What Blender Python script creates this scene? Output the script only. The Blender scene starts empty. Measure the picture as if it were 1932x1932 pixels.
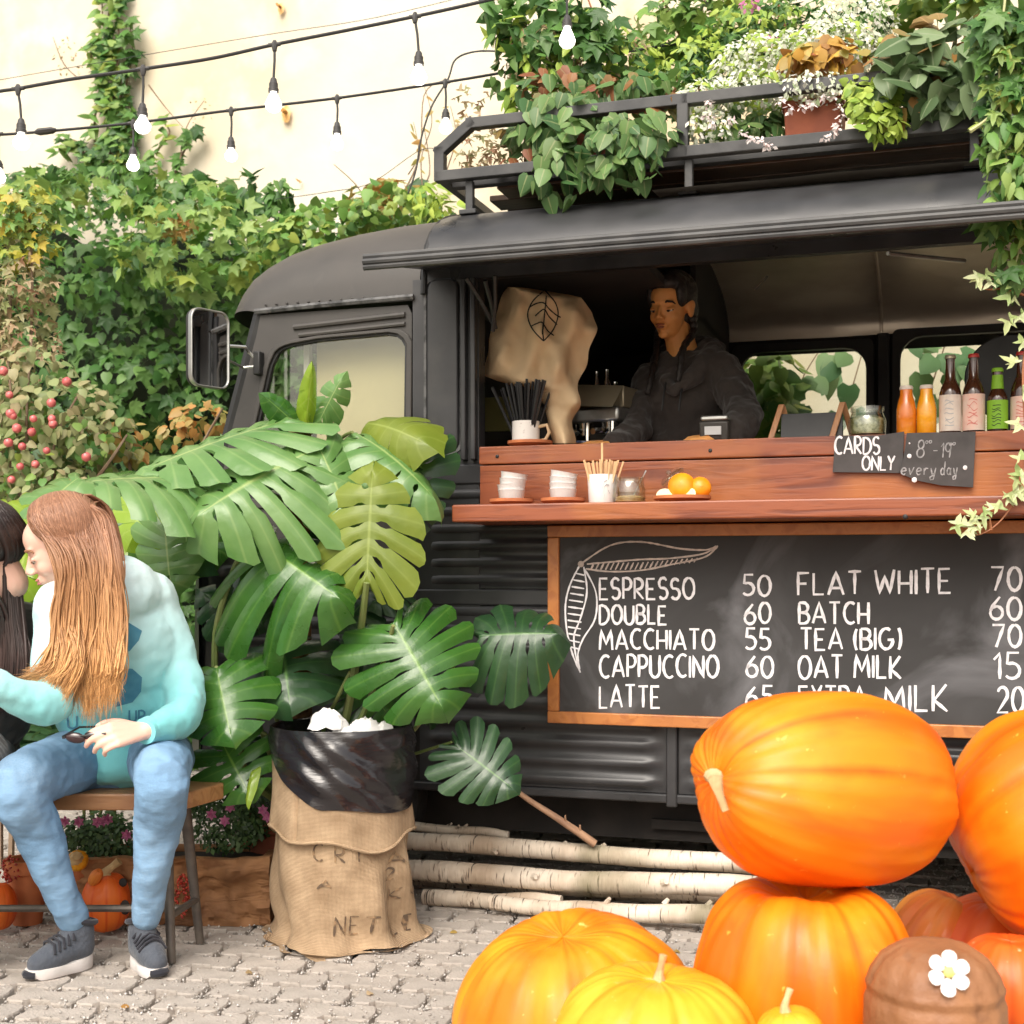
import bpy, math, random
import numpy as np
from mathutils import Vector, Matrix, Euler, noise as mnoise
random.seed(7); rng = np.random.default_rng(7)
R = math.radians; PI = math.pi
scene = bpy.context.scene
COL = scene.collection
# ------------------------------------------------------------- camera, world, sun, exposure
CAM = Vector((0, 0, 1.05)); FP = 2500.0
cam_d = bpy.data.cameras.new('camera'); cam = bpy.data.objects.new('camera', cam_d); COL.objects.link(cam)
cam.location = CAM; cam.rotation_euler = (R(90), 0, 0)
cam_d.sensor_width = 36; cam_d.sensor_fit = 'HORIZONTAL'; cam_d.lens = FP / 1932 * 36
cam_d.shift_y = 114 / 1932; cam_d.clip_end = 200; cam_d.clip_start = 0.05
cam_d.dof.use_dof = True; cam_d.dof.focus_distance = 3.9; cam_d.dof.aperture_fstop = 5.6
scene.camera = cam
world = bpy.data.worlds.new('World'); scene.world = world; world.use_nodes = True
wn = world.node_tree; wn.nodes.clear()
wo = wn.nodes.new('ShaderNodeOutputWorld'); bg = wn.nodes.new('ShaderNodeBackground'); sky = wn.nodes.new('ShaderNodeTexSky')
SUN_EL, SUN_AZ = R(47), R(198)      # azimuth clockwise from +Y
sky.sky_type = 'NISHITA'; sky.sun_disc = False; sky.sun_elevation = SUN_EL; sky.sun_rotation = SUN_AZ
sky.air_density = 1.6; sky.dust_density = 5.0; sky.ozone_density = 0.6
bg.inputs['Strength'].default_value = 0.15
hs = wn.nodes.new('ShaderNodeHueSaturation'); hs.inputs['Saturation'].default_value = 0.3
tn = wn.nodes.new('ShaderNodeMix'); tn.data_type = 'RGBA'; tn.blend_type = 'MULTIPLY'; tn.inputs[0].default_value = 1; tn.inputs[7].default_value = (1.0, .955, .9, 1)
wn.links.new(sky.outputs[0], hs.inputs['Color']); wn.links.new(hs.outputs[0], tn.inputs[6]); wn.links.new(tn.outputs[2], bg.inputs['Color']); wn.links.new(bg.outputs[0], wo.inputs[0])
sl = bpy.data.lights.new('sun', 'SUN'); sl.energy = 1.0; sl.angle = R(40); sl.color = (1, .95, .87)
so = bpy.data.objects.new('sun', sl); COL.objects.link(so); so.location = (-2, -4, 6)
sd = Vector((math.sin(SUN_AZ) * math.cos(SUN_EL), math.cos(SUN_AZ) * math.cos(SUN_EL), math.sin(SUN_EL)))
so.rotation_euler = sd.to_track_quat('Z', 'Y').to_euler()
scene.view_settings.view_transform = 'Standard'; scene.view_settings.look = 'None'
scene.view_settings.exposure = 0.84; scene.view_settings.gamma = 1; scene.view_settings.use_curve_mapping = False
scene.render.engine = 'CYCLES'; scene.cycles.max_bounces = 7; scene.cycles.transparent_max_bounces = 12
scene.cycles.use_denoising = True; scene.cycles.caustics_reflective = False; scene.cycles.caustics_refractive = False
# ------------------------------------------------------------- coordinates
TH = R(18.2)
T0 = Vector((.118, 4.17, 0)); DX = Vector((math.cos(TH), -math.sin(TH), 0)); DY = Vector((math.sin(TH), math.cos(TH), 0)); UZ = Vector((0, 0, 1))
TM = Matrix.Translation(T0) @ Matrix.Rotation(-TH, 4, 'Z')
def ray(px, py): return Vector(((px - 966) / FP, 1, (1080 - py) / FP))
def W(px, py, Y): return CAM + ray(px, py) * Y
def TP(px, py, v=0.0):
    r = ray(px, py); t = (v + DY.dot(T0 - CAM)) / DY.dot(r); q = CAM + r * t - T0
    return Vector((q.dot(DX), v, q.z))
def TW(px, py, v=0.0): return TM @ TP(px, py, v)
def GP(px, py, z=0.0):
    r = ray(px, py); return CAM + r * ((z - 1.05) / r.z)
# ------------------------------------------------------------- object bookkeeping
WM = {}
def tag(o, label=None, cat=None, group=None, kind=None):
    if label: o['label'] = label
    if cat: o['category'] = cat
    if group: o['group'] = group
    if kind: o['kind'] = kind
    return o
def thing(name, label, cat, M=None, group=None):
    if M is None: M = Matrix.Identity(4)
    if isinstance(M, Vector): M = Matrix.Translation(M)
    o = bpy.data.objects.new(name, None); COL.objects.link(o); o.matrix_world = M; o.empty_display_size = .05
    WM[o.name] = M.copy(); return tag(o, label, cat, group)
def link(name, me, parent=None, M=None):
    o = bpy.data.objects.new(name, me); COL.objects.link(o)
    if parent is not None:
        o.parent = parent; WM[o.name] = WM[parent.name].copy()
        if M is not None: o.matrix_local = M; WM[o.name] = WM[parent.name] @ M
    else:
        if M is not None: o.matrix_world = M
        WM[o.name] = M.copy() if M is not None else Matrix.Identity(4)
    return o
def dup(root, M, label=None):
    r = root.copy(); COL.objects.link(r); r.matrix_world = M; WM[r.name] = M.copy()
    if label: r['label'] = label
    for ch in [c for c in bpy.data.objects if c.parent == root]:
        c = ch.copy(); COL.objects.link(c); c.parent = r
        for g in [x for x in bpy.data.objects if x.parent == ch]:
            d = g.copy(); COL.objects.link(d); d.parent = c
    return r
class MB:
    def __init__(s, M=None): s.v = []; s.f = []; s.uv = {}; s.M = M or Matrix.Identity(4)
    def add(s, vs, fs, uvs=None, M=None):
        b = len(s.v); MM = s.M @ M if M is not None else s.M
        s.v += [tuple(MM @ Vector(p)) for p in vs]; s.f += [tuple(b + i for i in f) for f in fs]
        if uvs:
            for i, u in enumerate(uvs): s.uv[b + i] = u
        return s
    def box(s, lo, hi, M=None):
        x0, y0, z0 = lo; x1, y1, z1 = hi
        return s.add([(x0,y0,z0),(x1,y0,z0),(x1,y1,z0),(x0,y1,z0),(x0,y0,z1),(x1,y0,z1),(x1,y1,z1),(x0,y1,z1)],
              [(0,3,2,1),(4,5,6,7),(0,1,5,4),(1,2,6,5),(2,3,7,6),(3,0,4,7)], M=M)
    def grid(s, fn, nu, nv, closeu=False, M=None, uv=True):
        vs = []; us = []
        for j in range(nv + 1):
            for i in range(nu + (0 if closeu else 1)):
                vs.append(fn(i / nu, j / nv)); us.append((i / nu, j / nv))
        n = nu if closeu else nu + 1; fs = []
        for j in range(nv):
            for i in range(nu):
                a = j * n + i; b = j * n + (i + 1) % n; fs.append((a, b, b + n, a + n))
        return s.add(vs, fs, us if uv else None, M=M)
    def lathe(s, prof, seg=24, M=None, caps=True):
        vs = []; fs = []; n = len(prof); us = []
        for j, (r, z) in enumerate(prof):
            for i in range(seg):
                a = 2 * PI * i / seg; vs.append((r * math.cos(a), r * math.sin(a), z)); us.append((i / seg, j / max(1, n - 1)))
        for j in range(n - 1):
            for i in range(seg):
                a = j * seg + i; b = j * seg + (i + 1) % seg; fs.append((a, b, b + seg, a + seg))
        if caps: fs.append(tuple(range(seg - 1, -1, -1))); fs.append(tuple((n - 1) * seg + i for i in range(seg)))
        return s.add(vs, fs, us, M=M)
    def tube(s, pts, rad, seg=8, M=None, caps=True, flat=1.0):
        pts = [Vector(p) for p in pts]; n = len(pts)
        if not hasattr(rad, '__len__'): rad = [rad] * n
        vs = []; us = []; up = None
        for j, p in enumerate(pts):
            d = (pts[min(j + 1, n - 1)] - pts[max(j - 1, 0)]).normalized()
            if up is None:
                up = Vector((0, 0, 1)) if abs(d.z) < .9 else Vector((0, 1, 0))
            a = d.cross(up).normalized(); b = a.cross(d).normalized(); up = b
            for i in range(seg):
                t = 2 * PI * i / seg; vs.append(p + a * (math.cos(t) * rad[j]) + b * (math.sin(t) * rad[j] * flat)); us.append((i / seg, j / (n - 1)))
        fs = [(j*seg+i, j*seg+(i+1)%seg, (j+1)*seg+(i+1)%seg, (j+1)*seg+i) for j in range(n - 1) for i in range(seg)]
        if caps: fs.append(tuple(range(seg - 1, -1, -1))); fs.append(tuple((n - 1) * seg + i for i in range(seg)))
        return s.add(vs, fs, us, M=M)
    def ball(s, c, r, seg=12, rings=8, M=None):
        if not hasattr(r, '__len__'): r = (r, r, r)
        vs = []; fs = []
        for j in range(1, rings):
            ph = PI * j / rings
            for i in range(seg):
                t = 2 * PI * i / seg; vs.append((c[0] + r[0]*math.sin(ph)*math.cos(t), c[1] + r[1]*math.sin(ph)*math.sin(t), c[2] + r[2]*math.cos(ph)))
        top = len(vs); vs.append((c[0], c[1], c[2] + r[2])); bot = len(vs); vs.append((c[0], c[1], c[2] - r[2]))
        for j in range(rings - 2):
            for i in range(seg): fs.append((j*seg+i, (j+1)*seg+i, (j+1)*seg+(i+1)%seg, j*seg+(i+1)%seg))
        for i in range(seg): fs.append((top, i, (i+1)%seg)); fs.append((bot, (rings-2)*seg+(i+1)%seg, (rings-2)*seg+i))
        return s.add(vs, fs, M=M)
    def prism(s, poly, d0, d1, M=None):      # poly in local xz, extruded along y
        n = len(poly); vs = [(x, d0, z) for x, z in poly] + [(x, d1, z) for x, z in poly]
        fs = [tuple(range(n)), tuple(range(2*n-1, n-1, -1))] + [(i, i+n, (i+1)%n+n, (i+1)%n) for i in range(n)]
        return s.add(vs, fs, M=M)
    def build(s, name, mat, parent=None, smooth=True, bevel=0, M=None, angle=38, world=True):
        """geometry is in world space when world; it is brought into the parent's (or M's) frame"""
        me = bpy.data.meshes.new(name); me.from_pydata(s.v, [], s.f)
        if s.uv:
            ul = me.uv_layers.new(name='UVMap'); li = np.zeros(len(me.loops), dtype=np.int32); me.loops.foreach_get('vertex_index', li)
            a = np.zeros((len(s.v), 2), dtype=np.float32)
            for k, u in s.uv.items(): a[k] = u
            ul.data.foreach_set('uv', a[li].ravel())
        P = WM[parent.name] if parent is not None else (M if M is not None else Matrix.Identity(4))
        if world: me.transform(P.inverted())
        me.materials.append(mat)
        if smooth:
            me.shade_smooth()
            try: me.set_sharp_from_angle(angle=R(angle))
            except Exception: pass
        me.validate(); me.update()
        o = link(name, me, parent, None if parent is not None else M)
        if bevel:
            b = o.modifiers.new('bevel', 'BEVEL'); b.width = bevel; b.segments = 2; b.limit_method = 'ANGLE'; b.angle_limit = R(40)
        return o
def rrect(x0, z0, x1, z1, r, n=5):
    out = []
    for cx, cz, a0 in ((x1-r, z1-r, 0), (x0+r, z1-r, 90), (x0+r, z0+r, 180), (x1-r, z0+r, 270)):
        for i in range(n + 1):
            a = R(a0 + 90 * i / n); out.append((cx + r*math.cos(a), cz + r*math.sin(a)))
    return out
def frame_prism(mb, outer, inner, d0, d1, M=None):   # same count of points
    n = len(outer); vs = [(x, d, z) for d in (d0, d1) for x, z in outer] + [(x, d, z) for d in (d0, d1) for x, z in inner]
    fs = []
    for i in range(n):
        j = (i+1) % n
        fs += [(i, j, 2*n+j, 2*n+i), (n+j, n+i, 3*n+i, 3*n+j), (i, n+i, n+j, j), (2*n+i, 2*n+j, 3*n+j, 3*n+i)]
    return mb.add(vs, fs, M=M)
# ------------------------------------------------------------- materials
def new_mat(name):
    m = bpy.data.materials.new(name); m.use_nodes = True; n = m.node_tree.nodes; b = n['Principled BSDF']; return m, m.node_tree, b
def c4(c): return (*c, 1) if len(c) == 3 else c
def mk(name, c1, c2=None, rough=.6, sc=6, bump=0, bsc=60, metal=0, coat=0, island=None, stretch=(1,1,1), r2=None, lo=.4, hi=.6, emit=0, trans=0, spec=.5, detail=6, transl=0, vein=None, c3=None, sc3=2, lo3=.5, hi3=.65, dist=0, bstretch=(1,1,1), sheen=0, rib=None, fold=None):
    m, nt, b = new_mat(name); L = nt.links.new; N = nt.nodes.new
    tc = N('ShaderNodeTexCoord'); out = None
    def nz(scale, st, det=detail):
        mp = N('ShaderNodeMapping'); mp.inputs['Scale'].default_value = st; L(tc.outputs['Object'], mp.inputs[0])
        t = N('ShaderNodeTexNoise'); t.inputs['Scale'].default_value = scale; t.inputs['Detail'].default_value = det; t.inputs['Distortion'].default_value = dist; L(mp.outputs[0], t.inputs['Vector']); return t
    def mix(fac, a, bb):
        x = N('ShaderNodeMix'); x.data_type = 'RGBA'
        if hasattr(fac, 'is_linked'): L(fac, x.inputs[0])
        else: x.inputs[0].default_value = fac
        for k, q in ((6, a), (7, bb)):
            if hasattr(q, 'is_linked'): L(q, x.inputs[k])
            else: x.inputs[k].default_value = c4(q)
        return x.outputs[2]
    def rmp(src, a, c):
        r = N('ShaderNodeMapRange'); r.inputs[1].default_value = a; r.inputs[2].default_value = c; L(src, r.inputs[0]); return r.outputs[0]
    col = c1
    if island:
        g = N('ShaderNodeNewGeometry'); oi = N('ShaderNodeObjectInfo'); ad = N('ShaderNodeMath'); ad.operation = 'ADD'; fr = N('ShaderNodeMath'); fr.operation = 'FRACT'
        L(g.outputs['Random Per Island'], ad.inputs[0]); L(oi.outputs['Random'], ad.inputs[1]); L(ad.outputs[0], fr.inputs[0])
        cr = N('ShaderNodeValToRGB'); cr.color_ramp.interpolation = 'LINEAR'; els = cr.color_ramp.elements
        els[0].position = 0; els[0].color = c4(island[0]); els[1].position = 1; els[1].color = c4(island[-1])
        for k in range(1, len(island) - 1): e = els.new(k / (len(island) - 1)); e.color = c4(island[k])
        L(fr.outputs[0], cr.inputs[0]); col = cr.outputs[0]
    if c2 is not None:
        t = nz(sc, stretch); f = rmp(t.outputs[0], lo, hi); col = mix(f, col, c2)
        if r2 is not None:
            rr = N('ShaderNodeMapRange'); rr.inputs[3].default_value = rough; rr.inputs[4].default_value = r2; L(f, rr.inputs[0]); L(rr.outputs[0], b.inputs['Roughness'])
    if c3 is not None:
        t = nz(sc3, (1,1,1)); col = mix(rmp(t.outputs[0], lo3, hi3), col, c3)
    if rib is not None:
        uv_ = N('ShaderNodeUVMap'); sp = N('ShaderNodeSeparateXYZ'); L(uv_.outputs[0], sp.inputs[0]); mu = N('ShaderNodeMath'); mu.operation = 'MULTIPLY'; mu.inputs[1].default_value = rib[1]*PI; L(sp.outputs[0], mu.inputs[0]); si = N('ShaderNodeMath'); si.operation = 'SINE'; L(mu.outputs[0], si.inputs[0]); ab = N('ShaderNodeMath'); ab.operation = 'ABSOLUTE'; L(si.outputs[0], ab.inputs[0]); t9 = nz(5, (1,1,1)); mm = N('ShaderNodeMath'); mm.operation = 'MULTIPLY'; L(rmp(ab.outputs[0], .42, .0), mm.inputs[0]); L(rmp(t9.outputs[0], .3, .65), mm.inputs[1]); col = mix(mm.outputs[0], col, rib[0])
    if vein is not None:
        uv = N('ShaderNodeUVMap'); sx = N('ShaderNodeSeparateXYZ'); L(uv.outputs[0], sx.inputs[0])
        f1 = rmp(sx.outputs[0], vein[1], 0.0); col = mix(f1, col, vein[0])
        if len(vein) > 2: f2 = rmp(sx.outputs[1], vein[2], 0.0); m2 = N('ShaderNodeMath'); m2.operation = 'MULTIPLY'; m2.inputs[1].default_value = .3; L(f2, m2.inputs[0]); col = mix(m2.outputs[0], col, vein[0])
    if hasattr(col, 'is_linked'): L(col, b.inputs['Base Color'])
    else: b.inputs['Base Color'].default_value = c4(col)
    if not (c2 is not None and r2 is not None): b.inputs['Roughness'].default_value = rough
    b.inputs['Metallic'].default_value = metal; b.inputs['Coat Weight'].default_value = coat; b.inputs['Coat Roughness'].default_value = .15
    b.inputs['Specular IOR Level'].default_value = spec; b.inputs['Transmission Weight'].default_value = trans
    if sheen: b.inputs['Sheen Weight'].default_value = sheen
    if emit: b.inputs['Emission Color'].default_value = c4(c1); b.inputs['Emission Strength'].default_value = emit
    if bump:
        t = nz(bsc, bstretch, 4); bp = N('ShaderNodeBump'); bp.inputs['Strength'].default_value = bump; bp.inputs['Distance'].default_value = .01; L(t.outputs[0], bp.inputs['Height']); L(bp.outputs[0], b.inputs['Normal'])
    if fold:
        w = N('ShaderNodeTexWave'); w.inputs['Scale'].default_value = fold[1]; w.inputs['Distortion'].default_value = fold[2]; w.inputs['Detail'].default_value = 3; w.inputs['Detail Scale'].default_value = 1.4; w.bands_direction = fold[3]; L(tc.outputs['Object'], w.inputs[0]); b2 = N('ShaderNodeBump'); b2.inputs['Strength'].default_value = fold[0]; b2.inputs['Distance'].default_value = .012; L(w.outputs['Fac'], b2.inputs['Height'])
        if b.inputs['Normal'].is_linked: L(b.inputs['Normal'].links[0].from_socket, b2.inputs['Normal'])
        L(b2.outputs[0], b.inputs['Normal'])
    if transl:
        tr = N('ShaderNodeBsdfTranslucent'); ms = N('ShaderNodeMixShader'); ms.inputs[0].default_value = transl
        if hasattr(col, 'is_linked'): L(col, tr.inputs[0])
        else: tr.inputs[0].default_value = c4(col)
        L(b.outputs[0], ms.inputs[1]); L(tr.outputs[0], ms.inputs[2]); L(ms.outputs[0], nt.nodes['Material Output'].inputs[0])
    return m
M = {}
M['plaster'] = mk('plaster', (.60,.49,.32), (.74,.69,.58), rough=.9, sc=.42, lo=.40, hi=.60, bump=.25, bsc=12, c3=(.72,.66,.54), sc3=3.5)
M['rust'] = mk('rust', (.28,.10,.02), (.5,.25,.06), rough=.9, sc=20)
M['stain'] = mk('rust_stain', (.75,.42,.14), (.85,.66,.38), rough=.95, sc=14)
M['gravel'] = mk('gravel_bed', (.30,.26,.22), (.50,.45,.40), rough=.95, sc=45, bump=1.0, bsc=90)
M['chips'] = mk('gravel_chips', (.5,.46,.4), rough=.9, island=[(.26,.235,.21),(.42,.39,.36),(.60,.57,.54),(.36,.32,.28)])
M['paver'] = mk('paver', (.42,.375,.335), rough=.9, island=[(.40,.355,.315),(.45,.40,.355),(.42,.375,.335),(.38,.34,.305)], c2=(.33,.295,.26), sc=14, lo=.45, hi=.75, bump=.5, bsc=120)
M['truck'] = mk('truck_paint', (.020,.0205,.022), (.040,.040,.043), rough=.27, sc=5, r2=.45, lo=.35, hi=.65, bump=.08, bsc=7, c3=(.055,.053,.05), sc3=9, lo3=.56, hi3=.85)
M['cab'] = mk('cab_paint', (.042,.039,.036), (.064,.058,.053), rough=.5, sc=4, r2=.62, lo=.35, hi=.65, bump=.06, bsc=6, c3=(.06,.055,.05), sc3=14, lo3=.62, hi3=.75)
M['worn'] = mk('worn_paint_edge', (.12,.12,.12), (.03,.03,.03), rough=.6, sc=30)
M['black'] = mk('black_trim', (.012,.012,.013), (.02,.02,.02), rough=.5, sc=10)
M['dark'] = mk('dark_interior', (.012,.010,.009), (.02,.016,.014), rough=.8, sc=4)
M['under'] = mk('underbody', (.010,.008,.007), (.022,.018,.015), rough=.9, sc=6)
M['tyre'] = mk('tyre_rubber', (.014,.014,.014), (.024,.023,.022), rough=.85, sc=30, bump=.3, bsc=80)
M['rackpaint'] = mk('rack_paint', (.035,.036,.038), (.06,.06,.06), rough=.5, sc=9, bump=.1, bsc=30)
M['steel'] = mk('interior_steel', (.92,.82,.68), (.74,.64,.52), rough=.30, r2=.42, sc=3, metal=.6, bump=.10, bsc=4, stretch=(1,1,3), bstretch=(.6,1,3))
M['chrome'] = mk('chrome', (.62,.62,.60), rough=.12, metal=1)
M['alu'] = mk('brushed_alloy', (.5,.5,.48), (.4,.4,.38), rough=.35, metal=.9, sc=20)
M['mirror'] = mk('mirror_glass', (.75,.76,.76), rough=.02, metal=1)
def glassm(name, col, rough=.0, alpha=.15, tint=(1,1,1)):
    m, nt, b = new_mat(name); L = nt.links.new; N = nt.nodes.new
    t = N('ShaderNodeBsdfTransparent'); t.inputs[0].default_value = c4(tint); g = N('ShaderNodeBsdfGlossy'); g.inputs['Roughness'].default_value = rough; g.inputs[0].default_value = c4(col)
    lw = N('ShaderNodeLayerWeight'); lw.inputs[0].default_value = .5; fr = N('ShaderNodeMath'); fr.operation = 'POWER'; fr.inputs[1].default_value = 4; L(lw.outputs['Facing'], fr.inputs[0]); ad = N('ShaderNodeMath'); ad.operation = 'ADD'; ad.inputs[1].default_value = alpha; L(fr.outputs[0], ad.inputs[0]); ad.use_clamp = True
    ms = N('ShaderNodeMixShader'); L(ad.outputs[0], ms.inputs[0]); L(t.outputs[0], ms.inputs[1]); L(g.outputs[0], ms.inputs[2]); L(ms.outputs[0], nt.nodes['Material Output'].inputs[0]); return m
M['glass'] = glassm('window_glass', (.9,.9,.88), .01, .07, (.88,.89,.84))
M['jar'] = glassm('jar_glass', (.95,.95,.95), .02, .1, (.9,.92,.88))
def woodm(name, a, bc, c, st=(.6,6,6), sc=5, rough=.45, coat=.15, bump=.15):
    m, nt, b = new_mat(name); L = nt.links.new; N = nt.nodes.new
    tc = N('ShaderNodeTexCoord'); mp = N('ShaderNodeMapping'); mp.inputs['Scale'].default_value = st; L(tc.outputs['Object'], mp.inputs[0])
    oi = N('ShaderNodeObjectInfo'); ml = N('ShaderNodeMath'); ml.operation = 'MULTIPLY'; ml.inputs[1].default_value = 37; L(oi.outputs['Random'], ml.inputs[0]); cb = N('ShaderNodeCombineXYZ'); L(ml.outputs[0], cb.inputs[0]); L(ml.outputs[0], cb.inputs[2]); L(cb.outputs[0], mp.inputs['Location'])
    n1 = N('ShaderNodeTexNoise'); n1.inputs['Scale'].default_value = sc; n1.inputs['Detail'].default_value = 3; n1.inputs['Distortion'].default_value = .6; L(mp.outputs[0], n1.inputs['Vector'])
    w = N('ShaderNodeMath'); w.operation = 'MULTIPLY'; w.inputs[1].default_value = 16; L(n1.outputs[0], w.inputs[0]); s = N('ShaderNodeMath'); s.operation = 'SINE'; L(w.outputs[0], s.inputs[0])
    r = N('ShaderNodeMapRange'); r.inputs[1].default_value = -1; L(s.outputs[0], r.inputs[0])
    n2 = N('ShaderNodeTexNoise'); n2.inputs['Scale'].default_value = 2.2; n2.inputs['Detail'].default_value = 5; L(tc.outputs['Object'], n2.inputs['Vector'])
    cr = N('ShaderNodeValToRGB'); e = cr.color_ramp.elements; e[0].color = c4(a); e[1].color = c4(bc); L(r.outputs[0], cr.inputs[0])
    x = N('ShaderNodeMix'); x.data_type = 'RGBA'; L(cr.outputs[0], x.inputs[6]); x.inputs[7].default_value = c4(c); r2 = N('ShaderNodeMapRange'); r2.inputs[1].default_value = .48; r2.inputs[2].default_value = .66; L(n2.outputs[0], r2.inputs[0]); L(r2.outputs[0], x.inputs[0])
    L(x.outputs[2], b.inputs['Base Color']); b.inputs['Roughness'].default_value = rough; b.inputs['Coat Weight'].default_value = coat
    bp = N('ShaderNodeBump'); bp.inputs['Strength'].default_value = bump; bp.inputs['Distance'].default_value = .004; L(r.outputs[0], bp.inputs['Height']); L(bp.outputs[0], b.inputs['Normal']); return m
M['redwood'] = woodm('stained_redwood', (.145,.032,.013), (.26,.068,.024), (.38,.125,.028))
M['framewood'] = woodm('frame_wood', (.38,.125,.03), (.48,.18,.045), (.30,.10,.03), st=(2,2,2), sc=9)
M['darkwood'] = woodm('dark_wood', (.06,.025,.014), (.10,.045,.02), (.04,.02,.012))
M['seatwood'] = woodm('bench_wood', (.30,.14,.055), (.40,.2,.085), (.22,.09,.035))
M['barkwood'] = woodm('rough_trough_wood', (.20,.085,.03), (.38,.19,.08), (.12,.05,.02), st=(1.5,3,5), sc=4, rough=.8, coat=0, bump=.9)
M['palewood'] = woodm('pale_wood', (.55,.33,.17), (.66,.43,.24), (.5,.3,.14), st=(6,6,1))
M['signwood'] = woodm('sign_wood', (.30,.13,.05), (.4,.19,.08), (.26,.1,.04), st=(6,6,1))
M['slate'] = mk('chalkboard_slate', (.028,.027,.027), (.05,.049,.05), rough=.75, sc=2.2, detail=9, lo=.4, hi=.75, dist=1.6, c3=(.20,.20,.215), sc3=2.6, lo3=.50, hi3=.95)
M['slate2'] = mk('small_sign_slate', (.045,.042,.042), (.065,.06,.06), rough=.8, sc=12)
M['chalk'] = mk('chalk', (.78,.76,.78), (.55,.54,.56), rough=.95, sc=60, lo=.45, hi=.8)
M['chalkdim'] = mk('dim_chalk', (.36,.35,.36), (.2,.2,.2), rough=.95, sc=60)
M['chalkwarm'] = mk('warm_chalk', (.62,.52,.46), (.45,.38,.34), rough=.95, sc=60)
M['terracotta'] = mk('terracotta', (.52,.17,.06), (.42,.13,.05), rough=.75, sc=14, bump=.1, bsc=80)
M['terrapot'] = mk('terracotta_planter', (.30,.085,.04), (.22,.06,.03), rough=.8, sc=9)
M['white'] = mk('white_ceramic', (.85,.84,.83), (.8,.79,.78), rough=.3, sc=20)
M['speckle'] = mk('speckled_ceramic', (.72,.68,.64), (.45,.40,.37), rough=.4, sc=70, lo=.6, hi=.7)
M['print'] = mk('grey_print', (.35,.36,.38), rough=.6)
M['straw'] = mk('black_straw', (.012,.011,.012), rough=.35)
M['stick'] = mk('pale_stirrer', (.68,.44,.24), (.58,.36,.18), rough=.7, sc=20)
M['canvas'] = mk('canvas_cloth', (.72,.52,.31), (.82,.62,.38), rough=.9, sc=5, lo=.3, hi=.7, bump=.35, bsc=14, transl=.3, fold=(.6, 3.2, 9, 'DIAGONAL'))
M['ink'] = mk('black_ink', (.015,.014,.013), rough=.8)
M['orange'] = mk('orange_fruit', (.84,.25,.008), (.88,.34,.012), rough=.4, sc=20)
M['pith'] = mk('orange_pith', (.85,.74,.45), rough=.6)
M['sugar'] = mk('brown_sugar', (.50,.30,.12), (.6,.4,.2), rough=.9, sc=90)
M['pickle'] = mk('jar_filling', (.22,.22,.08), (.62,.60,.38), rough=.5, sc=60)
M['juice1'] = mk('juice_red_orange', (.62,.14,.012), (.75,.26,.015), rough=.15, sc=6, coat=.6)
M['juice2'] = mk('juice_orange', (.80,.36,.01), (.78,.30,.01), rough=.15, sc=6, coat=.6)
M['beer'] = mk('brown_bottle_glass', (.06,.02,.008), (.03,.01,.005), rough=.08, sc=8, coat=.8)
M['greenb'] = mk('green_bottle_glass', (.03,.06,.01), rough=.1, coat=.8)
M['labw'] = mk('pale_bottle_label', (.66,.58,.50), (.60,.52,.46), rough=.7, sc=30)
M['labp'] = mk('pink_bottle_label', (.72,.46,.38), (.68,.52,.44), rough=.7, sc=24)
M['labg'] = mk('green_bottle_label', (.20,.42,.02), rough=.6)
M['redcap'] = mk('red_cap', (.4,.03,.02), rough=.4)
M['tan'] = mk('tan_metal', (.34,.29,.2), rough=.3, metal=.5)
M['screen'] = mk('grey_screen', (.55,.55,.55), rough=.3)
M['device'] = mk('device_plastic', (.05,.045,.04), rough=.4)
M['bulb'] = mk('lit_bulb', (1,.95,.85), rough=.2, emit=3.2)
M['cable'] = mk('cable_rubber', (.022,.022,.022), rough=.6)
M['socket'] = mk('lamp_socket', (.045,.043,.042), rough=.5)
M['birch'] = None
def birchm():
    m, nt, b = new_mat('birch_bark'); L = nt.links.new; N = nt.nodes.new
    tc = N('ShaderNodeTexCoord'); oi = N('ShaderNodeObjectInfo')
    def nz(st, sc, det, dist=0):
        mp = N('ShaderNodeMapping'); mp.inputs['Scale'].default_value = st; L(tc.outputs['Object'], mp.inputs[0])
        t = N('ShaderNodeTexNoise'); t.inputs['Scale'].default_value = sc; t.inputs['Detail'].default_value = det; t.inputs['Distortion'].default_value = dist; L(mp.outputs[0], t.inputs['Vector']); return t.outputs[0]
    def rm(s, a, c): r = N('ShaderNodeMapRange'); r.inputs[1].default_value = a; r.inputs[2].default_value = c; L(s, r.inputs[0]); return r.outputs[0]
    def mx(f, a, c):
        x = N('ShaderNodeMix'); x.data_type = 'RGBA'; L(f, x.inputs[0])
        for k, q in ((6, a), (7, c)):
            if hasattr(q, 'is_linked'): L(q, x.inputs[k])
            else: x.inputs[k].default_value = c4(q)
        return x.outputs[2]
    c = mx(rm(nz((1,1,1), 5, 5), .42, .7), (.70,.61,.50), (.42,.32,.23))
    c = mx(rm(nz((9,1.2,1.2), 9, 4, .3), .60, .68), c, (.07,.05,.035))
    c = mx(rm(nz((40,5,5), 3, 4), .62, .7), c, (.16,.11,.08))
    c = mx(rm(nz((1,1,1), 2.2, 3), .58, .7), c, (.17,.15,.08))
    L(c, b.inputs['Base Color']); b.inputs['Roughness'].default_value = .75
    bp = N('ShaderNodeBump'); bp.inputs['Strength'].default_value = .5; bp.inputs['Distance'].default_value = .01; L(nz((12,2,2), 8, 5), bp.inputs['Height']); L(bp.outputs[0], b.inputs['Normal']); return m
M['birch'] = birchm()
M['stickbark'] = mk('bare_stick', (.42,.25,.15), (.28,.16,.10), rough=.8, sc=12, stretch=(1,1,4))
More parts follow.
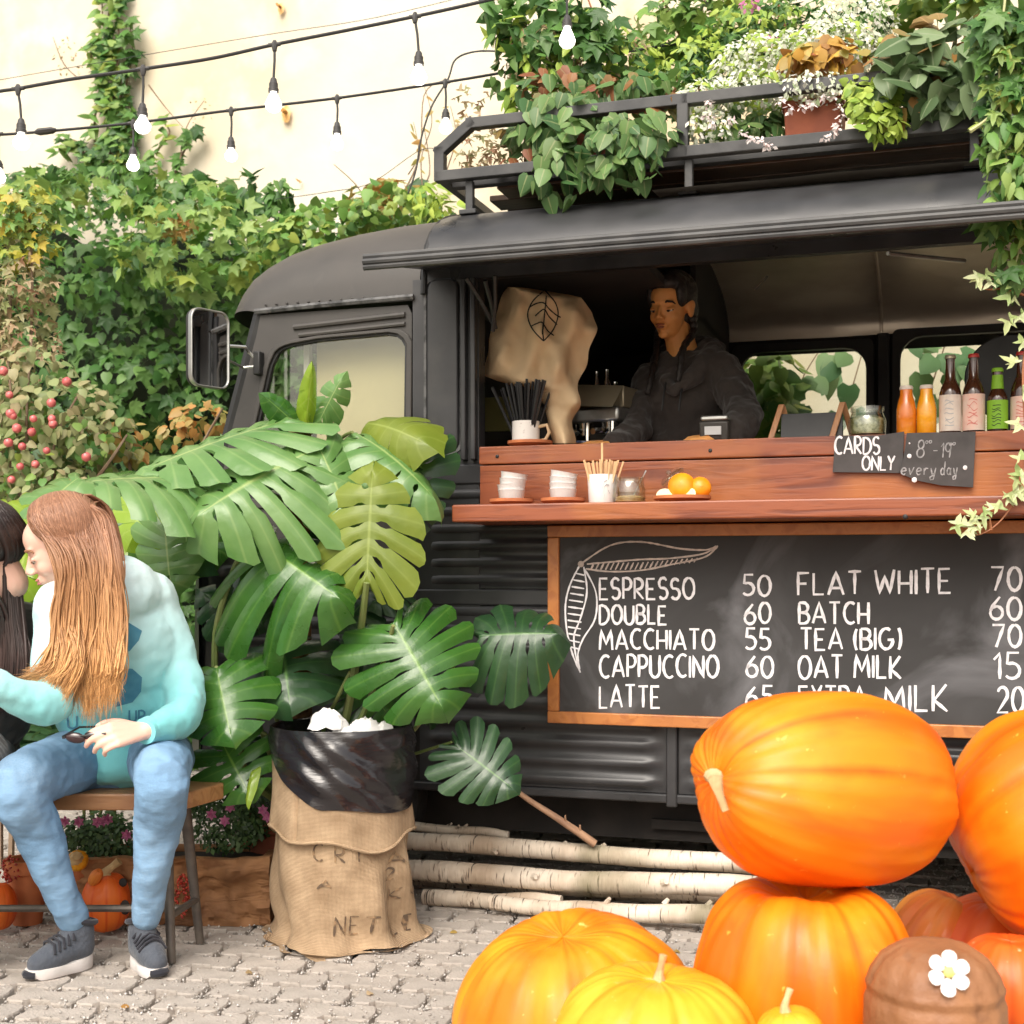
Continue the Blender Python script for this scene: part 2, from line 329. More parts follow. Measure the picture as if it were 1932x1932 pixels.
def burlapm():
    m, nt, b = new_mat('burlap'); L = nt.links.new; N = nt.nodes.new
    tc = N('ShaderNodeTexCoord'); w = []
    for ax in ('X', 'Z'):
        t = N('ShaderNodeTexWave'); t.bands_direction = ax; t.inputs['Scale'].default_value = 90; t.inputs['Distortion'].default_value = 1.5; t.inputs['Detail'].default_value = 2; L(tc.outputs['Object'], t.inputs[0]); w.append(t.outputs['Fac'])
    ad = N('ShaderNodeMath'); ad.operation = 'ADD'; L(w[0], ad.inputs[0]); L(w[1], ad.inputs[1])
    n = N('ShaderNodeTexNoise'); n.inputs['Scale'].default_value = 14; n.inputs['Detail'].default_value = 8; L(tc.outputs['Object'], n.inputs[0])
    cr = N('ShaderNodeValToRGB'); e = cr.color_ramp.elements; e[0].position = .3; e[0].color = (.32,.215,.125,1); e[1].position = .7; e[1].color = (.53,.38,.24,1); L(n.outputs[0], cr.inputs[0])
    x = N('ShaderNodeMix'); x.data_type = 'RGBA'; x.blend_type = 'MULTIPLY'; x.inputs[0].default_value = .35; L(cr.outputs[0], x.inputs[6]); L(ad.outputs[0], x.inputs[7]); L(x.outputs[2], b.inputs['Base Color']); b.inputs['Roughness'].default_value = .95
    bp = N('ShaderNodeBump'); bp.inputs['Strength'].default_value = .5; bp.inputs['Distance'].default_value = .004; L(ad.outputs[0], bp.inputs['Height']); L(bp.outputs[0], b.inputs['Normal']); return m
M['burlap'] = burlapm()
M['binliner'] = mk('black_bin_liner', (.016,.014,.016), rough=.2, bump=.55, bsc=9, bstretch=(.8,.8,3), spec=.7)
M['tissue'] = mk('white_tissue', (.85,.84,.83), rough=.9, bump=.4, bsc=20)
# ------------------------------------------------------------- chalk lettering made of strokes
def arc(cx, cy, rx, ry, a0, a1, n=9): return [(cx + rx*math.cos(R(a0+(a1-a0)*i/n)), cy + ry*math.sin(R(a0+(a1-a0)*i/n))) for i in range(n+1)]
GL = {
 'A': [[(0,0),(.45,1),(.9,0)],[(.12,.3),(.78,.3)]], 'B': [[(0,0),(0,1)], [(0,1)]+arc(.3,.76,.32,.24,90,-90)+[(0,.52)], [(0,.52)]+arc(.32,.26,.38,.26,90,-90)+[(0,0)]],
 'C': [arc(.48,.5,.46,.5,55,305,14)], 'D': [[(0,0),(0,1)]+arc(.18,.5,.6,.5,90,-90,12)+[(0,0)]], 'E': [[(.6,1),(0,1),(0,0),(.65,0)],[(0,.5),(.5,.5)]],
 'F': [[(.65,1),(0,1),(0,0)],[(0,.52),(.5,.52)]], 'G': [arc(.46,.5,.46,.5,55,345,14)+[(.92,.45),(.55,.45)]], 'H': [[(0,0),(0,1)],[(.7,0),(.7,1)],[(0,.45),(.7,.45)]],
 'I': [[(0,0),(0,1)]], 'K': [[(0,0),(0,1)],[(.65,1),(.05,.42),(.7,0)]], 'L': [[(0,1),(0,0),(.6,0)]], 'M': [[(0,0),(.1,1),(.5,.3),(.9,1),(1,0)]],
 'N': [[(0,0),(0,1),(.75,0),(.75,1)]], 'O': [arc(.42,.5,.42,.5,90,450,18)], 'P': [[(0,0),(0,1)]+arc(.28,.72,.34,.28,90,-90)+[(0,.44)]],
 'R': [[(0,0),(0,1)]+arc(.28,.74,.34,.26,90,-90)+[(.05,.48),(.68,0)]], 'S': [arc(.32,.74,.3,.26,30,235,9)+arc(.34,.26,.32,.26,80,-150,9)],
 'T': [[(0,1),(.75,1)],[(.38,1),(.38,0)]], 'U': [[(0,1)]+arc(.36,.32,.36,.32,180,360,9)+[(.72,1)]], 'W': [[(0,1),(.25,0),(.55,.75),(.85,0),(1.1,1)]],
 'X': [[(0,1),(.7,0)],[(.7,1),(0,0)]], 'Y': [[(0,1),(.35,.48),(.75,1)],[(.35,.48),(.3,0)]],
 '0': [arc(.36,.5,.36,.5,90,450,18)], '1': [[(0,.75),(.28,1),(.28,0)]], '2': [arc(.32,.72,.32,.28,160,-30,9)+[(0,0),(.68,0)]],
 '5': [[(.6,1),(.1,1),(.06,.56)]+arc(.28,.3,.36,.3,110,-140,10)], '6': [[(.55,1),(.15,.6)]+arc(.36,.29,.34,.29,160,-200,14)],
 '7': [[(0,1),(.68,1),(.22,0)]], '8': [arc(.3,.75,.24,.25,-90,270,12), arc(.3,.26,.3,.26,90,450,14)], '9': [arc(.3,.7,.3,.3,0,360,12)+[(.5,0)]],
 '(': [arc(.35,.5,.33,.62,125,235,8)], ')': [arc(-.1,.5,.33,.62,55,-55,8)], '-': [[(0,.45),(.4,.45)]], '.': [[(0,0),(.05,.05)]],
 'e': [[(0,.25),(.4,.32)]+arc(.22,.27,.2,.26,10,320,9)], 'v': [[(0,.5),(.18,0),(.42,.55)]], 'r': [[(0,.5),(.05,0)],[(.04,.3),(.15,.5),(.35,.48)]],
 'y': [[(0,.5),(.15,.05),(.35,.1)],[(.42,.52),(.3,-.35),(.05,-.4),(0,-.2),(.4,.05)]], 'd': [arc(.2,.25,.2,.25,60,420,10),[(.42,1),(.4,.02),(.5,0)]], 'a': [arc(.2,.25,.2,.25,60,420,10),[(.42,.5),(.4,.02),(.5,0)]]}
def strokes_to(mb, strokes, fn, w, jit=.12, th=.0012):
    """strokes: 2D polylines; fn maps (x, y, h) to a 3D point; w is half the line's width in the 2D units"""
    for st in strokes:
        p = []
        for a, b in zip(st[:-1], st[1:]):
            n = max(1, int(math.hypot(b[0]-a[0], b[1]-a[1]) / (w * 4)))
            p += [(a[0]+(b[0]-a[0])*i/n, a[1]+(b[1]-a[1])*i/n) for i in range(n)]
        p.append(st[-1]); n = len(p)
        if n < 2: continue
        Lf, Rg = [], []
        for i in range(n):
            a = p[max(0, i-1)]; b = p[min(n-1, i+1)]; dx, dy = b[0]-a[0], b[1]-a[1]; l = math.hypot(dx, dy) or 1
            ww = w * (1 + random.uniform(-jit, jit)) * (.75 if i in (0, n-1) else 1)
            Lf.append((p[i][0]-dy/l*ww, p[i][1]+dx/l*ww)); Rg.append((p[i][0]+dy/l*ww, p[i][1]-dx/l*ww))
        vs = [fn(x, y, th) for x, y in Lf] + [fn(x, y, th) for x, y in Rg]
        mb.add(vs, [(i, i+n, i+n+1, i+1) for i in range(n-1)])
def text_strokes(txt, x0, x1, y0, y1, slant=0, adv=.28, wob=.03):
    """fit the text in the box; y rises upwards from y0 to y1; y1 and y0 may be pairs (left, right)"""
    xs = 0; items = []
    for ch in txt:
        if ch == ' ': xs += .55; continue
        g = GL[ch]; wd = max(max(q[0] for q in s) for s in g); items.append((xs, g)); xs += wd + adv
    tot = xs - adv; k = (x1 - x0) / tot; out = []
    yl, yr = (y0 if isinstance(y0, tuple) else (y0, y0)); tl, tr_ = (y1 if isinstance(y1, tuple) else (y1, y1))
    for xo, g in items:
        dy = random.uniform(-wob, wob); hs_ = 1 + random.uniform(-wob, wob)
        for s in g:
            o = []
            for x, y in s:
                X = x0 + (xo + x + slant * y) * k; t = (X - x0) / (x1 - x0 + 1e-9); b0 = yl + (yr-yl)*t; b1 = tl + (tr_-tl)*t
                o.append((X, b0 + (y * hs_ + dy) * (b1 - b0)))
            out.append(o)
    return out
# ============================================================= the setting: ground, pavers, gravel, wall
g = MB(); N_ = 60
g.add([(-40,-8,-.022),(40,-8,-.022),(40,40,-.022),(-40,40,-.022)], [(0,1,2,3)])
ground = tag(g.build('ground', M['gravel'], smooth=False), 'pale gravel yard bed under the pavers', None, None, 'structure')
def paver_mesh(L_, D_):
    hx, hy = L_/2, D_/2; n = .026; nd = .017
    o = [(-hx+.012,-hy),(-n-.012,-hy),(-n,-hy+nd),(n,-hy+nd),(n+.012,-hy),(hx-.012,-hy),(hx,-hy+.012),(hx+.006,0),(hx,hy-.012),(hx-.012,hy),(n+.012,hy),(n,hy-nd),(-n,hy-nd),(-n-.012,hy),(-hx+.012,hy),(-hx,hy-.012),(-hx+.006,0),(-hx,-hy+.012)]
    k = len(o); vs = [(x,y,-.03) for x,y in o]+[(x,y,-.004) for x,y in o]+[(x*.975,y*.955,0) for x,y in o]
    fs = [(i,(i+1)%k,(i+1)%k+k,i+k) for i in range(k)]+[(i+k,(i+1)%k+k,(i+1)%k+2*k,i+2*k) for i in range(k)]+[tuple(2*k+i for i in range(k))]
    return vs, fs
pv, pf = paver_mesh(.172, .100)
pm = bpy.data.meshes.new('paver'); pm.from_pydata(pv, [], pf); pm.materials.append(M['paver']); pm.update()
PA = R(-9); cells = []
for j in range(-4, 40):
    for i in range(-26, 28):
        x = i * .188 + (j % 2) * .094; y = j * .114 + 2.2
        X = x*math.cos(PA) - (y-3.4)*math.sin(PA); Y = 3.4 + x*math.sin(PA) + (y-3.4)*math.cos(PA)
        if not (-4.5 < X < 4.5 and 1.2 < Y < 7): continue
        inv = 1.2 < 0 or abs(X) < .40*Y + .12 and 2.95 < Y < 4.75
        cells.append((0 if inv and X < .5 else 1, Y, X))
cells.sort(); pst = MB()
for k, (c, Y, X) in enumerate(cells):
    z = random.uniform(-.0025, .0015); a = PA + R(random.uniform(-1.8, 1.8)); tx, ty = R(random.uniform(-1, 1)), R(random.uniform(-1, 1))
    Mx = Matrix.Translation((X + random.uniform(-.004,.004), Y + random.uniform(-.004,.004), z)) @ Euler((tx, ty, a)).to_matrix().to_4x4()
    if k < 300: link('paver', pm, ground, Mx)
    else: pst.add(pv, pf, M=Mx)
o = pst.build('paver_field', M['paver'], ground, smooth=False); o['kind'] = 'stuff'
# gravel chips that fill the notches and joints and lie loose on the pavers
def np_mesh(name, V, F, mat, parent=None, uv=None, smooth=False, world=True):
    me = bpy.data.meshes.new(name); V = np.asarray(V, dtype=np.float32)
    if parent is not None and world:
        Pi = np.array(WM[parent.name].inverted()); V = V @ Pi[:3,:3].T.astype(np.float32) + Pi[:3,3].astype(np.float32)
    k = F.shape[1]; me.vertices.add(len(V)); me.vertices.foreach_set('co', V.ravel()); me.loops.add(F.size); me.loops.foreach_set('vertex_index', F.ravel().astype(np.int32))
    me.polygons.add(len(F)); me.polygons.foreach_set('loop_start', np.arange(0, F.size, k, dtype=np.int32)); me.polygons.foreach_set('loop_total', np.full(len(F), k, dtype=np.int32))
    if smooth: me.polygons.foreach_set('use_smooth', np.ones(len(F), dtype=bool))
    me.update(calc_edges=True)
    if uv is not None:
        ul = me.uv_layers.new(name='UVMap'); ul.data.foreach_set('uv', np.asarray(uv, dtype=np.float32)[F.ravel()].ravel())
    me.materials.append(mat); return link(name, me, parent)
def rand_rot(n):
    q = rng.normal(size=(n,4)); q /= np.linalg.norm(q, axis=1)[:,None]; w,x,y,z = q.T
    return np.stack([1-2*(y*y+z*z),2*(x*y-z*w),2*(x*z+y*w),2*(x*y+z*w),1-2*(x*x+z*z),2*(y*z-x*w),2*(x*z-y*w),2*(y*z+x*w),1-2*(x*x+y*y)],1).reshape(n,3,3)
def scatter(tv, tf, P, Rm, S):
    tv = np.asarray(tv, dtype=np.float64); tf = np.asarray(tf); n = len(P); k = len(tv)
    V = np.einsum('nij,kj->nki', Rm, tv) * np.asarray(S).reshape(n,-1,1) + np.asarray(P)[:,None,:]
    F = (tf[None] + (np.arange(n)*k)[:,None,None]).reshape(-1, tf.shape[1]); return V.reshape(-1,3), F
octv = [(1,0,0),(-1,0,0),(0,.8,0),(0,-.8,0),(0,0,.6),(0,0,-.6)]; octf = [(0,2,4),(2,1,4),(1,3,4),(3,0,4),(2,0,5),(1,2,5),(3,1,5),(0,3,5)]
P = []
for (c, Y, X) in cells:
    if not (2.8 < Y < 5): continue
    for dx, dy, n, sx, sy in ((0, .057, 16, .034, .016), (.094, 0, 6, .007, .05), (.04, .057, 9, .06, .008)):
        for _ in range(n):
            x = dx + random.uniform(-sx, sx); y = dy + random.uniform(-sy, sy)
            P.append((X + x*math.cos(PA) - y*math.sin(PA), Y + x*math.sin(PA) + y*math.cos(PA), random.uniform(-.014, -.002)))
for _ in range(15000):
    X = random.uniform(-2, 2); Y = random.uniform(2.8, 4.9)
    if mnoise.noise(Vector((X*3, Y*3, 4))) + (.25 if Y > 3.75 else -.05) > random.uniform(-.35, .5): P.append((X, Y, .002))
P = np.array(P); V, F = scatter(octv, octf, P, rand_rot(len(P)), rng.uniform(.0025, .0062, len(P)))
o = np_mesh('gravel', V, F, M['chips']); tag(o, 'pale loose gravel chips lying in the paver joints', None, None, 'stuff')
# fallen leaves and litter are few; the wall behind everything, parallel to the truck
wallM = TM @ Matrix.Translation((0, 3.0, 0))
wall = thing('wall', 'tall cream plaster wall with rust marks behind the truck and hedge', 'wall', wallM)
def wallfn(a, b): return Vector((-9 + 18*a, .012*mnoise.noise(Vector((a*22, b*9, 0))), 7*b))
MB(wallM).grid(wallfn, 60, 24).build('plaster_face', M['plaster'], wall)
MB(wallM).box((-9,.03,0),(9,.3,7.02)).build('masonry', M['plaster'], wall, smooth=False)
for (px, py, s) in ((530, 14, .035), (540, 212, .05), (566, 342, .012)):
    q = TP(px, py, 2.975); L0 = MB(TM)
    n = 20; rr = [s*(1+.35*mnoise.noise(Vector((i*.7, px, 0)))) for i in range(n)]
    vs = [(q.x + rr[i]*.6*math.cos(2*PI*i/n), q.y, q.z + rr[i]*math.sin(2*PI*i/n) - .2*s) for i in range(n)] + [(q.x, q.y-.004, q.z)]
    L0.add(vs, [((i+1)%n, i, n) for i in range(n)]); L0.build('rust_stain', M['stain'], wall)
    MB(TM).tube([(q.x, q.y+.02, q.z), (q.x, q.y-.05, q.z), (q.x+.02, q.y-.06, q.z-.02)], s*.22, 6).build('rusty_hook', M['rust'], wall)

# ============================================================= the truck
truck = thing('coffee_truck', 'matt black vintage van coffee truck with open serving hatch and corrugated sides', 'food truck', TM)
U0, U1, WID = -1.15, 3.3, 1.8
def Hc(u):
    pts = [(-1.16,1.93),(-1.1,1.985),(-1.02,2.06),(-.9,2.13),(-.78,2.18),(-.62,2.225),(-.45,2.265),(-.3,2.29),(5,2.31)]
    for (a, b), (c, d) in zip(pts[:-1], pts[1:]):
        if u <= c: return b + (d-b)*max(0,(u-a))/(c-a)
    return 2.31
def roof_pt(u, t, zs=1.93, H=None, v0=0.0, wid=WID):
    H = H or Hc(u); x = 1 - 2*t; s = 1 if x >= 0 else -1; ang = t * PI
    p = .72
    c = math.cos(ang); sn = math.sin(ang); w = wid/2
    return Vector((u, v0 + w - w*(abs(c)**p)*(1 if c >= 0 else -1), zs + (H-zs)*(sn**p)))
def cabroof(a, b):
    uf = -1.045 - .27*math.sin(PI*b)**1.1; H_ = float(np.interp(a, [0,.04,.10,.18,.28,.42,.6,.8,1], [1.96,2.055,2.135,2.19,2.235,2.27,2.297,2.315,2.322])); zs_ = 1.935
    return roof_pt(uf + (-.44-uf)*a, b, zs_, H_)
MB(TM).grid(cabroof, 40, 32).build('cab_roof', M['cab'], truck, angle=80)
MB(TM).grid(lambda a, b: roof_pt(-.42 + (U1+.42)*a, b, 1.99, 2.325, -.012, WID+.024), 20, 28).build('body_roof', M['truck'], truck)
m = MB(TM); m.tube([roof_pt(-.42, t/20, 1.95, 2.325, -.016, WID+.032) for t in range(21)], .011, 8); m.build('roof_seam', M['black'], truck)
m = MB(TM)      # drip rail above the door
m.tube([(-1.035, -.012, 1.932), (-.8,-.016,1.938), (-.455, -.016, 1.944)], .010, 6); m.build('drip_rail', M['worn'], truck)
# door: pressed panel with window hole
def slant(u, z):      # door's front edge leans back with height
    return u
q = lambda px, py: TP(px, py, 0)
dz1 = 1.922; door_outer = [(-.468, .62), (-.468, dz1), (-1.022, dz1), (-1.032, 1.87), (-1.145, 1.49), (-1.215, 1.15), (-1.24, .62)]
win = [q(765,800), q(768,650), q(758,633), q(740,627), q(600,640), q(545,650), q(522,660), q(508,690), q(480,810)]
win = [(p.x, p.z) for p in win]; win[0] = (win[0][0], 1.30); win[-1] = (-1.10, 1.30)
door = MB(TM)
def poly_ring(mb, outer, inner, y, n=72):
    def samp(poly, c):
        out = []
        for i in range(n):
            a = 2*PI*i/n; d = (math.cos(a), math.sin(a)); best = None
            for k in range(len(poly)):
                p, r = poly[k], poly[(k+1) % len(poly)]; ex, ez = r[0]-p[0], r[1]-p[1]; den = d[0]*ez - d[1]*ex
                if abs(den) < 1e-9: continue
                t = ((p[0]-c[0])*ez - (p[1]-c[1])*ex)/den; s = ((p[0]-c[0])*d[1] - (p[1]-c[1])*d[0])/den
                if t > 0 and -1e-6 <= s <= 1+1e-6 and (best is None or t > best): best = t
            out.append((c[0]+d[0]*best, c[1]+d[1]*best))
        return out
    c = (sum(p[0] for p in inner)/len(inner), sum(p[1] for p in inner)/len(inner))
    return samp(outer, c), samp(inner, c)
oo, ii = poly_ring(None, door_outer, win, 0); frame_prism(door, oo, ii, 0, .03); door_o = door.build('door', M['cab'], truck, angle=30)
cx = sum(p[0] for p in win)/len(win); cz = sum(p[1] for p in win)/len(win)
m = MB(TM); big = [(cx+(x-cx)*1.075, cz+(z-cz)*1.085) for x, z in ii]; frame_prism(m, big, ii, -.008, .012); m.build('window_rim', M['cab'], door_o, bevel=.003)
m = MB(TM); inn = [(cx+(x-cx)*.965, cz+(z-cz)*.96) for x, z in ii]; frame_prism(m, [(cx+(x-cx)*.998, cz+(z-cz)*.998) for x, z in ii], inn, .004, .022); m.build('rubber_seal', M['black'], door_o)
m = MB(TM); m.prism(ii, .016, .019); m.build('window_pane', M['glass'], door_o, smooth=False)
a_, b_ = q(600,604), q(762,600)
m = MB(TM); a_, b_ = TP(555, 618), TP(765, 594); m.tube([(a_.x, -.002, a_.z), (b_.x, -.002, b_.z)], [.010, .010], 8); m.tube([(a_.x+.02, -.002, a_.z-.028),(b_.x, -.002, b_.z-.03)], .008, 8); m.build('pressed_rib', M['cab'], door_o)
# windscreen corner post and front
m = MB(TM)
for v in (0, 1.72):
    m.tube([(-1.035, v+.03, 1.93), (-1.163, v+.03, 1.49), (-1.26, v+.03, 1.1)], [.026, .028, .032], 8)
m.tube([(-1.035, .03, 1.93), (-1.16,.3,1.94), (-1.22, .9, 1.95), (-1.16,1.45,1.94), (-1.035, 1.75, 1.93)], .026, 8); m.build('windscreen_frame', M['black'], truck)
m = MB(TM); m.add([(-1.04,.05,1.92),(-1.21,.55,1.93),(-1.21,1.23,1.93),(-1.04,1.73,1.92),(-1.26,.05,1.12),(-1.40,.55,1.12),(-1.40,1.23,1.12),(-1.26,1.73,1.12)], [(0,1,5,4),(1,2,6,5),(2,3,7,6)]); m.build('windscreen_pane', M['glass'], truck, smooth=False)
m = MB(TM); m.grid(lambda a, b: Vector((-1.26-.20*math.sin(a*PI)**.5*(1-.25*b), .0+1.78*a, .42+.72*b)), 24, 8)
m.box((-1.27,.03,.40),(-1.15,1.75,1.12)); m.build('nose_panel', M['truck'], truck)
m = MB(TM)      # cab interior: dark far side with window opening, partition, seat
m.box((-1.2,1.74,.45),(-.4,1.78,1.32)); m.box((-.72,1.74,1.32),(-.62,1.78,1.93)); m.box((-1.15,1.74,1.86),(-.4,1.78,1.95)); m.box((-.5,1.74,1.32),(-.4,1.78,1.86))
m.build('far_cab_side', M['tan'], truck, smooth=False)
m = MB(TM); m.box((-.86,.10,1.48),(-.50,.112,1.9)); m.build('cream_reflection_panel', mk('cream_reflection_panel', (.62,.54,.34), (.55,.47,.28), rough=.9, sc=3), truck)  # panel added behind the glass; its cream stands for a reflection in the pane
m = MB(TM); m.box((-.905,.09,1.25),(-.885,.115,1.9)); m.build('pale_reflection_strip', M['white'], truck)  # added white strip, part of the same painted window reflection
m = MB(TM); m.box((-1.2,.05,.95),(-1.0,1.7,1.12)); m.build('dashboard', M['black'], truck, bevel=.02)
m = MB(TM); m.box((-.75,.2,.5),(-.5,.8,.95)); m.box((-.62,.22,.95),(-.5,.78,1.5)); m.build('cab_seat', M['dark'], truck, bevel=.05)
# body side: post with pressed vertical panel, channels, waist rail
ux = lambda px: TP(px, 700).x
m = MB(TM); m.box((-.462, -.006, .62), (ux(905), .05, 2.0)); post = m.build('corner_post', M['truck'], truck, smooth=False)
m = MB(TM); x0, x1 = ux(808), ux(868)
zt, zb = TP(838, 527).z, TP(838, 853).z
m.prism(rrect(x0, zb, x1, zt, .035), -.018, -.004); m.build('pressed_panel', M['truck'], post, bevel=.012)
m = MB(TM); ro = rrect(x0-.012, zb-.012, x1+.012, zt+.012, .045); ri = rrect(x0-.003, zb-.003, x1+.003, zt+.003, .038); frame_prism(m, ro, ri, -.010, -.004); m.build('worn_edge', M['worn'], post)
m = MB(TM)
m.box((ux(874), -.03, zb-.03), (ux(884), -.004, 1.99)); m.box((ux(893), -.034, zb-.03), (ux(903), -.004, 1.99)); m.build('hatch_channel', M['truck'], post, bevel=.004)
zw = 1.05+(1080-893)*4.25/2500
m = MB(TM); m.box((-.462, -.012, zw-.035), (U1, .03, zw+.03)); m.build('waist_rail', M['truck'], truck, bevel=.006)
# corrugated lower side
def corr(name, u0, u1, zA, zB, pitch, amp=.015, v=0.0, nose=.03):
    prof = []; n = int(round((zB-zA)/pitch))
    for i in range(n):
        z0 = zA + i*pitch
        for f, a in ((0,0),(.16,0),(.30,.75),(.42,1),(.58,1),(.70,.75),(.84,0)): prof.append((z0+f*(zB-zA)/n, a*amp))
    prof.append((zB, 0)); us = [u0, u0+nose, u0+nose*1.7, u0+nose*2.4, u1-nose*2.4, u1-nose*1.7, u1-nose, u1]; fa = [0, 0, .7, 1, 1, .7, 0, 0]
    vs = [(u, v - d*f, z) for u, f in zip(us, fa) for z, d in prof]; k = len(prof)
    fs = [(i*k+j, (i+1)*k+j, (i+1)*k+j+1, i*k+j+1) for i in range(len(us)-1) for j in range(k-1)]
    mb = MB(TM); mb.add(vs, fs); return mb.build(name, M['truck'], truck, angle=60)
zc = lambda px, py: TP(px, py, -.005).z
zj = zc(850, 1110); zk = zc(850,1142); z_bot = .345
corr('corrugated_panel', -.44, .98, zj, zw-.04, .055)
corr('corrugated_panel', .99, U1, zj, zw-.04, .055)
m = MB(TM); m.box((-.455, -.010, zk), (U1, .02, zj-.002)); m.build('flat_band', M['truck'], truck, bevel=.006)
uS = TP(1262, 1430).x
corr('corrugated_panel', -.44, uS-.008, z_bot+.03, zk-.003, .058)
corr('corrugated_panel', uS+.03, 1.55, z_bot+.03, zk-.003, .058)
corr('corrugated_panel', 2.25, U1, z_bot+.03, zk-.003, .058)
m = MB(TM); m.box((uS-.006, -.018, z_bot-.01), (uS+.028, .0, zk)); m.box((-.462, -.012, z_bot), (U1, .01, z_bot+.028)); m.build('sill_rail', M['truck'], truck, bevel=.005)
corr('corrugated_panel', -1.21, -.47, .62, 1.10, .058)
m = MB(TM); m.box((-1.25,.0,.40),(-.46,.03,.62)); m.build('door_sill', M['truck'], truck, bevel=.01)
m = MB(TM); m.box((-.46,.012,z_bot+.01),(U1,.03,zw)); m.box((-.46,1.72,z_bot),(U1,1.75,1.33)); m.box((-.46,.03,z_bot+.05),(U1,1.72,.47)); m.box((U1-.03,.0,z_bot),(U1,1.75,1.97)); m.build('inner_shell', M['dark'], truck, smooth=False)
m = MB(TM); m.box((-1.2,.15,.20),(U1,1.6,.36)); m.box((-1,.35,.28),(U1,.45,.34)); m.box((.3,.12,.24),(2.0,.16,.27)); m.build('chassis', M['under'], truck, smooth=False)
for u, v in ((-.78,.14),(1.9,.14),(-.78,1.45),(1.9,1.45)):
    MW = TM @ Matrix.Translation((u, v, .31)) @ Matrix.Rotation(R(90), 4, 'X')
    w = MB(MW).lathe([(.17,-.09),(.27,-.095),(.305,-.07),(.31,0),(.305,.07),(.27,.095),(.17,.09)], 32, caps=False).build('wheel', M['tyre'], truck)
    MB(MW).lathe([(.0,.05),(.06,.06),(.10,.03),(.15,.05),(.175,.085),(.175,-.085),(0,-.06)], 24, caps=False).build('rim', M['black'], w)
m = MB(TM); m.add([(u, v, z) for u in (1.5, 2.3) for v, z in ((-.004,.34),(-.004,.42))], [(0,2,3,1)]); 
m = MB(TM)
for k in range(13):
    a0, a1 = PI*k/13, PI*(k+1)/13
    m.box((0,0,0),(.01,.01,.01)) if False else None
    p = [(1.9+r*math.cos(a), v, .31+r*math.sin(a)) for a in (a0,a1) for r in (.36,.40) for v in (-.02,.03)]
    m.add(p, [(0,2,3,1),(4,5,7,6),(0,1,5,4),(2,6,7,3),(0,4,6,2),(1,3,7,5)])
m.build('wheel_arch', M['truck'], truck)
# hatch opening: interior back wall with two windows, curved steel ceiling
VB = 1.70
w1 = (TP(1395, 900, VB).x, 1.30, TP(1636, 655, VB).x, TP(1500, 660, VB).z); w2 = (TP(1697, 900, VB).x, 1.30, TP(2030, 655, VB).x, TP(1750, 632, VB).z)
zt_in = TP(1450, 642, VB).z
m = MB(TM)
cuts = [(-.44, w1[0]), (w1[2], w2[0]), (w2[2], U1)]
for a, b in cuts: m.box((a, VB, .47), (b, VB+.02, zt_in))
for w_ in (w1, w2): m.box((w_[0], VB, .47), (w_[2], VB+.02, w_[1])); m.box((w_[0], VB, w_[3]), (w_[2], VB+.02, zt_in))
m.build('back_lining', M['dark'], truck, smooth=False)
for w_ in (w1, w2):
    o1 = rrect(w_[0]-.03, w_[1]-.03, w_[2]+.03, w_[3]+.03, .03); o2 = rrect(w_[0]+.004, w_[1]+.004, w_[2]-.004, w_[3]-.004, .09)
    f = MB(TM); frame_prism(f, o1, o2, VB-.012, VB+.03); fr_ = f.build('rear_window', M['black'], truck, bevel=.004)
    f = MB(TM); f.prism(o2, VB+.010, VB+.013); f.build('window_pane', M['glass'], fr_, smooth=False)
m = MB(TM); m.box((w1[2]+.04, VB-.03, .9), (w2[0]-.04, VB-.001, zt_in)); m.build('window_post', M['black'], truck, bevel=.006)
def ceil(a, b):      # steel lining from above the far windows up and forward to the hatch lintel
    u = .30 + (U1-.35)*a; t = b*PI*.86
    v = VB - (1-math.cos(t))*.5*(VB-.05)*1.0; z = zt_in + (2.285-zt_in)*(math.sin(min(t, PI/2)))**.8 if t < PI/2 else 2.285 - .02*(t-PI/2)
    return Vector((u, v, z + .004*mnoise.noise(Vector((u*4, v*5, 1)))))
MB(TM).grid(ceil, 60, 28).build('steel_ceiling', M['steel'], truck)
us_ = TP(1663, 640, VB).x
m = MB(TM); m.tube([(us_, *(ceil(0, b/20)-Vector((.0,.004,.006)))[1:]) for b in range(0, 17)], .007, 6); m.build('ceiling_seam', M['steel'], truck)
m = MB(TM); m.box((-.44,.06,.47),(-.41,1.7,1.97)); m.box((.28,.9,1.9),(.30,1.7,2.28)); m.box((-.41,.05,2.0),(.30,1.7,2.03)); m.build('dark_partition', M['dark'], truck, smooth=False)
# lintel, awning flap and its stays
m = MB(TM); m.box((ux(905), .0, 1.995), (U1, .05, 2.035)); m.build('hatch_lintel', M['black'], truck, bevel=.004)
ua0 = TP(690, 500, -.46).x
def awn(u, v, z0): return (u, v, z0)
m = MB(TM); vs = []
for u in (ua0+0.0, U1):
    vs += [(u, -.46, 1.948), (u, -.46, 1.972), (u, -.014, 2.045), (u, -.014, 2.03)]
m.add(vs, [(0,1,2,3),(7,6,5,4),(0,4,5,1),(1,5,6,2),(2,6,7,3),(3,7,4,0)]); aw = m.build('awning', M['truck'], truck, smooth=False)
for k, (dv, z) in enumerate(((-.468, 1.938), (-.473, 1.953), (-.468, 1.968))):
    m = MB(TM); m.tube([(ua0-.002, dv, z), (U1, dv, z)], .0095, 8); m.build('awning_edge_strip', M['rackpaint'], aw)
for (px0,py0,px1,py1) in ((880,525,930,610),(915,530,935,620),(934,520,930,625)):
    m = MB(TM); a_, b_ = TP(px0,py0,-.12), TP(px1,py1,-.03); m.tube([a_, (a_+b_)/2+Vector((.004,0,0)), b_], .007, 6); m.build('awning_stay', M['black'], truck)
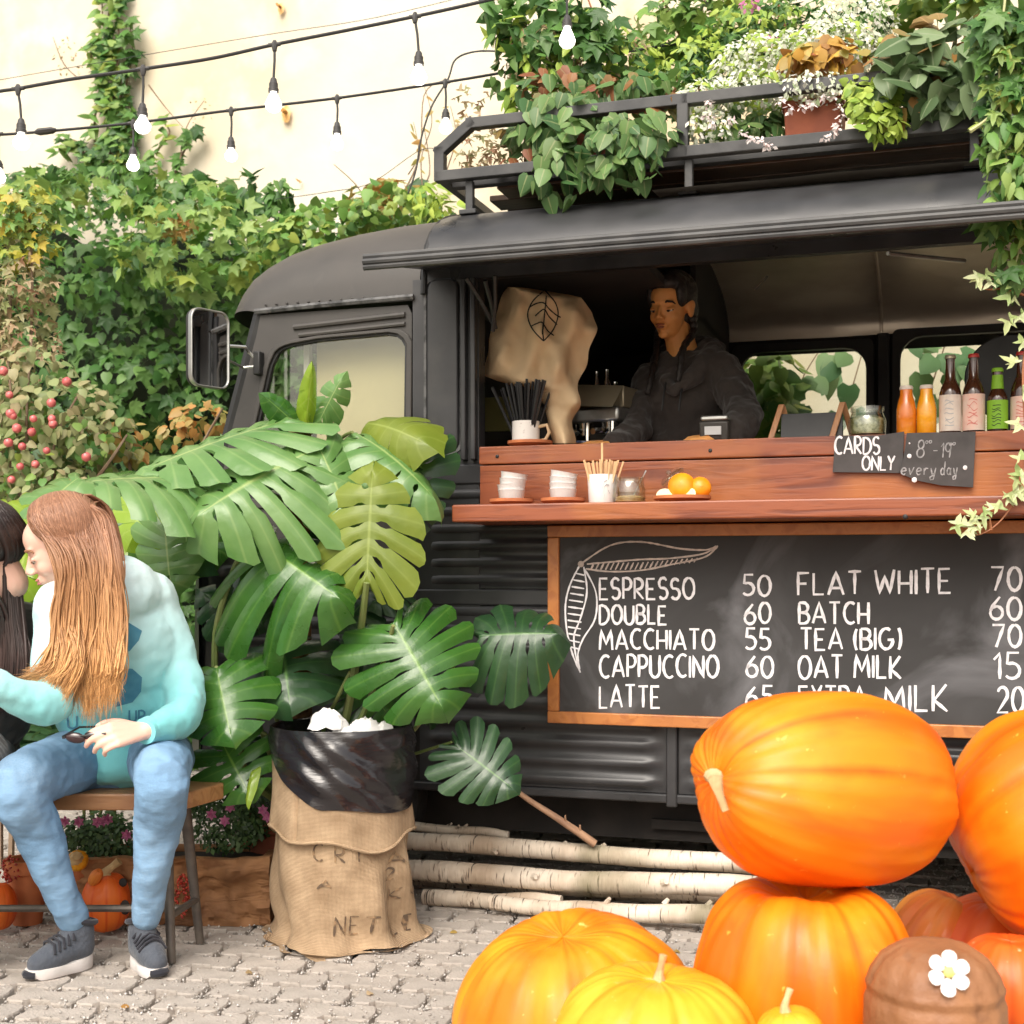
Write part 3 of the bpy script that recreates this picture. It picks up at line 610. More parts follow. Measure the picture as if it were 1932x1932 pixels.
m = MB(TM); a_, b_ = TP(1675,478,-.25), TP(1820,492,.1); m.tube([a_, b_], .006, 6); m.build('awning_stay', M['alu'], truck); m = MB(TM); a_, b_ = TP(1425,545,.3), TP(1447,522,.2); m.tube([a_, b_], .004, 6); m.build('awning_stay', M['alu'], truck)
# roof rack
VR = .2; zr0, zr1 = 2.392, 2.56; ur0 = TP(831, 345, VR).x; uch = TP(905, 240, VR).x
rack_c = [(ur0, zr0), (ur0, zr0+.085), (uch-.03, zr1), (U1, zr1), (U1, zr0)]
rk = MB(TM)
def bar(mb, a, b, w=.018, M_=None):
    a, b = Vector(a), Vector(b); d = (b-a).normalized(); s = Vector((0,1,0)) if abs(d.y) < .9 else Vector((1,0,0)); n1 = d.cross(s).normalized(); n2 = n1.cross(d).normalized()
    vs = [p + n1*x*w + n2*y*w for p in (a-d*w*.9, b+d*w*.9) for x, y in ((-1,-1),(1,-1),(1,1),(-1,1))]
    mb.add(vs, [(0,1,2,3),(7,6,5,4),(0,4,5,1),(1,5,6,2),(2,6,7,3),(3,7,4,0)])
for v in (VR, 1.45):
    for a_, b_ in zip(rack_c, rack_c[1:]+rack_c[:1]): bar(rk, (a_[0], v, a_[1]), (b_[0], v, b_[1]))
rack = rk.build('roof_rack', M['rackpaint'], truck, smooth=False, bevel=.003)
upx = [TP(p, 250, VR).x for p in (1289, 1600)]
for u in (upx[0], upx[0]+.95, upx[0]+1.9):
    m = MB(TM); bar(m, (u, VR, zr0), (u, VR, zr1)); m.build('rack_post', M['rackpaint'], rack, smooth=False, bevel=.003)
for u in (ur0, uch+.5, 1.6, U1-.05):
    m = MB(TM); bar(m, (u, VR, zr0), (u, 1.45, zr0), .014); m.build('cross_bar', M['rackpaint'], rack, smooth=False)
m = MB(TM); m.box((ur0+.02, VR+.06, zr0-.02), (U1, VR+.10, zr0+.02)); m.build('inner_rail', M['rackpaint'], rack, smooth=False)
nb = 9
for k in range(nb):
    v0 = VR+.12 + k*(1.22/nb); m = MB(TM); m.box((ur0+.08+random.uniform(0,.1), v0, zr0-.022), (U1, v0+1.22/nb-.008, zr0-.002)); m.build('deck_board', M['darkwood'], rack, smooth=False, bevel=.002)
for (px, v) in ((887, .22), (1300, .22), (1838, .22), (887, 1.3), (1500, 1.3)):
    u = TP(px, 380, v).x; z = 1.99 + .335*(1-abs((.9-v)/.912)**(2/.72))**.36
    m = MB(TM); m.box((u-.013, v-.013, z-.002), (u+.013, v+.013, zr0-.018)); m.box((u-.03, v-.03, z-.004), (u+.03, v+.03, z+.012)); m.build('rack_foot', M['rackpaint'], rack, smooth=False, bevel=.003)
# mirror
mir = MB(TM); a_ = TP(488, 668, -.03); c_ = TP(398, 650, -.22)
mc = TP(396, 658, -.24); MMir = TM @ Matrix.Translation(mc) @ Matrix.Rotation(R(70), 4, 'Z')
hw, hh = .078, .126
m = MB(MMir); frame_prism(m, rrect(-hw,-hh,hw,hh,.035), rrect(-hw+.006,-hh+.006,hw-.006,hh-.006,.03), -.006, .012); mo = m.build('wing_mirror', M['alu'], truck, bevel=.002)
MB(MMir).prism(rrect(-hw+.005,-hh+.005,hw-.005,hh-.005,.03), -.001, .003).build('mirror_glass', M['mirror'], mo, smooth=False)
MB(MMir).prism(rrect(-hw+.001,-hh+.001,hw-.001,hh-.001,.034), .006, .03).build('mirror_back', M['black'], mo, bevel=.01)
m = MB(TM); e = TP(486, 680, -.02)
m.tube([mc+Vector((.012,.065,.02)), mc+Vector((.06,.12,.022)), e+Vector((-.03,-.01,.03)), e], .0055, 6); m.tube([mc+Vector((.012,.065,-.02)), e+Vector((-.045,-.02,-.025)), e+Vector((0,0,-.02))], .0045, 6); m.build('mirror_arm', M['alu'], truck)
m = MB(TM); m.box((e.x-.012, e.y-.012, e.z-.05), (e.x+.014, .01, e.z+.03)); m.build('mirror_bracket', M['black'], truck, bevel=.005)
# ============================================================= serving counter (planks fixed to the truck)
uc0 = TP(905, 900, -.05).x
ctr = MB(TM); zl1 = 1.252; zl0 = 1.200; zt_ = 1.447
ctr.box((uc0, -.03, zl1+.001), (U1, -.012, zt_-.06)); counter = ctr.build('counter', M['redwood'], truck, smooth=False, bevel=.002)
m = MB(TM); m.box((uc0-.002, -.052, zt_-.056), (U1, -.010, zt_)); m.build('top_plank', M['redwood'], counter, smooth=False, bevel=.004)
m = MB(TM); m.box((uc0-.001, -.046, zl1+.002), (U1, -.031, zt_-.059)); m.build('back_plank', M['redwood'], counter, smooth=False, bevel=.003)
m = MB(TM); m.box((uc0+.0, -.30, zl0), (U1, -.012, zl1)); m.build('ledge_plank', M['redwood'], counter, smooth=False, bevel=.005)
m = MB(TM); m.box((uc0+.01, -.008, zt_-.05), (U1, .42, zt_-.012)); m.build('inner_worktop', M['redwood'], counter, smooth=False, bevel=.003)
m = MB(TM)
for px, py in ((938,853),(1340,842),(1700,828)):
    p_ = TP(px, py+8, -.053); m = MB(TM); m.ball(p_, (.006,.003,.006), 8, 6); m.build('bolt', M['black'], counter)
m = MB(TM); m.ball(TP(1708, 975, -.301), (.007,.003,.007), 8, 6); m.build('bolt', M['black'], counter)

counter['label'] = 'red stained wooden serving counter with projecting ledge'
# menu board
ub0 = TP(1035, 1180, -.05).x; zb0 = TP(1035,1363,-.05).z
mbM = TM @ Matrix.Translation((ub0, -.05, zb0)); menu = thing('menu_board', 'long chalkboard coffee menu in an orange wooden frame hung below the counter', 'menu board', mbM)
bw, bh = U1-ub0-.3, 1.195-zb0; fw = .036
MB(mbM).box((.01, .0, .01), (bw-.01, .02, bh-.01)).build('chalkboard', M['slate'], menu, smooth=False)
for nm, lo, hi in (('frame_rail', (0,-.014,0), (bw,.012,fw)), ('frame_rail', (0,-.014,bh-fw), (bw,.012,bh)), ('frame_stile', (0,-.013,fw+.001), (fw,.012,bh-fw-.001)), ('frame_stile', (bw-fw,-.013,fw+.001), (bw,.012,bh-fw-.001))):
    MB(mbM).box(lo, hi).build(nm, M['framewood'], menu, smooth=False, bevel=.003)
def z4(zx, zy):      # a point of the enlarged menu view, on the board's face
    p = TP(990.5 + zx*.4873, 971.7 + zy*.4873, -.05); return (p.x, p.z)
def onboard(x, y, h): return Vector((x, -.05 - h, y))
lines = [('ESPRESSO',290,655,325,245),('50',845,950,312,232),('FLAT WHITE',1058,1648,(308,303),(225,207)),('70',1805,1920,290,198),
 ('DOUBLE',290,548,422,350),('60',850,950,420,342),('BATCH',1062,1330,420,338),('60',1800,1920,405,318),
 ('MACCHIATO',290,732,520,444),('55',855,948,520,440),('TEA (BIG)',1068,1455,520,438),('70',1810,1920,512,425),
 ('CAPPUCCINO',290,748,628,544),('60',857,960,628,548),('OAT MILK',1060,1455,632,545),('15',1815,1915,635,535),
 ('LATTE',290,522,745,662),('65',855,960,745,662),('EXTRA',1062,1320,745,662),('MILK',1392,1635,(758,762),(668,655)),('20',1830,1930,764,668)]
# columns further right, out of the photo's frame, stay bare
for t, xa, xb, yb, yt in lines:
    yb = yb if isinstance(yb, tuple) else (yb, yb); yt = yt if isinstance(yt, tuple) else (yt, yt)
    A, B, C_, D = z4(xa, yb[0]), z4(xb, yb[1]), z4(xa, yt[0]), z4(xb, yt[1])
    m = MB(TM); strokes_to(m, text_strokes(t, A[0], B[0], (A[1], B[1]), (C_[1], D[1])), onboard, .0042, .22); m.build('lettering', M['chalk'], menu, smooth=False)
def cr(pts, n=6):
    out = []; P_ = [pts[0]] + list(pts) + [pts[-1]]
    for i in range(1, len(P_)-2):
        for k in range(n):
            t = k/n; a, b, c, d = P_[i-1], P_[i], P_[i+1], P_[i+2]
            out.append(tuple(.5*(2*b[j]+(c[j]-a[j])*t+(2*a[j]-5*b[j]+4*c[j]-d[j])*t*t+(3*b[j]-a[j]-3*c[j]+d[j])*t**3) for j in range(len(a))))
    out.append(tuple(pts[-1])); return out
up = [cr(x) for x in ([(215,190),(330,118),(450,104),(600,130),(700,135),(740,122)], [(235,208),(330,219),(450,214),(560,193),(690,165),(738,130),(745,118)], [(240,190),(330,182),(450,172),(560,168),(690,150),(740,120)])]
dn = [cr(x) for x in ([(212,195),(175,270),(157,350),(163,450),(185,540),(215,610)], [(228,200),(240,300),(215,400),(190,470),(200,560),(215,610)], [(232,210),(275,300),(272,400),(225,480),(205,540),(212,600)])]
hat = []
for k in range(22):
    x = 255 + k*19; hat.append([(x, 212 - max(0, x-430)*.13), (x+14, 184 - max(0, x-430)*.08)])
for k in range(12):
    y = 225 + k*26; hat.append([(205 - 40*math.sin((y-190)/420*PI)+(y-300)*.0, y), (232 - 25*abs((y-250)/300), y+8)])
for nm, ss, mt, ww in (('pod_drawing', up+hat[:22], 'chalkwarm', .0026), ('pod_drawing', dn+hat[22:], 'chalk', .0026)):
    m = MB(TM); strokes_to(m, [[z4(*p) for p in s] for s in ss], onboard, ww, .3); m.build(nm, M[mt], menu, smooth=False)
p_ = z4(217,190); m = MB(TM); m.ball((p_[0], -.052, p_[1]), (.010,.003,.010), 8, 6); m.build('pod_drawing', M['chalkwarm'], menu)
# ============================================================= foliage
def leafmat(name, cols, rough=.45, transl=.25, vein=None, coat=0, spec=.4):
    return mk(name, cols[0], rough=rough, island=cols, transl=transl, vein=vein, coat=coat, spec=spec)
M['ivy'] = leafmat('creeper_leaf', [(.028,.085,.02),(.06,.16,.035),(.12,.26,.055),(.045,.12,.025),(.17,.31,.08),(.03,.09,.022)])
M['ivylight'] = leafmat('light_ivy_leaf', [(.08,.21,.04),(.17,.33,.06),(.30,.42,.11),(.06,.16,.03),(.36,.43,.08)])
M['variegated'] = leafmat('variegated_ivy_leaf', [(.45,.52,.25),(.62,.66,.40),(.30,.42,.14),(.55,.58,.30)])
M['yellowleaf'] = leafmat('yellow_leaf', [(.36,.42,.06),(.48,.45,.05),(.24,.34,.07),(.52,.38,.06)])
M['dryleaf'] = leafmat('dry_leaf', [(.42,.28,.16),(.50,.38,.24),(.34,.34,.16),(.38,.20,.12),(.30,.36,.16)])
M['appleleaf'] = leafmat('apple_leaf', [(.22,.28,.10),(.34,.34,.16),(.16,.24,.08),(.38,.32,.17),(.28,.34,.14)])
M['rustleaf'] = leafmat('autumn_leaf', [(.45,.18,.04),(.38,.26,.08),(.30,.30,.08),(.5,.26,.08)])
M['heartleaf'] = leafmat('heart_leaf', [(.05,.13,.04),(.10,.20,.06),(.19,.31,.10),(.07,.15,.05),(.15,.24,.07)], vein=[(.30,.34,.15), .13], rough=.4)
M['paneleaf'] = leafmat('backlit_leaf', [(.12,.26,.12),(.18,.32,.14),(.25,.40,.18)])
M['coleus'] = leafmat('red_brown_leaf', [(.22,.07,.035),(.32,.14,.05),(.20,.20,.06),(.28,.10,.05)], vein=[(.3,.2,.1), .12])
M['whiteleaf'] = leafmat('white_speckled_leaf', [(.62,.68,.50),(.78,.78,.70),(.36,.46,.24),(.80,.76,.72),(.50,.58,.36)], transl=.15)
M['pinkwhite'] = leafmat('pinkish_white_leaf', [(.8,.68,.66),(.82,.76,.74),(.7,.5,.48)], transl=.15)
M['greyleaf'] = leafmat('large_grey_green_leaf', [(.06,.11,.045),(.12,.19,.08),(.22,.30,.15),(.08,.14,.05)], vein=[(.28,.34,.2), .14])
M['brownback'] = leafmat('brown_backed_leaf', [(.30,.13,.04),(.38,.20,.06),(.26,.20,.06),(.22,.10,.04)], vein=[(.4,.25,.1), .12])
M['limeleaf'] = leafmat('lime_leaf', [(.28,.42,.05),(.42,.52,.09),(.20,.34,.05)])
M['orangeleaf'] = leafmat('orange_leaf', [(.55,.28,.05),(.6,.4,.07),(.35,.12,.05),(.35,.35,.08)])
M['mumleaf'] = leafmat('small_dark_leaf', [(.03,.07,.025),(.06,.12,.04),(.10,.18,.06),(.04,.08,.03)])
M['pink'] = leafmat('pink_petal', [(.62,.16,.36),(.7,.3,.5),(.5,.12,.3)], transl=.2)
M['berry'] = mk('red_berry', (.4,.02,.015), rough=.35, island=[(.4,.02,.015),(.5,.06,.03),(.25,.02,.02)])
M['apple'] = mk('crab_apple', (.50,.05,.08), (.58,.14,.13), rough=.35, sc=20, coat=.3)
M['stem'] = mk('green_stem', (.14,.20,.05), (.2,.22,.08), rough=.6, sc=9)
M['redstem'] = mk('reddish_stem', (.36,.14,.06), rough=.6)
M['twig'] = mk('woody_twig', (.16,.10,.06), (.24,.17,.11), rough=.8, sc=9)
M['palestem'] = mk('pale_stem', (.46,.46,.22), rough=.6)
def T_heart(w=.42, bend=.12, cup=.10):
    ys = (0, .18, .45, .75, 1.0); xs = (.55, 1.0, .9, .5, 0)
    v = [(0, y, -bend*y*y) for y in ys]; uv = [(0, 1)]*5
    for s in (-1, 1):
        for y, x in zip((-.10, .12, .42, .74), xs[:4]): v.append((s*w*x, y, -bend*y*y - cup*x)); uv.append((1, 1))
    f = []
    for b, fl in ((5, 0), (9, 1)):
        q = [(0,1,b+1,b),(1,2,b+2,b+1),(2,3,b+3,b+2)]
        for a in q:
            t = [(a[0],a[1],a[2]),(a[0],a[2],a[3])]
            f += t if fl else [x[::-1] for x in t]
        t = (3,4,b+3); f.append(t if fl else t[::-1])
    return v, f, uv
def T_lobed(n=5, deep=.45, bend=.15):
    v = [(0, .12, 0)]; uv = [(0,1)]; tips = {5: (-118,-62,0,62,118), 3: (-75, 0, 75)}[n]
    ang = []; 
    for k, a in enumerate(tips):
        Lr = {5: (.5,.72,.9,.72,.5), 3: (.62,.95,.62)}[n][k]
        if k: ang.append(((a+tips[k-1])/2, deep))
        ang.append((a-16, Lr*.62)); ang.append((a, Lr)); ang.append((a+16, Lr*.62))
    for a, r in ang:
        x, y = r*math.sin(R(a)), r*math.cos(R(a)); v.append((x, .12+y, -bend*r*r + .06*(r < .5))); uv.append((r, 1))
    k = len(ang); f = [(0, i+2, i+1) for i in range(k-1)] + [(0, 1, k)]
    return v, [t for t in f], uv
TH_, TL5, TL3 = T_heart(), T_lobed(5), T_lobed(3, .3)
TOV = T_heart(.26, .2, .08); TSM = ([(0,0,0),(.3,.5,-.05),(0,1,-.12),(-.3,.5,-.05)], [(0,1,2),(0,2,3)], [(0,1),(1,1),(0,1),(1,1)])
def nrm(a): return a / np.maximum(np.linalg.norm(a, axis=-1, keepdims=True), 1e-9)
def frames(n, tip):
    n = nrm(n); t = nrm(tip - (tip*n).sum(1, keepdims=True)*n); x = np.cross(t, n); return np.stack([x, t, n], 2)
def leafset(parent, tmpl, P, N, Tp, S, mat, singles=0, pname='leaf', sname='foliage'):
    P = np.asarray(P); S = np.asarray(S); Rm = frames(np.asarray(N), np.asarray(Tp)); order = np.argsort(np.linalg.norm(P - np.array(CAM), axis=1) - S*2.0)
    tv, tf, tuv = tmpl
    if singles:
        me = bpy.data.meshes.get(pname + '_' + mat.name) or None
        if me is None:
            me = bpy.data.meshes.new(pname + '_' + mat.name); me.from_pydata(tv, [], tf); ul = me.uv_layers.new(name='UVMap')
            for l in me.loops: ul.data[l.index].uv = tuv[l.vertex_index]
            me.materials.append(mat); me.shade_smooth()
        Pi = WM[parent.name].inverted()
        for i in order[:singles]:
            m4 = np.eye(4); m4[:3,:3] = Rm[i]*S[i]; m4[:3,3] = P[i]; link(pname, me, parent, Pi @ Matrix(m4.tolist()))
    rest = order[singles:]
    if len(rest):
        V, F = scatter(tv, tf, P[rest], Rm[rest], S[rest]); uv = np.tile(np.array(tuv), (len(rest), 1))
        o = np_mesh(sname, V, F, mat, parent, uv=uv, smooth=True); o['kind'] = 'stuff'
def blob_pts(blobs, n, shell=.5):
    """blobs: (px, py, Y, rx, ry, rz in metres) ellipsoids placed by pixel and depth"""
    wts = np.array([b[3]*b[4]*max(b[5], .02) for b in blobs])**.75; wts /= wts.sum(); P, O = [], []
    for b, k in zip(blobs, rng.multinomial(n, wts)):
        d = nrm(rng.normal(size=(k,3))); r = rng.random(k)**(1/3*(1-shell)+.02)
        c = np.array(W(b[0], b[1], b[2])); s = b[2]/FP; rad = np.array([b[3]*s, b[5], b[4]*s])
        P.append(c + d*r[:,None]*rad); O.append(d)
    return np.concatenate(P), np.concatenate(O)
def veg(parent, tmpl, blobs, n, size, mat, singles=0, out=.6, cam_=.5, up=.45, rnd=.45, droop=1.0, trand=.6, shell=.5, pname='leaf', sname='foliage'):
    P, O = blob_pts(blobs, n, shell); k = len(P)
    N = O*out + np.array([0,-cam_,up]) + rng.normal(size=(k,3))*rnd; Tp = np.tile([0,-.15,-droop], (k,1)) + O*.5 + rng.normal(size=(k,3))*trand
    leafset(parent, tmpl, P, N, Tp, rng.uniform(size[0], size[1], k), mat, singles, pname, sname); return P
def stems(parent, segs, r, mat, name='stem'):
    for s in segs:
        m = MB(); p = cr([tuple(x) for x in s], 5) if len(s) > 2 else s; n = len(p); m.tube(p, [r*(1-.6*i/(n-1)) for i in range(n)], 5); m.build(name, mat, parent)
# ---- creeper hedge on the wall
hedge = thing('creeper_hedge', 'dense green creeper hedge covering the lower wall behind the cab', 'hedge', TM @ Matrix.Translation((-2.5, 2.5, 0)))
def htop(px):
    xs = [-900,-200,0,110,200,350,450,530,570,640,700,760,830,900,1200]; ys = [300,330,335,325,305,335,350,372,405,395,352,345,392,440,460]
    return float(np.interp(px, xs, ys))
P = []; N = []; SZ = []
def hsurf(w_):      # how far the foliage swells out from the wall at this spot
    a = mnoise.noise(Vector((w_.x*2.3, w_.z*2.3, 1.7))); b_ = mnoise.noise(Vector((w_.x*5.5, w_.z*5.5, 7.1))); return .55 + .38*a + .20*b_
for _ in range(15000):
    px = random.uniform(-700, 1150); t = random.random(); top = htop(px) + 26*mnoise.noise(Vector((px*.025, 0, 2))) + 12*mnoise.noise(Vector((px*.09, 0, 5)))
    py = top + (1560-top)*t**1.15 + random.gauss(0, 7); w_ = TW(px, py, 2.3)
    out = hsurf(w_)*min(1, .35 + t*3); dep = random.random()**1.7; v = 2.80 - out*(1-.55*dep) - .05; w_ = TW(px, py, v)
    if w_.z < .02: continue
    dx = hsurf(w_+Vector((.05,0,0))) - hsurf(w_-Vector((.05,0,0))); dz = hsurf(w_+Vector((0,0,.05))) - hsurf(w_-Vector((0,0,.05)))
    P.append(w_); N.append((random.gauss(0,.45) - dx*5, -1+random.gauss(0,.35), .45+random.gauss(0,.4) - dz*5)); SZ.append(random.uniform(.045,.12)*(1-.3*dep))
P = np.array(P); N = np.array(N); SZ = np.array(SZ); k = len(P); sel = rng.random(k) < .5
Tp = np.tile([0,-.4,-.9],(k,1)) + rng.normal(size=(k,3))*.6
leafset(hedge, TL5, P[sel], N[sel], Tp[sel], SZ[sel], M['ivy'], 180)
leafset(hedge, TH_, P[~sel], N[~sel], Tp[~sel], SZ[~sel]*.8, M['ivy'], 110)
M['hedgeshade'] = mk('hedge_shade', (.010,.018,.007), (.022,.03,.012), rough=1, sc=9)
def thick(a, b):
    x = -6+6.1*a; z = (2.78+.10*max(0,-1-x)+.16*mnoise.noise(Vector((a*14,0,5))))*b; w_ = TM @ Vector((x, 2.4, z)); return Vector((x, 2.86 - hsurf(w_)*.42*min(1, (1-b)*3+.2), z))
m = MB(TM); m.grid(thick, 120, 34); m.build('hedge_shade_backing', M['hedgeshade'], hedge)['kind'] = 'stuff'  # near-black sheet behind the leaves paints the shade in their gaps
veg(hedge, TH_, [(640,420,6.6,110,30,.3),(560,470,6.6,90,50,.3),(740,400,6.6,90,45,.3)], 520, (.035,.075), M['ivylight'], rnd=.7, trand=1)
veg(hedge, TL5, [(120,370,6.9,120,40,.3),(330,380,6.9,120,45,.3),(400,470,6.7,200,90,.3)], 420, (.05,.10), M['ivylight'], cam_=.8, rnd=.7, trand=1)
veg(hedge, TL3, [(740,360,6.6,30,16,.1),(700,390,6.6,50,20,.1),(330,430,6.6,40,20,.1)], 90, (.04,.08), M['rustleaf'], rnd=.8, trand=1)
veg(hedge, TOV, [(250,320,6.9,40,20,.1),(470,350,6.9,30,25,.1),(530,360,6.9,25,25,.1),(110,330,6.9,60,16,.1)], 120, (.05,.09), M['ivy'], rnd=.8, trand=1.2)
def climb(parent, pts, r, gap_, size, mat, tmpl=TOV, spread=.05, keep=1.0, every=1):
    """a stem with leaves set alternately along it"""
    pts = [tuple(p) for p in pts]; p = [Vector(a) for a in cr(pts, 8)]; m = MB(); m.tube(p, [r*(1-.6*i/(len(p)-1)) for i in range(len(p))], 5); m.build('stem', M['twig'], parent); acc = 0; P_, N_, T_ = [], [], []; sd_ = 1
    for a, b_ in zip(p[:-1], p[1:]):
        L_ = (b_-a).length; acc += L_
        while acc > gap_:
            acc -= gap_; sd_ = -sd_; q_ = a.lerp(b_, random.random())
            for _ in range(random.choice((1,1,2))): P_.append(q_ + Vector((random.gauss(0,spread*.4), -abs(random.gauss(0,spread*.5)), random.gauss(0,spread*.3)))); N_.append((random.gauss(0,.5), -.9, random.gauss(.55,.4))); T_.append((sd_*random.uniform(.3,1.2), -.3, random.gauss(-.25,.5)))
    if P_: leafset(parent, tmpl, np.array(P_), np.array(N_), np.array(T_), rng.uniform(size[0], size[1], len(P_)), mat, min(len(P_), 60))
# ---- column of vine up the wall
vine = thing('wall_vine', 'narrow column of green vine climbing the cream wall above the hedge', 'climbing plant', TW(205, 320, 2.9))
for k, pts in enumerate(([(205,330),(212,230),(196,130),(222,30),(215,-60)], [(225,330),(232,220),(214,110),(206,20),(230,-60)], [(185,330),(178,240),(188,150),(172,110),(180,60)], [(215,330),(250,250),(238,170),(250,100),(244,40)], [(200,330),(200,260),(215,170),(196,60),(190,-60)], [(200,330),(160,290),(130,275),(105,290)], [(190,310),(150,270),(120,262)], [(240,330),(290,290),(320,250),(300,225)], [(230,330),(210,200),(225,80),(208,-40)], [(330,330),(345,290),(362,262),(385,240)], [(205,200),(185,160),(195,90),(178,70)])):
    climb(vine, [TW(x, y, 2.93) for x, y in pts], .009, .022, (.05,.10), M['ivylight' if k % 3 else 'ivy'], TOV if k % 2 else TH_)
stems(vine, [[TW(150,150,2.93), TW(120,120,2.95), TW(100,70,2.95)], [TW(340,300,2.9), TW(352,240,2.95), TW(385,190,2.95)], [TW(280,160,2.9), TW(310,200,2.95), TW(345,240,2.95)]], .005, M['twig'])
veg(vine, TSM, [(130,110,7.6,30,40,.05),(375,210,7.6,22,30,.05)], 60, (.015,.03), M['dryleaf'], sname='dry_seed_heads')
spr = thing('wall_sprigs', 'thin brown twigs with few leaves rising against the cream wall left of the rack', 'climbing plant', TW(690, 400, 2.8))
stems(spr, [[TW(690,420,2.7), TW(680,360,2.8), TW(630,310,2.9)], [TW(740,400,2.7), TW(790,300,2.8), TW(800,180,2.9), TW(840,150,2.9)], [TW(770,380,2.7), TW(810,330,2.8), TW(800,240,2.9)]], .006, M['twig'])
veg(spr, TH_, [(700,350,6.9,45,20,.1),(735,350,6.8,25,16,.1)], 16, (.07,.11), M['rustleaf'])
for pts in ([(800,380),(795,300),(815,230),(800,160)], [(840,330),(860,260),(850,200)], [(770,330),(790,290),(780,230)]): climb(spr, [TW(x, y, 2.4) for x, y in pts], .004, .07, (.03,.055), M['rustleaf'], spread=.03)
veg(spr, TOV, [(840,400,6.2,60,20,.15),(810,370,6.4,40,25,.15)], 90, (.05,.08), M['limeleaf'])
# ---- vine behind the truck, seen through its rear windows
bv = thing('window_vine', 'leafy vine on the wall seen through the truck\'s rear windows', 'climbing plant', TW(1560, 900, 2.4))
veg(bv, TH_, [(1420,700,6.1,50,60,.2),(1455,770,6.1,50,70,.2),(1410,780,6.1,50,90,.2),(1480,850,6.1,80,50,.2)], 230, (.06,.09), M['ivylight'], cam_=.9)
veg(bv, TH_, [(1450,690,5.9,60,35,.1),(1470,770,5.9,40,70,.1)], 70, (.06,.09), M['ivylight'], cam_=.9)
veg(bv, TH_, [(1600,690,6.2,45,40,.1),(1570,680,6.1,45,30,.1),(1590,780,6.1,60,20,.1),(1760,690,6,50,70,.1),(1800,720,6,30,60,.1),(1725,650,6,30,20,.1),(1540,740,6,40,40,.1)], 34, (.085,.13), M['paneleaf'], cam_=1.2, rnd=.25)
stems(bv, [[TW(1560,900,2.4), TW(1600,760,2.6), TW(1640,620,2.8)], [TW(1560,900,2.4), TW(1500,760,2.5), TW(1560,640,2.7)], [TW(1700,900,2.5), TW(1760,720,2.6), TW(1800,600,2.7)]], .006, M['twig'])
# ---- yellowing bush, apple bush on the left
yb = thing('yellowing_bush', 'tall thin bush with yellow leaf tips and dry brown seed heads at the left edge', 'bush', GP(20, 1640))
veg(yb, TL5, [(60,380,5.4,45,35,.12),(15,410,5.4,40,50,.12),(70,430,5.4,40,20,.12),(30,480,5.4,45,30,.12),(95,470,5.4,20,16,.05)], 150, (.03,.055), M['yellowleaf'], singles=40)
veg(yb, TL5, [(60,400,5.4,45,50,.12),(15,430,5.4,40,60,.12)], 130, (.03,.055), M['ivylight'])
veg(yb, TL3, [(40,540,5.4,60,60,.15),(50,640,5.4,60,50,.15),(20,720,5.4,50,60,.15),(-60,600,5.4,70,120,.2)], 700, (.025,.05), M['dryleaf'])
veg(yb, TL5, [(40,560,5.5,70,120,.2),(-80,640,5.5,90,220,.25)], 380, (.035,.06), M['appleleaf'])
stems(yb, [[GP(20,1640), W(40,900,5.5), W(60,600,5.4), W(55,400,5.4)], [GP(0,1640), W(0,900,5.5), W(20,640,5.4), W(10,420,5.4)]], .012, M['twig'])
ab = thing('crab_apple_bush', 'crab apple bush with small red fruit behind the seated girls', 'bush', GP(90, 1660))
bl = [(60,700,5.1,80,50,.2),(110,770,5.1,110,60,.25),(170,830,5.1,90,60,.2),(60,860,5.1,90,60,.25),(30,780,5.1,70,60,.2),(130,920,5.1,120,50,.25),(0,950,5.2,120,80,.3),(-90,820,5.2,110,140,.3),(220,790,5.0,30,20,.08)]
veg(ab, TH_, bl, 1500, (.028,.052), M['appleleaf'], singles=40)
veg(ab, TH_, bl[2:7], 300, (.03,.05), M['ivylight'])
veg(ab, TH_, [(380,790,5.3,60,30,.15),(240,830,5.2,50,40,.15),(330,820,5.2,40,30,.1)], 130, (.035,.055), M['rustleaf'])
stems(ab, [[GP(90,1660), W(60,1000,5.1), W(50,800,5.0), W(60,640,5.1)], [GP(90,1660), W(110,1000,5.1), W(100,850,5.0), W(150,740,5.1)], [W(110,1000,5.1), W(200,880,5.0), W(240,820,5.0)], [GP(80,1660), W(20,1000,5.1), W(25,820,5), W(15,680,5)],
           [W(300,1000,5.2), W(370,860,5.2), W(420,770,5.2)], [W(250,1000,5.2), W(240,860,5.2), W(160,760,5.1)]], .010, M['twig'])
apples = [(18,745),(97,760),(25,785),(98,790),(63,790),(32,808),(60,815),(88,850),(16,835),(67,876),(163,862),(38,880),(22,905),(90,945),(20,780),(100,800),(42,842),(126,720),(6,700),(140,905)]
am = MB().lathe([(0.001,-.0155),(.010,-.0145),(.0165,-.005),(.0165,.005),(.010,.0135),(.003,.012)], 10); ame = None
for x, y in apples:
    if ame is None:
        o = am.build('apple', M['apple'], None); ame = o.data; bpy.data.objects.remove(o)
    q_ = W(x, y, 4.86); link('apple', ame, ab, Matrix.Translation(q_ - WM[ab.name].translation) @ Euler((random.uniform(-.5,.5), random.uniform(-.5,.5), 0)).to_matrix().to_4x4() @ Matrix.Scale(random.uniform(.8,1.1), 4))
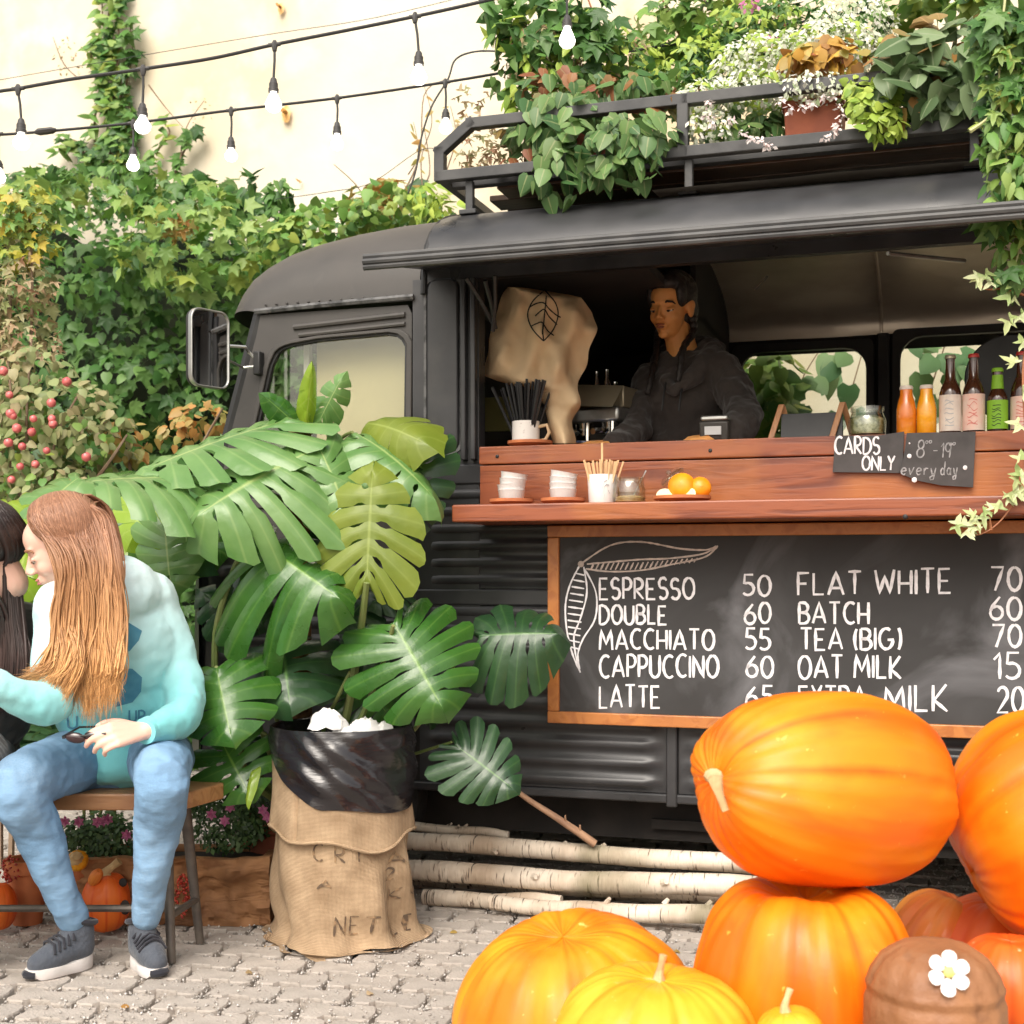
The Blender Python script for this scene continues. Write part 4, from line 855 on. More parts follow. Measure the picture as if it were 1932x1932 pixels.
# ============================================================= monstera and other large leaves
def lm(name, c1, c2, vein, rough=.24, transl=.2, vy=.13, spec=.6): return mk(name, c1, c2, rough=rough, r2=rough+.12, sc=7, lo=.35, hi=.7, transl=transl, vein=[vein, .04, vy], spec=spec, bump=.35, bsc=22, coat=.25)
M['mon'] = lm('monstera_green', (.035,.125,.018), (.065,.185,.028), (.18,.34,.06), transl=.28)
M['monpale'] = lm('monstera_pale_green', (.11,.25,.06), (.18,.33,.10), (.36,.48,.17), rough=.3, transl=.28)
M['mondark'] = lm('monstera_dark_green', (.018,.06,.02), (.03,.085,.026), (.09,.2,.05), rough=.36)
M['monlime'] = lm('monstera_lime', (.27,.42,.03), (.34,.50,.05), (.5,.6,.15), transl=.4)
M['monyellow'] = lm('monstera_yellow_underside', (.17,.24,.02), (.24,.30,.03), (.32,.40,.08), rough=.5, transl=.35)
OUT = cr([(.03,-.06),(.16,-.20),(.36,-.20),(.50,-.02),(.54,.22),(.50,.46),(.40,.68),(.24,.87),(.0,1.02)], 8)
def outl(t): f = min(max(t,0),1)*(len(OUT)-1); i = min(int(f), len(OUT)-2); a = f-i; return (OUT[i][0]*(1-a)+OUT[i+1][0]*a, OUT[i][1]*(1-a)+OUT[i+1][1]*a)
def bigleaf(parent, B, T, nrml, mat, width=1.0, nf=6, split=.50, gap=.26, hole=.3, droop=.18, fold=.25, sided=.12, seed=0, wr=(1, 1), jag=.02, name='leaf'):
    rnd = random.Random(seed); B, T = Vector(B), Vector(T); L_ = (T-B).length; y = (T-B).normalized(); z = Vector(nrml); z = (z - y*z.dot(y)).normalized(); x = y.cross(z); m = MB()
    for s, wv in ((-1, wr[0]), (1, wr[1])):
        ts = [0] + [(i + rnd.uniform(-.15,.15))/nf for i in range(1, nf)] + [1]
        for i in range(nf):
            a0, a1 = .0 + .92*(i/nf)**1.1, .0 + .92*((i+1)/nf)**1.1; dr = rnd.uniform(.3, 1.4)*sided; sp = split + rnd.uniform(-.14,.22); hl = hole*rnd.choice((0,0,1,1.2))*.8; gap_ = gap*rnd.uniform(.4,1.25); ln = 1 + rnd.uniform(-.05,.04); nr = 10; vs = []; us = []
            for j in range(nr+1):
                r = j/nr; gp = (hl*math.sin(max(0, min(1, (r-.12)/.26))*PI) + gap_*max(0, (r-sp)/(1-sp))**.6*(1 if nf > 1 else 0))
                for c in (0, .25, .5, .75, 1):
                    lo_ = gp if i > 0 else 0; hi_ = gp if i < nf-1 else 0
                    cc = c*(1 - (lo_+hi_)/2) + lo_/2
                    ix, iy = 0, a0 + (a1-a0)*cc; ox, oy = outl(ts[i] + (ts[i+1]-ts[i])*cc)
                    rr = r*ln*(1 - (.10*abs(2*c-1)**2.5*r if i < nf-1 else 0)); k = r**.85 if i else r
                    X = (ix + (ox-ix)*rr)*width*wv; Yp = iy + (oy-iy)*(rr**1.25) + rnd.uniform(-jag,jag)*(r > .9)*.5
                    Z = -fold*abs(X)**1.5 - droop*max(Yp,0)**2 - dr*r*r + .022*(1-abs(2*c-1))*min(1, r*3) + .02*(1-r)*0
                    vs.append(B + x*(s*X*L_) + y*(Yp*L_) + z*(Z*L_)); us.append((r, abs(2*c-1)))
            fs = []
            for j in range(nr):
                for c in range(4):
                    q_ = (j*5+c, j*5+c+1, (j+1)*5+c+1, (j+1)*5+c); fs.append(q_ if s < 0 else q_[::-1])
            m.add(vs, fs, us)
    return m.build(name, mat, parent, angle=180)
def petiole(parent, pts, r=.006, mat='stem'): 
    m = MB(); p = cr([tuple(a) for a in pts], 6); m.tube(p, [r*(1.25-.5*i/(len(p)-1)) for i in range(len(p))], 7); m.build('petiole', M[mat], parent)
mo = thing('monstera_on_pole', 'tall monstera with big split leaves climbing a brown coir pole in front of the cab', 'monstera plant', GP(570, 1705))
Yp = 4.0
base = W(575, 1540, 4.05)
m = MB(); m.tube([W(572,1600,4.05), W(568,1300,4.05), W(566,1000,4.03), W(568,818,4.0)], [.034,.033,.032,.031], 14); m.build('coir_pole', mk('coir', (.20,.09,.035), (.10,.045,.02), rough=.95, sc=30, bump=1, bsc=60, c3=(.30,.16,.07), sc3=14), mo)
m = MB(); m.tube([W(568,818,3.98), W(568,805,3.98)], [.038,.036], 14); m.build('pole_cap', mk('cap_cork', (.62,.42,.24), (.4,.24,.12), rough=.9, sc=50), mo)
MT = Matrix.Translation(GP(560, 1700)); MB(MT).lathe([(.13,0),(.15,.02),(.175,.24),(.185,.25),(.185,.27),(.165,.27),(.15,.22)], 28).build('plant_pot', M['terrapot'], mo)
def ml(bx,by,bY, tx,ty,tY, n, mat, **k):
    B, T = W(bx,by,bY), W(tx,ty,tY); o = bigleaf(mo, B, T, n, M[mat], **k); return B
TOPN = (-.1,-.55,.85); FR = (0,-.9,.35)
ml(545,792,3.95, 228,872,3.75, (.05,-.35,1), 'monpale', width=.85, droop=.1, fold=.35, sided=.05, hole=.7, seed=1, nf=8)
ml(388,905,3.85, 120,880,3.55, (0,-.42,1), 'monpale', width=.9, droop=.12, fold=.2, sided=.2, seed=2, nf=8, hole=.5)
b3 = ml(600,845,3.85, 350,950,3.60, (.10,-.72,.75), 'monpale', width=1.2, droop=.16, fold=.45, sided=.25, hole=.45, gap=.26, seed=3, nf=9, split=.42)
ml(600,840,3.85, 668,975,3.72, (.25,-.85,.5), 'monpale', width=.9, droop=.2, fold=.5, sided=.2, gap=.2, seed=4)
ml(665,815,3.95, 838,895,3.78, (.2,-.6,.8), 'monpale', width=.85, droop=.3, fold=.6, sided=.2, gap=.2, seed=5)
ml(692,1098,3.72, 702,868,3.76, (-.05,-1,.12), 'monyellow', width=.88, droop=.05, fold=.1, sided=.08, hole=.42, gap=.14, split=.5, nf=7, seed=6)
ml(578,800,3.98, 588,682,3.9, (.3,-.9,.1), 'monlime', width=.28, nf=3, split=1.0, gap=0, hole=0, fold=1.2, droop=-.1, seed=7, jag=0)
ml(560,802,3.98, 500,745,3.9, (-.3,-.7,.4), 'mon', width=.6, nf=4, split=1, gap=0, hole=0, fold=.7, seed=8)
ml(600,800,4.0, 645,705,3.95, (.2,-.8,.4), 'monpale', width=.62, nf=5, fold=.8, seed=9)
ml(690,800,4.0, 768,790,3.8, (.1,-.8,.3), 'monyellow', width=1.05, nf=5, split=.8, gap=.2, hole=0, fold=.9, droop=.5, seed=10)
ml(478,1018,3.80, 648,1122,3.62, (-.35,-.75,.8), 'mon', width=1.2, droop=.12, fold=.55, sided=.35, gap=.24, hole=0, split=.3, nf=7, seed=11, wr=(.7,1.15))
ml(310,975,4.0, 318,1120,3.95, (-.2,-.9,.4), 'monpale', width=1.0, droop=.1, fold=.3, sided=.1, gap=.1, split=.8, hole=.2, seed=12)
ml(742,1175,3.75, 840,1338,3.62, (-.05,-.85,.55), 'mon', width=1.28, droop=.12, fold=.3, sided=.14, gap=.26, split=.35, hole=.3, seed=13, nf=7)
ml(905,1200,3.85, 1060,1185,3.78, (-.1,-.8,.6), 'mondark', width=1.3, droop=.12, fold=.5, sided=.2, gap=.14, seed=14, nf=6)
ml(532,1205,3.9, 545,1325,3.72, (0,-.8,.6), 'mondark', width=1.5, droop=.15, fold=.35, sided=.15, nf=5, gap=.26, seed=15)
ml(655,1258,4.0, 745,1345,3.94, (0,-.6,.85), 'mon', width=1.35, droop=.2, fold=.3, nf=6, seed=16)
ml(408,1258,3.75, 432,1392,3.6, (-.1,-.85,.5), 'mon', width=1.15, droop=.15, fold=.4, nf=5, gap=.34, split=.25, hole=0, seed=17)
ml(858,1405,3.80, 976,1490,3.72, (0,-.9,.45), 'mondark', width=1.05, droop=.1, fold=.2, sided=.08, nf=7, gap=.26, split=.4, hole=.2, seed=18)
ml(418,1400,3.8, 470,1500,3.7, (-.1,-.85,.5), 'mon', width=1.3, nf=5, gap=.34, seed=19)
ml(470,1190,4.0, 380,1110,3.95, (0,-.9,.4), 'mondark', width=1.0, seed=20)
ml(430,1120,4.05, 500,1180,4.0, (0,-.9,.4), 'mondark', width=1.2, seed=21)
ml(700,1120,4.1, 640,1180,4.0, (0,-.8,.6), 'mondark', width=1.1, seed=22)
ml(760,1110,4.1, 700,1130,4.0, (0,-.8,.6), 'mondark', width=1.2, seed=23)
ml(640,1210,4.05, 720,1240,3.95, (0,-.9,.4), 'mondark', width=1.1, seed=24)
ml(800,830,4.0, 770,1000,3.85, (0,-.9,.4), 'mondark', width=.7, nf=6, seed=25)
ml(480,1380,4.0, 440,1450,3.9, (0,-.9,.4), 'mondark', width=1.1, seed=26)
ml(530,850,4.0, 430,900,3.8, (0,-.5,.85), 'mon', width=.8, seed=27)
ml(640,1000,4.0, 600,1060,3.9, (0,-.8,.5), 'mondark', width=1.2, seed=28)
ml(475,1455,3.75, 455,1520,3.7, (-.6,-.6,.2), 'monlime', width=.35, nf=3, split=1, gap=0, hole=0, fold=1, seed=29)
ml(800,1330,4.0, 850,1300,3.9, (0,-.8,.5), 'mondark', width=1.0, seed=30)
for pts, r, mt in (((base, W(640,1400,3.95), W(672,1250,3.85), W(692,1098,3.72)), .013, 'stem'), ((base, W(430,1400,3.95), W(405,1220,3.9), W(435,1090,3.85), W(470,1020,3.8)), .010, 'stem'),
  ((base, W(660,1400,3.9), W(720,1260,3.8), W(742,1180,3.72)), .008, 'stem'), ((base, W(770,1390,4.0), W(860,1250,3.95), W(905,1212,3.85)), .006, 'stem'), ((W(568,900,4.0), W(575,860,3.95), W(600,845,3.85)), .007, 'stem'),
  ((W(568,880,4.0), W(560,800,4.02), W(545,792,3.95)), .007, 'stem'), ((W(568,960,4.0), W(480,920,3.95), W(388,905,3.85)), .007, 'stem'), ((W(568,900,4.0), W(640,830,4.0), W(665,815,3.9)), .006, 'stem'),
  ((base, W(440,1450,3.95), W(430,1330,3.85), W(408,1258,3.75)), .007, 'stem'), ((base, W(700,1450,4.0), W(790,1420,3.95), W(852,1400,3.82)), .005, 'stem'), ((base, W(520,1350,4.0), W(515,1260,3.98), W(532,1205,3.9)), .006, 'stem'),
  ((base, W(500,1400,3.95), W(470,1250,3.95), W(440,1150,3.98)), .007, 'stem'), ((base, W(610,1380,3.95), W(640,1310,3.85), W(660,1268,3.78)), .006, 'stem'), ((base, W(480,1480,3.95), W(455,1400,3.9), W(478,1250,3.95)), .009, 'stem'), ((base, W(540,1440,3.9), W(490,1380,3.85), W(418,1400,3.8)), .006, 'stem')):
    petiole(mo, pts, r, mt)
# ---- broad-leaved yellow-green plant behind the girl
bp_ = thing('fig_leaf_plant', 'yellow green plant with broad lobed leaves behind the red haired girl', 'plant', GP(200, 1650))
fl = [(150,900,60,960,'monpale'),(130,960,20,975,'monlime'),(160,980,60,1010,'monlime'),(240,940,300,1080,'monlime'),(250,930,200,1040,'monlime'),(280,960,330,1050,'mon'),(60,1010,20,1100,'monlime'),(180,900,250,960,'mon'),(330,930,250,1000,'monlime'),(40,1080,60,1160,'monlime'),(230,1050,260,1150,'mon'),(90,1130,40,1180,'mon'),(350,960,390,1040,'mon'),(60,1330,20,1400,'mondark'),(120,1380,80,1420,'mondark'),(20,950,-40,1040,'monlime'),(100,1350,150,1400,'mondark')]
for k, (a, b, c, d, mt) in enumerate(fl):
    Y0 = 4.35 + .1*math.sin(k*2.1)
    bigleaf(bp_, W(a,b,Y0), W(c,d,Y0-.2), (math.sin(k)*.3,-.7,.6), M[mt], width=1.15, nf=5, split=.6, gap=.2, hole=0, fold=.3, sided=.15, seed=40+k)
    if k % 2 == 0: petiole(bp_, [GP(200,1650) + Vector((random.uniform(-.1,.1),0,.05)), W((a+200)/2, 1300, Y0+.05), W(a,b,Y0)], .005)
veg(bp_, TH_, [(60,1430,4.2,120,60,.15),(0,1300,4.4,120,120,.2),(200,1300,4.4,160,160,.15)], 700, (.03,.06), M['mumleaf'])
# ============================================================= plants on the roof rack
def rackthing(name, label, cat, px, py, v=.5): return thing(name, label, cat, TM @ Matrix.Translation(Vector((TP(px,py,v).x, v, zr0+.001))))
YR = lambda px, v: (12.815 + 3.205*v)/(3.045 + (px-966)/FP)
def rb(px, py, rx, ry, v, rz): return (px, py, YR(px, v), rx, ry, rz)
h1 = rackthing('trailing_heart_leaf_plant', 'plant with large heart shaped green leaves spilling over the left of the roof rack', 'plant', 1080, 260, .4)
bl = [rb(1060,230,90,55,.25,.12), rb(1140,270,110,55,.1,.10), rb(1050,320,60,60,.08,.08), rb(1200,250,80,50,.12,.08), rb(1120,200,110,45,.3,.12), rb(1010,250,70,50,.3,.1), rb(1175,310,70,40,.08,.06)]
veg(h1, TH_, bl, 400, (.035,.082), M['heartleaf'], singles=200, cam_=.8, rnd=.55, trand=.5, droop=1.3)
veg(h1, TH_, [rb(1070,160,100,30,.3,.1), rb(1190,165,80,25,.3,.1), rb(1000,200,50,40,.3,.1), rb(980,270,50,40,.25,.08), rb(1240,190,40,25,.2,.05)], 75, (.04,.07), M['coleus'], singles=50, cam_=.6)
veg(h1, TH_, [rb(1070,165,100,30,.3,.1), rb(1190,165,80,25,.3,.1)], 80, (.04,.07), M['heartleaf'], singles=20)
veg(h1, TL3, [rb(900,290,45,35,.35,.08), rb(940,300,60,35,.35,.1), rb(900,240,40,25,.4,.08), rb(1030,110,90,60,.5,.2), rb(1140,110,90,50,.6,.2), rb(890,190,35,25,.4,.06)], 520, (.018,.035), M['dryleaf'])
veg(h1, TOV, [rb(1070,130,100,60,.5,.2), rb(1160,110,80,50,.6,.2), rb(1010,190,70,40,.5,.15)], 330, (.035,.06), M['limeleaf'])
MB(TM).box((TP(1000,300,.4).x, .32, zr0+.002),(TP(1230,300,.4).x, .52, zr0+.16)).build('planter_box', M['terrapot'], h1, bevel=.008)
veg(h1, TH_, [rb(1100,120,130,50,.5,.2), rb(1220,170,60,40,.4,.1), rb(960,150,40,40,.5,.1)], 260, (.03,.06), M['ivy'], rnd=.7, trand=1)
h2 = rackthing('tall_stalk_plant', 'tall upright plant with narrow leaves above the roof rack near the hanging bulb', 'plant', 1040, 200, .45)
tops = [(930,-20),(975,60),(1010,-30),(1050,10),(1100,-20),(1135,20),(960,20),(1120,70)]
for x, y in tops: stems(h2, [[TW(1070,270,.45), TW((1070+x)/2, (250+y)/2+10, .42), TW(x,y,.4)]], .006, M['stem'])
veg(h2, TOV, [rb(x, y+25, 38, 42, .4, .08) for x, y in tops]+[rb(1050,70,80,40,.4,.1)], 210, (.05,.09), M['ivy'], singles=60, droop=.3, trand=1)
veg(h2, TOV, [rb(1030,60,110,60,.45,.1)], 90, (.045,.07), M['limeleaf'], droop=.3, trand=1)
h3 = rackthing('white_speckled_plant', 'white speckled trailing plant spilling from the middle of the roof rack', 'plant', 1420, 220, .4)
bl = [rb(1340,190,70,35,.35,.12), rb(1450,130,110,60,.5,.2), rb(1560,110,110,60,.5,.2), rb(1340,240,60,30,.25,.08), rb(1440,170,90,40,.3,.1), rb(1540,165,70,30,.22,.08), rb(1600,60,90,50,.6,.2)]
veg(h3, TSM, bl, 5200, (.012,.026), M['whiteleaf'], trand=1.0)
veg(h3, TOV, bl[:5]+[rb(1420,60,100,60,.7,.2), rb(1300,130,90,60,.6,.2)], 900, (.022,.04), M['limeleaf'], trand=1.0)
veg(h3, TH_, [rb(1390,250,50,20,.3,.06), rb(1440,245,50,25,.3,.06), rb(1350,260,40,15,.3,.06), rb(1420,220,60,25,.35,.08)], 130, (.035,.055), M['heartleaf'])
tr = [[(1335,195),(1338,220),(1345,232)],[(1380,225),(1400,250),(1420,262),(1440,268),(1452,274)],[(1475,190),(1490,205),(1510,202),(1530,195),(1555,183)],[(1572,180),(1582,200),(1588,220),(1580,238),(1570,250),(1560,262)]]
for t in tr:
    veg(h3, TSM, [rb(x, y, 7, 6, .14, .015) for x, y in t], len(t)*12, (.012,.022), M['pinkwhite'], trand=1.0, sname='trailing_stem_leaves')
h4 = rackthing('red_stem_plant', 'loose plant with long reddish stems and pale green leaves behind the rack', 'plant', 1280, 200, .9)
for a, b in (((1180,260),(1100,-30)), ((1330,200),(1235,-30)), ((1350,180),(1390,-30)), ((1420,200),(1480,-30)), ((1250,220),(1330,0)), ((1500,180),(1460,-20)), ((1380,200),(1430,40))):
    stems(h4, [[TW(*a, .9), TW((a[0]+b[0])/2+8, (a[1]+b[1])/2, .9), TW(*b, .85)]], .007, M['redstem'])
veg(h4, TL5, [rb(1250,60,60,50,.9,.2), rb(1330,60,60,60,.9,.2), rb(1440,30,70,50,.9,.2), rb(1260,130,70,50,.9,.2), rb(1360,120,60,50,.9,.2), rb(1330,10,80,40,.9,.2)], 420, (.04,.075), M['ivylight'])
veg(h4, TSM, [rb(1450,80,25,12,.6,.05), rb(1415,5,20,10,.6,.05)], 50, (.015,.025), M['pink'], pname='petal', sname='pink_flowers')
veg(h3, TL3, [rb(1300,180,70,50,.6,.15), rb(1400,110,90,60,.8,.15), rb(1500,60,110,50,.8,.2), rb(1620,60,60,50,.7,.15)], 900, (.025,.05), M['ivy'], rnd=.8, trand=1.1)
h5 = rackthing('orange_leaved_plant', 'small plant with orange and dark red leaves above the terracotta planter', 'plant', 1560, 130, .35)
veg(h5, TH_, [rb(1545,105,60,25,.28,.06), rb(1510,115,35,20,.26,.05), rb(1600,110,45,22,.26,.05), rb(1570,80,40,12,.3,.05)], 130, (.035,.06), M['orangeleaf'], singles=60)
h6 = rackthing('lime_trailing_plant', 'lime green small leaved plant hanging through the rack beside the dark leaved plant', 'plant', 1660, 220, .25)
veg(h6, TH_, [rb(1650,200,50,40,.15,.05), rb(1670,235,45,25,.13,.04), rb(1630,170,40,30,.2,.06), rb(1690,190,35,40,.2,.05)], 330, (.022,.042), M['limeleaf'], singles=60)
veg(h6, TH_, [rb(1690,215,40,40,.2,.05)], 90, (.025,.04), M['ivy'])
h7 = rackthing('large_grey_leaf_plant', 'plant with large grey green leaves and rusty brown backs at the right of the rack', 'plant', 1770, 180, .35)
bl = [rb(1740,110,70,50,.2,.1), rb(1830,90,80,60,.22,.1), rb(1780,160,80,40,.15,.08), rb(1690,160,40,50,.18,.06), rb(1840,150,60,45,.15,.08)]
veg(h7, TH_, bl, 190, (.045,.115), M['greyleaf'], singles=110, cam_=.7, rnd=.6, trand=.6)
veg(h7, TH_, [rb(1720,60,60,25,.25,.08), rb(1800,60,90,40,.25,.1), rb(1680,120,40,40,.2,.06), rb(1700,180,35,50,.16,.05), rb(1860,90,50,40,.25,.08), rb(1780,110,90,30,.2,.08)], 70, (.05,.08), M['brownback'], singles=50, cam_=.5)
veg(h7, TH_, [rb(1850,10,60,25,.5,.15), rb(1720,5,60,20,.6,.15), rb(1760,-10,80,20,.7,.15)], 130, (.05,.08), M['ivylight'])
def planter(label, px0, px1, py0, v):
    a_, b_ = TP(px0, py0, v), TP(px1, py0, v); t = thing('terracotta_planter', label, 'planter', TM @ Matrix.Translation(Vector(((a_.x+b_.x)/2, v+.09, zr0+.019))))
    w_, h_ = (b_.x-a_.x)/2, .115; MM = WM[t.name]; m = MB(MM); m.add([(-w_*.94,-.08,0),(w_*.94,-.08,0),(w_*.94,.08,0),(-w_*.94,.08,0),(-w_,-.09,h_),(w_,-.09,h_),(w_,.09,h_),(-w_,.09,h_)], [(0,3,2,1),(4,5,6,7),(0,1,5,4),(1,2,6,5),(2,3,7,6),(3,0,4,7)])
    m.build('pot_body', M['terrapot'], t, smooth=False, bevel=.006)
    m = MB(MM); frame_prism(m, rrect(-w_-.006,-.096,w_+.006,.096,.01), rrect(-w_+.008,-.082,w_-.008,.082,.01), 0, .02, M=Matrix.Translation((0,0,h_-.012)) @ Matrix.Rotation(R(90),4,'X')); m.build('rim', M['terrapot'], t)
planter('terracotta box planter under the white speckled plant on the rack', 1478, 1588, 240, .24)
planter('terracotta box planter under the large grey leaves at the right end of the rack', 1822, 1990, 200, .24)
# ---- ivy hanging at the right edge, in front of the truck
iv = thing('hanging_ivy', 'bright green ivy hanging down at the right edge in front of the roof rack', 'ivy', TM @ Matrix.Translation((2.0, -.2, 2.4)))
YI = 3.45
def ib(px, py, rx, ry, rz=.06, Y=YI): return (px, py, Y, rx, ry, rz)
veg(iv, TL3, [ib(1905,120,50,90), ib(1890,260,40,60), ib(1905,330,40,50), ib(1885,400,35,35), ib(1910,460,30,40), ib(1960,250,60,250,.1)], 620, (.03,.058), M['ivylight'], singles=160, cam_=.9, trand=.4)
veg(iv, TL5, [ib(1895,60,60,50,.08), ib(1900,200,40,60)], 150, (.04,.065), M['ivy'], singles=40, cam_=.9)
veg(iv, TL3, [ib(1870,425,22,18), ib(1905,520,22,20), ib(1875,395,20,16)], 50, (.04,.06), M['ivy'], singles=20, cam_=1.2)
stems(iv, [[W(1900,-40,YI), W(1885,150,YI), W(1900,330,YI), W(1880,420,YI)], [W(1925,-40,YI), W(1920,200,YI), W(1925,450,YI), W(1900,530,YI)], [W(1960,-40,YI), W(1950,300,YI), W(1940,600,YI)]], .004, M['palestem'])
stems(iv, [[W(1830,248,YI), W(1862,225,YI), W(1890,190,YI)]], .006, M['palestem'])
iv2 = thing('variegated_ivy', 'pale variegated ivy strand curling in front of the counter at the right edge', 'ivy', W(1925, 560, YI))
vl = [(1845,525),(1870,530),(1895,520),(1858,518),(1915,530),(1900,600),(1920,590),(1915,690),(1925,740),(1928,870),(1920,900),(1915,905),(1905,925),(1918,925),(1900,940),(1870,962),(1885,960),(1855,968),(1845,985),(1815,1000),(1830,1002),(1805,990),(1838,975),(1925,650),(1910,560),(1928,800)]
P = [W(x+random.uniform(-4,4), y+random.uniform(-4,4), YI-.02) for x, y in vl for _ in (0,1)]
leafset(iv2, TL3, np.array(P), np.array([(random.gauss(0,.3),-1,.5) for _ in P]), np.array([(random.gauss(0,.8),-.1,random.gauss(-.2,.7)) for _ in P]), rng.uniform(.03,.05,len(P)), M['variegated'], len(P))
stems(iv2, [[W(1940,560,YI), W(1900,545,YI), W(1860,545,YI), W(1840,522,YI)], [W(1945,600,YI), W(1930,700,YI), W(1935,850,YI), W(1920,930,YI), W(1890,980,YI), W(1850,1008,YI), W(1812,1004,YI)], [W(1850,1008,YI), W(1840,985,YI)], [W(1870,1000,YI), W(1866,965,YI)]], .0035, M['redstem'])
# ============================================================= yard things
def cobj(name, label, cat, M=None, group=None): return thing(name, label, cat, M, group)
def log(label, p0, p1, r0, r1, mat='birch', group='birch poles piled along the truck', name='birch_pole', bend=.012, knots=3):
    p0, p1 = Vector(p0), Vector(p1); d = (p1-p0).normalized(); L_ = (p1-p0).length
    z = Vector((0,0,1)); y = z.cross(d).normalized(); z = d.cross(y).normalized(); MM = Matrix((d, y, z)).transposed().to_4x4(); MM.translation = p0
    t = thing(name, label, 'branch' if mat != 'birch' else 'birch pole', MM, group); m = MB(MM); n = 26; sd_ = random.random()*50; seg = 14; vs = []; fs = []; us = []
    for j in range(n+1):
        a = j/n; c = Vector((a*L_, bend*mnoise.noise(Vector((a*3, sd_, 0))), bend*mnoise.noise(Vector((a*3, sd_, 9))))); r = r0+(r1-r0)*a
        for i in range(seg):
            th = 2*PI*i/seg; rr = r*(1+.09*mnoise.noise(Vector((a*L_*9, math.cos(th)*1.2+sd_, math.sin(th)*1.2)))); vs.append(c + Vector((0, rr*math.cos(th), rr*math.sin(th))))
    fs = [(j*seg+i, j*seg+(i+1)%seg, (j+1)*seg+(i+1)%seg, (j+1)*seg+i) for j in range(n) for i in range(seg)] + [tuple(range(seg-1,-1,-1))]
    fs.append(tuple(n*seg+i for i in range(seg))); m.add(vs, fs); m.build('bark', M[mat], t)
    m = MB(MM)
    for k in range(knots):
        x = L_*random.uniform(.1,.9); a = random.uniform(-.2, PI*.9); rr = r0+(r1-r0)*x/L_
        q_ = Vector((x, -rr*.9*math.cos(a), rr*.9*math.sin(a))); kn = MB(MM); kn.tube([q_*1.0, q_ + Vector((.012, -.018*math.cos(a), .018*math.sin(a)))], [rr*.38, rr*.22], 8); kn.build('knot', M[mat], t)
    return t
def LP(px, py, v): return TW(px, py, v)
log('long whitish birch pole, middle one of the pile in front of the truck', LP(740,1641,-.09), LP(1500,1682,-.06), .033, .034)
log('mottled grey birch pole lying on top of the pile', LP(745,1588,-.02), LP(1500,1640,.02), .029, .029)
log('lowest front birch pole ending beside the orange pumpkins', LP(926,1703,-.16), LP(1420,1733,-.16), .022, .030)
log('thin greenish birch pole at the top left of the pile', LP(720,1553,.06), LP(960,1576,.10), .016, .014)
log('short dark rotten pole at the bottom of the pile by the sack', LP(800,1695,-.10), LP(1060,1702,-.10), .026, .022, knots=1)
log('hidden dark pole lying under the mottled one', LP(760,1640,.06), LP(1400,1690,.06), .036, .036, knots=1)
log('dark pole at the back of the pile under the truck', LP(760,1650,.16), LP(1400,1690,.16), .04, .04, knots=1)
log('bare brown stick leaning from the pile towards the monstera leaf', LP(1122,1592,-.02), LP(978,1496,-.12), .013, .008, mat='stickbark', group=None, name='stick', bend=.006, knots=2)
# ---- waste bin in a burlap sack
BC = Vector(((646-966)*3.83/2500, 3.83, 0)); BM = Matrix.Translation(BC)
bin_ = thing('sack_covered_bin', 'waste bin wrapped in a folded burlap coffee sack with black liner', 'waste bin', BM)
def fold(a, z): return .45*math.sin(a*5+2.2*math.sin(z*7+a)+.6)+.25*math.sin(a*9+2+z*14)+1.0*mnoise.noise(Vector((math.cos(a)*2.4, math.sin(a)*2.4, z*6)))
def SB(a, z):      # lower sack radius
    t = max(0, 1-z/.36); r = .176 + .008*min(1, z/.2) + .030*max(0, 1-z/.06)**2 + .006*t + .022*fold(a, z)*(.5+.9*t)
    return r
def sackp(a, z, off=0): r = SB(a, z)+off; return Vector((r*math.cos(a)*1.02+.012*max(0,1-z/.3)*math.cos(a+.4), r*math.sin(a), z))
m = MB(BM); m.grid(lambda u, w: sackp(u*2*PI, .001+.348*w + (.012*math.sin(u*2*PI*5) if w < .01 else 0)), 150, 34, closeu=True); m.grid(lambda u, w: sackp(u*2*PI, .004, .0+.018*w) + Vector((0,0,-.002*w+.006*(1+math.sin(u*2*PI*6))*w)), 150, 2, closeu=True)
m.build('sack_body', M['burlap'], bin_, angle=70)
def cuffp(u, w):
    a = u*2*PI; zb = .305 + .018*math.sin(a*2+.5) - .012*math.sin(a*5); z = zb + (.545-zb)*w; zz = w
    r = .197 + .004*math.sin(a*9+2)*(1-w) + .008*(1-w)**3 + .006*mnoise.noise(Vector((math.cos(a)*3, math.sin(a)*3, z*8)))
    seam = math.exp(-((a-R(238))/.03)**2); r -= .012*seam
    return Vector((r*math.cos(a), r*math.sin(a), z))
MB(BM).grid(cuffp, 150, 16, closeu=True).build('folded_cuff', M['burlap'], bin_, angle=70)
m = MB(BM); m.tube([cuffp(i/60, 0)*1.0 for i in range(61)], .005, 6); m.build('cuff_hem', M['burlap'], bin_)
def linp(u, w):
    a = u*2*PI; c = math.cos(a); zb = .388 + (.15*max(0, (-c-.15)/.85)**1.4 if c < -.15 else 0) + .01*math.sin(a*3)
    z = zb + (.612-zb)*w; r = .200 + .010*math.sin(w*PI)*(.5+.5*math.sin(a*3)) + .0055*math.sin(a*9+z*70+2.5*math.sin(a*3+z*9)) * (.4+.6*math.sin(w*PI)) + .008*mnoise.noise(Vector((math.cos(a)*2.5, math.sin(a)*2.5, z*24))) + .004
    return Vector((r*c, r*math.sin(a), z))
m = MB(BM); m.grid(linp, 180, 26, closeu=True)
m.grid(lambda u, w: linp(u, 1)*(1-.12*w)*1.0 + Vector((0,0,.03*w - linp(u,1).z*(-.12*w) - .06*w*w*2)), 120, 4, closeu=True); m.build('bin_liner', M['binliner'], bin_, angle=80)
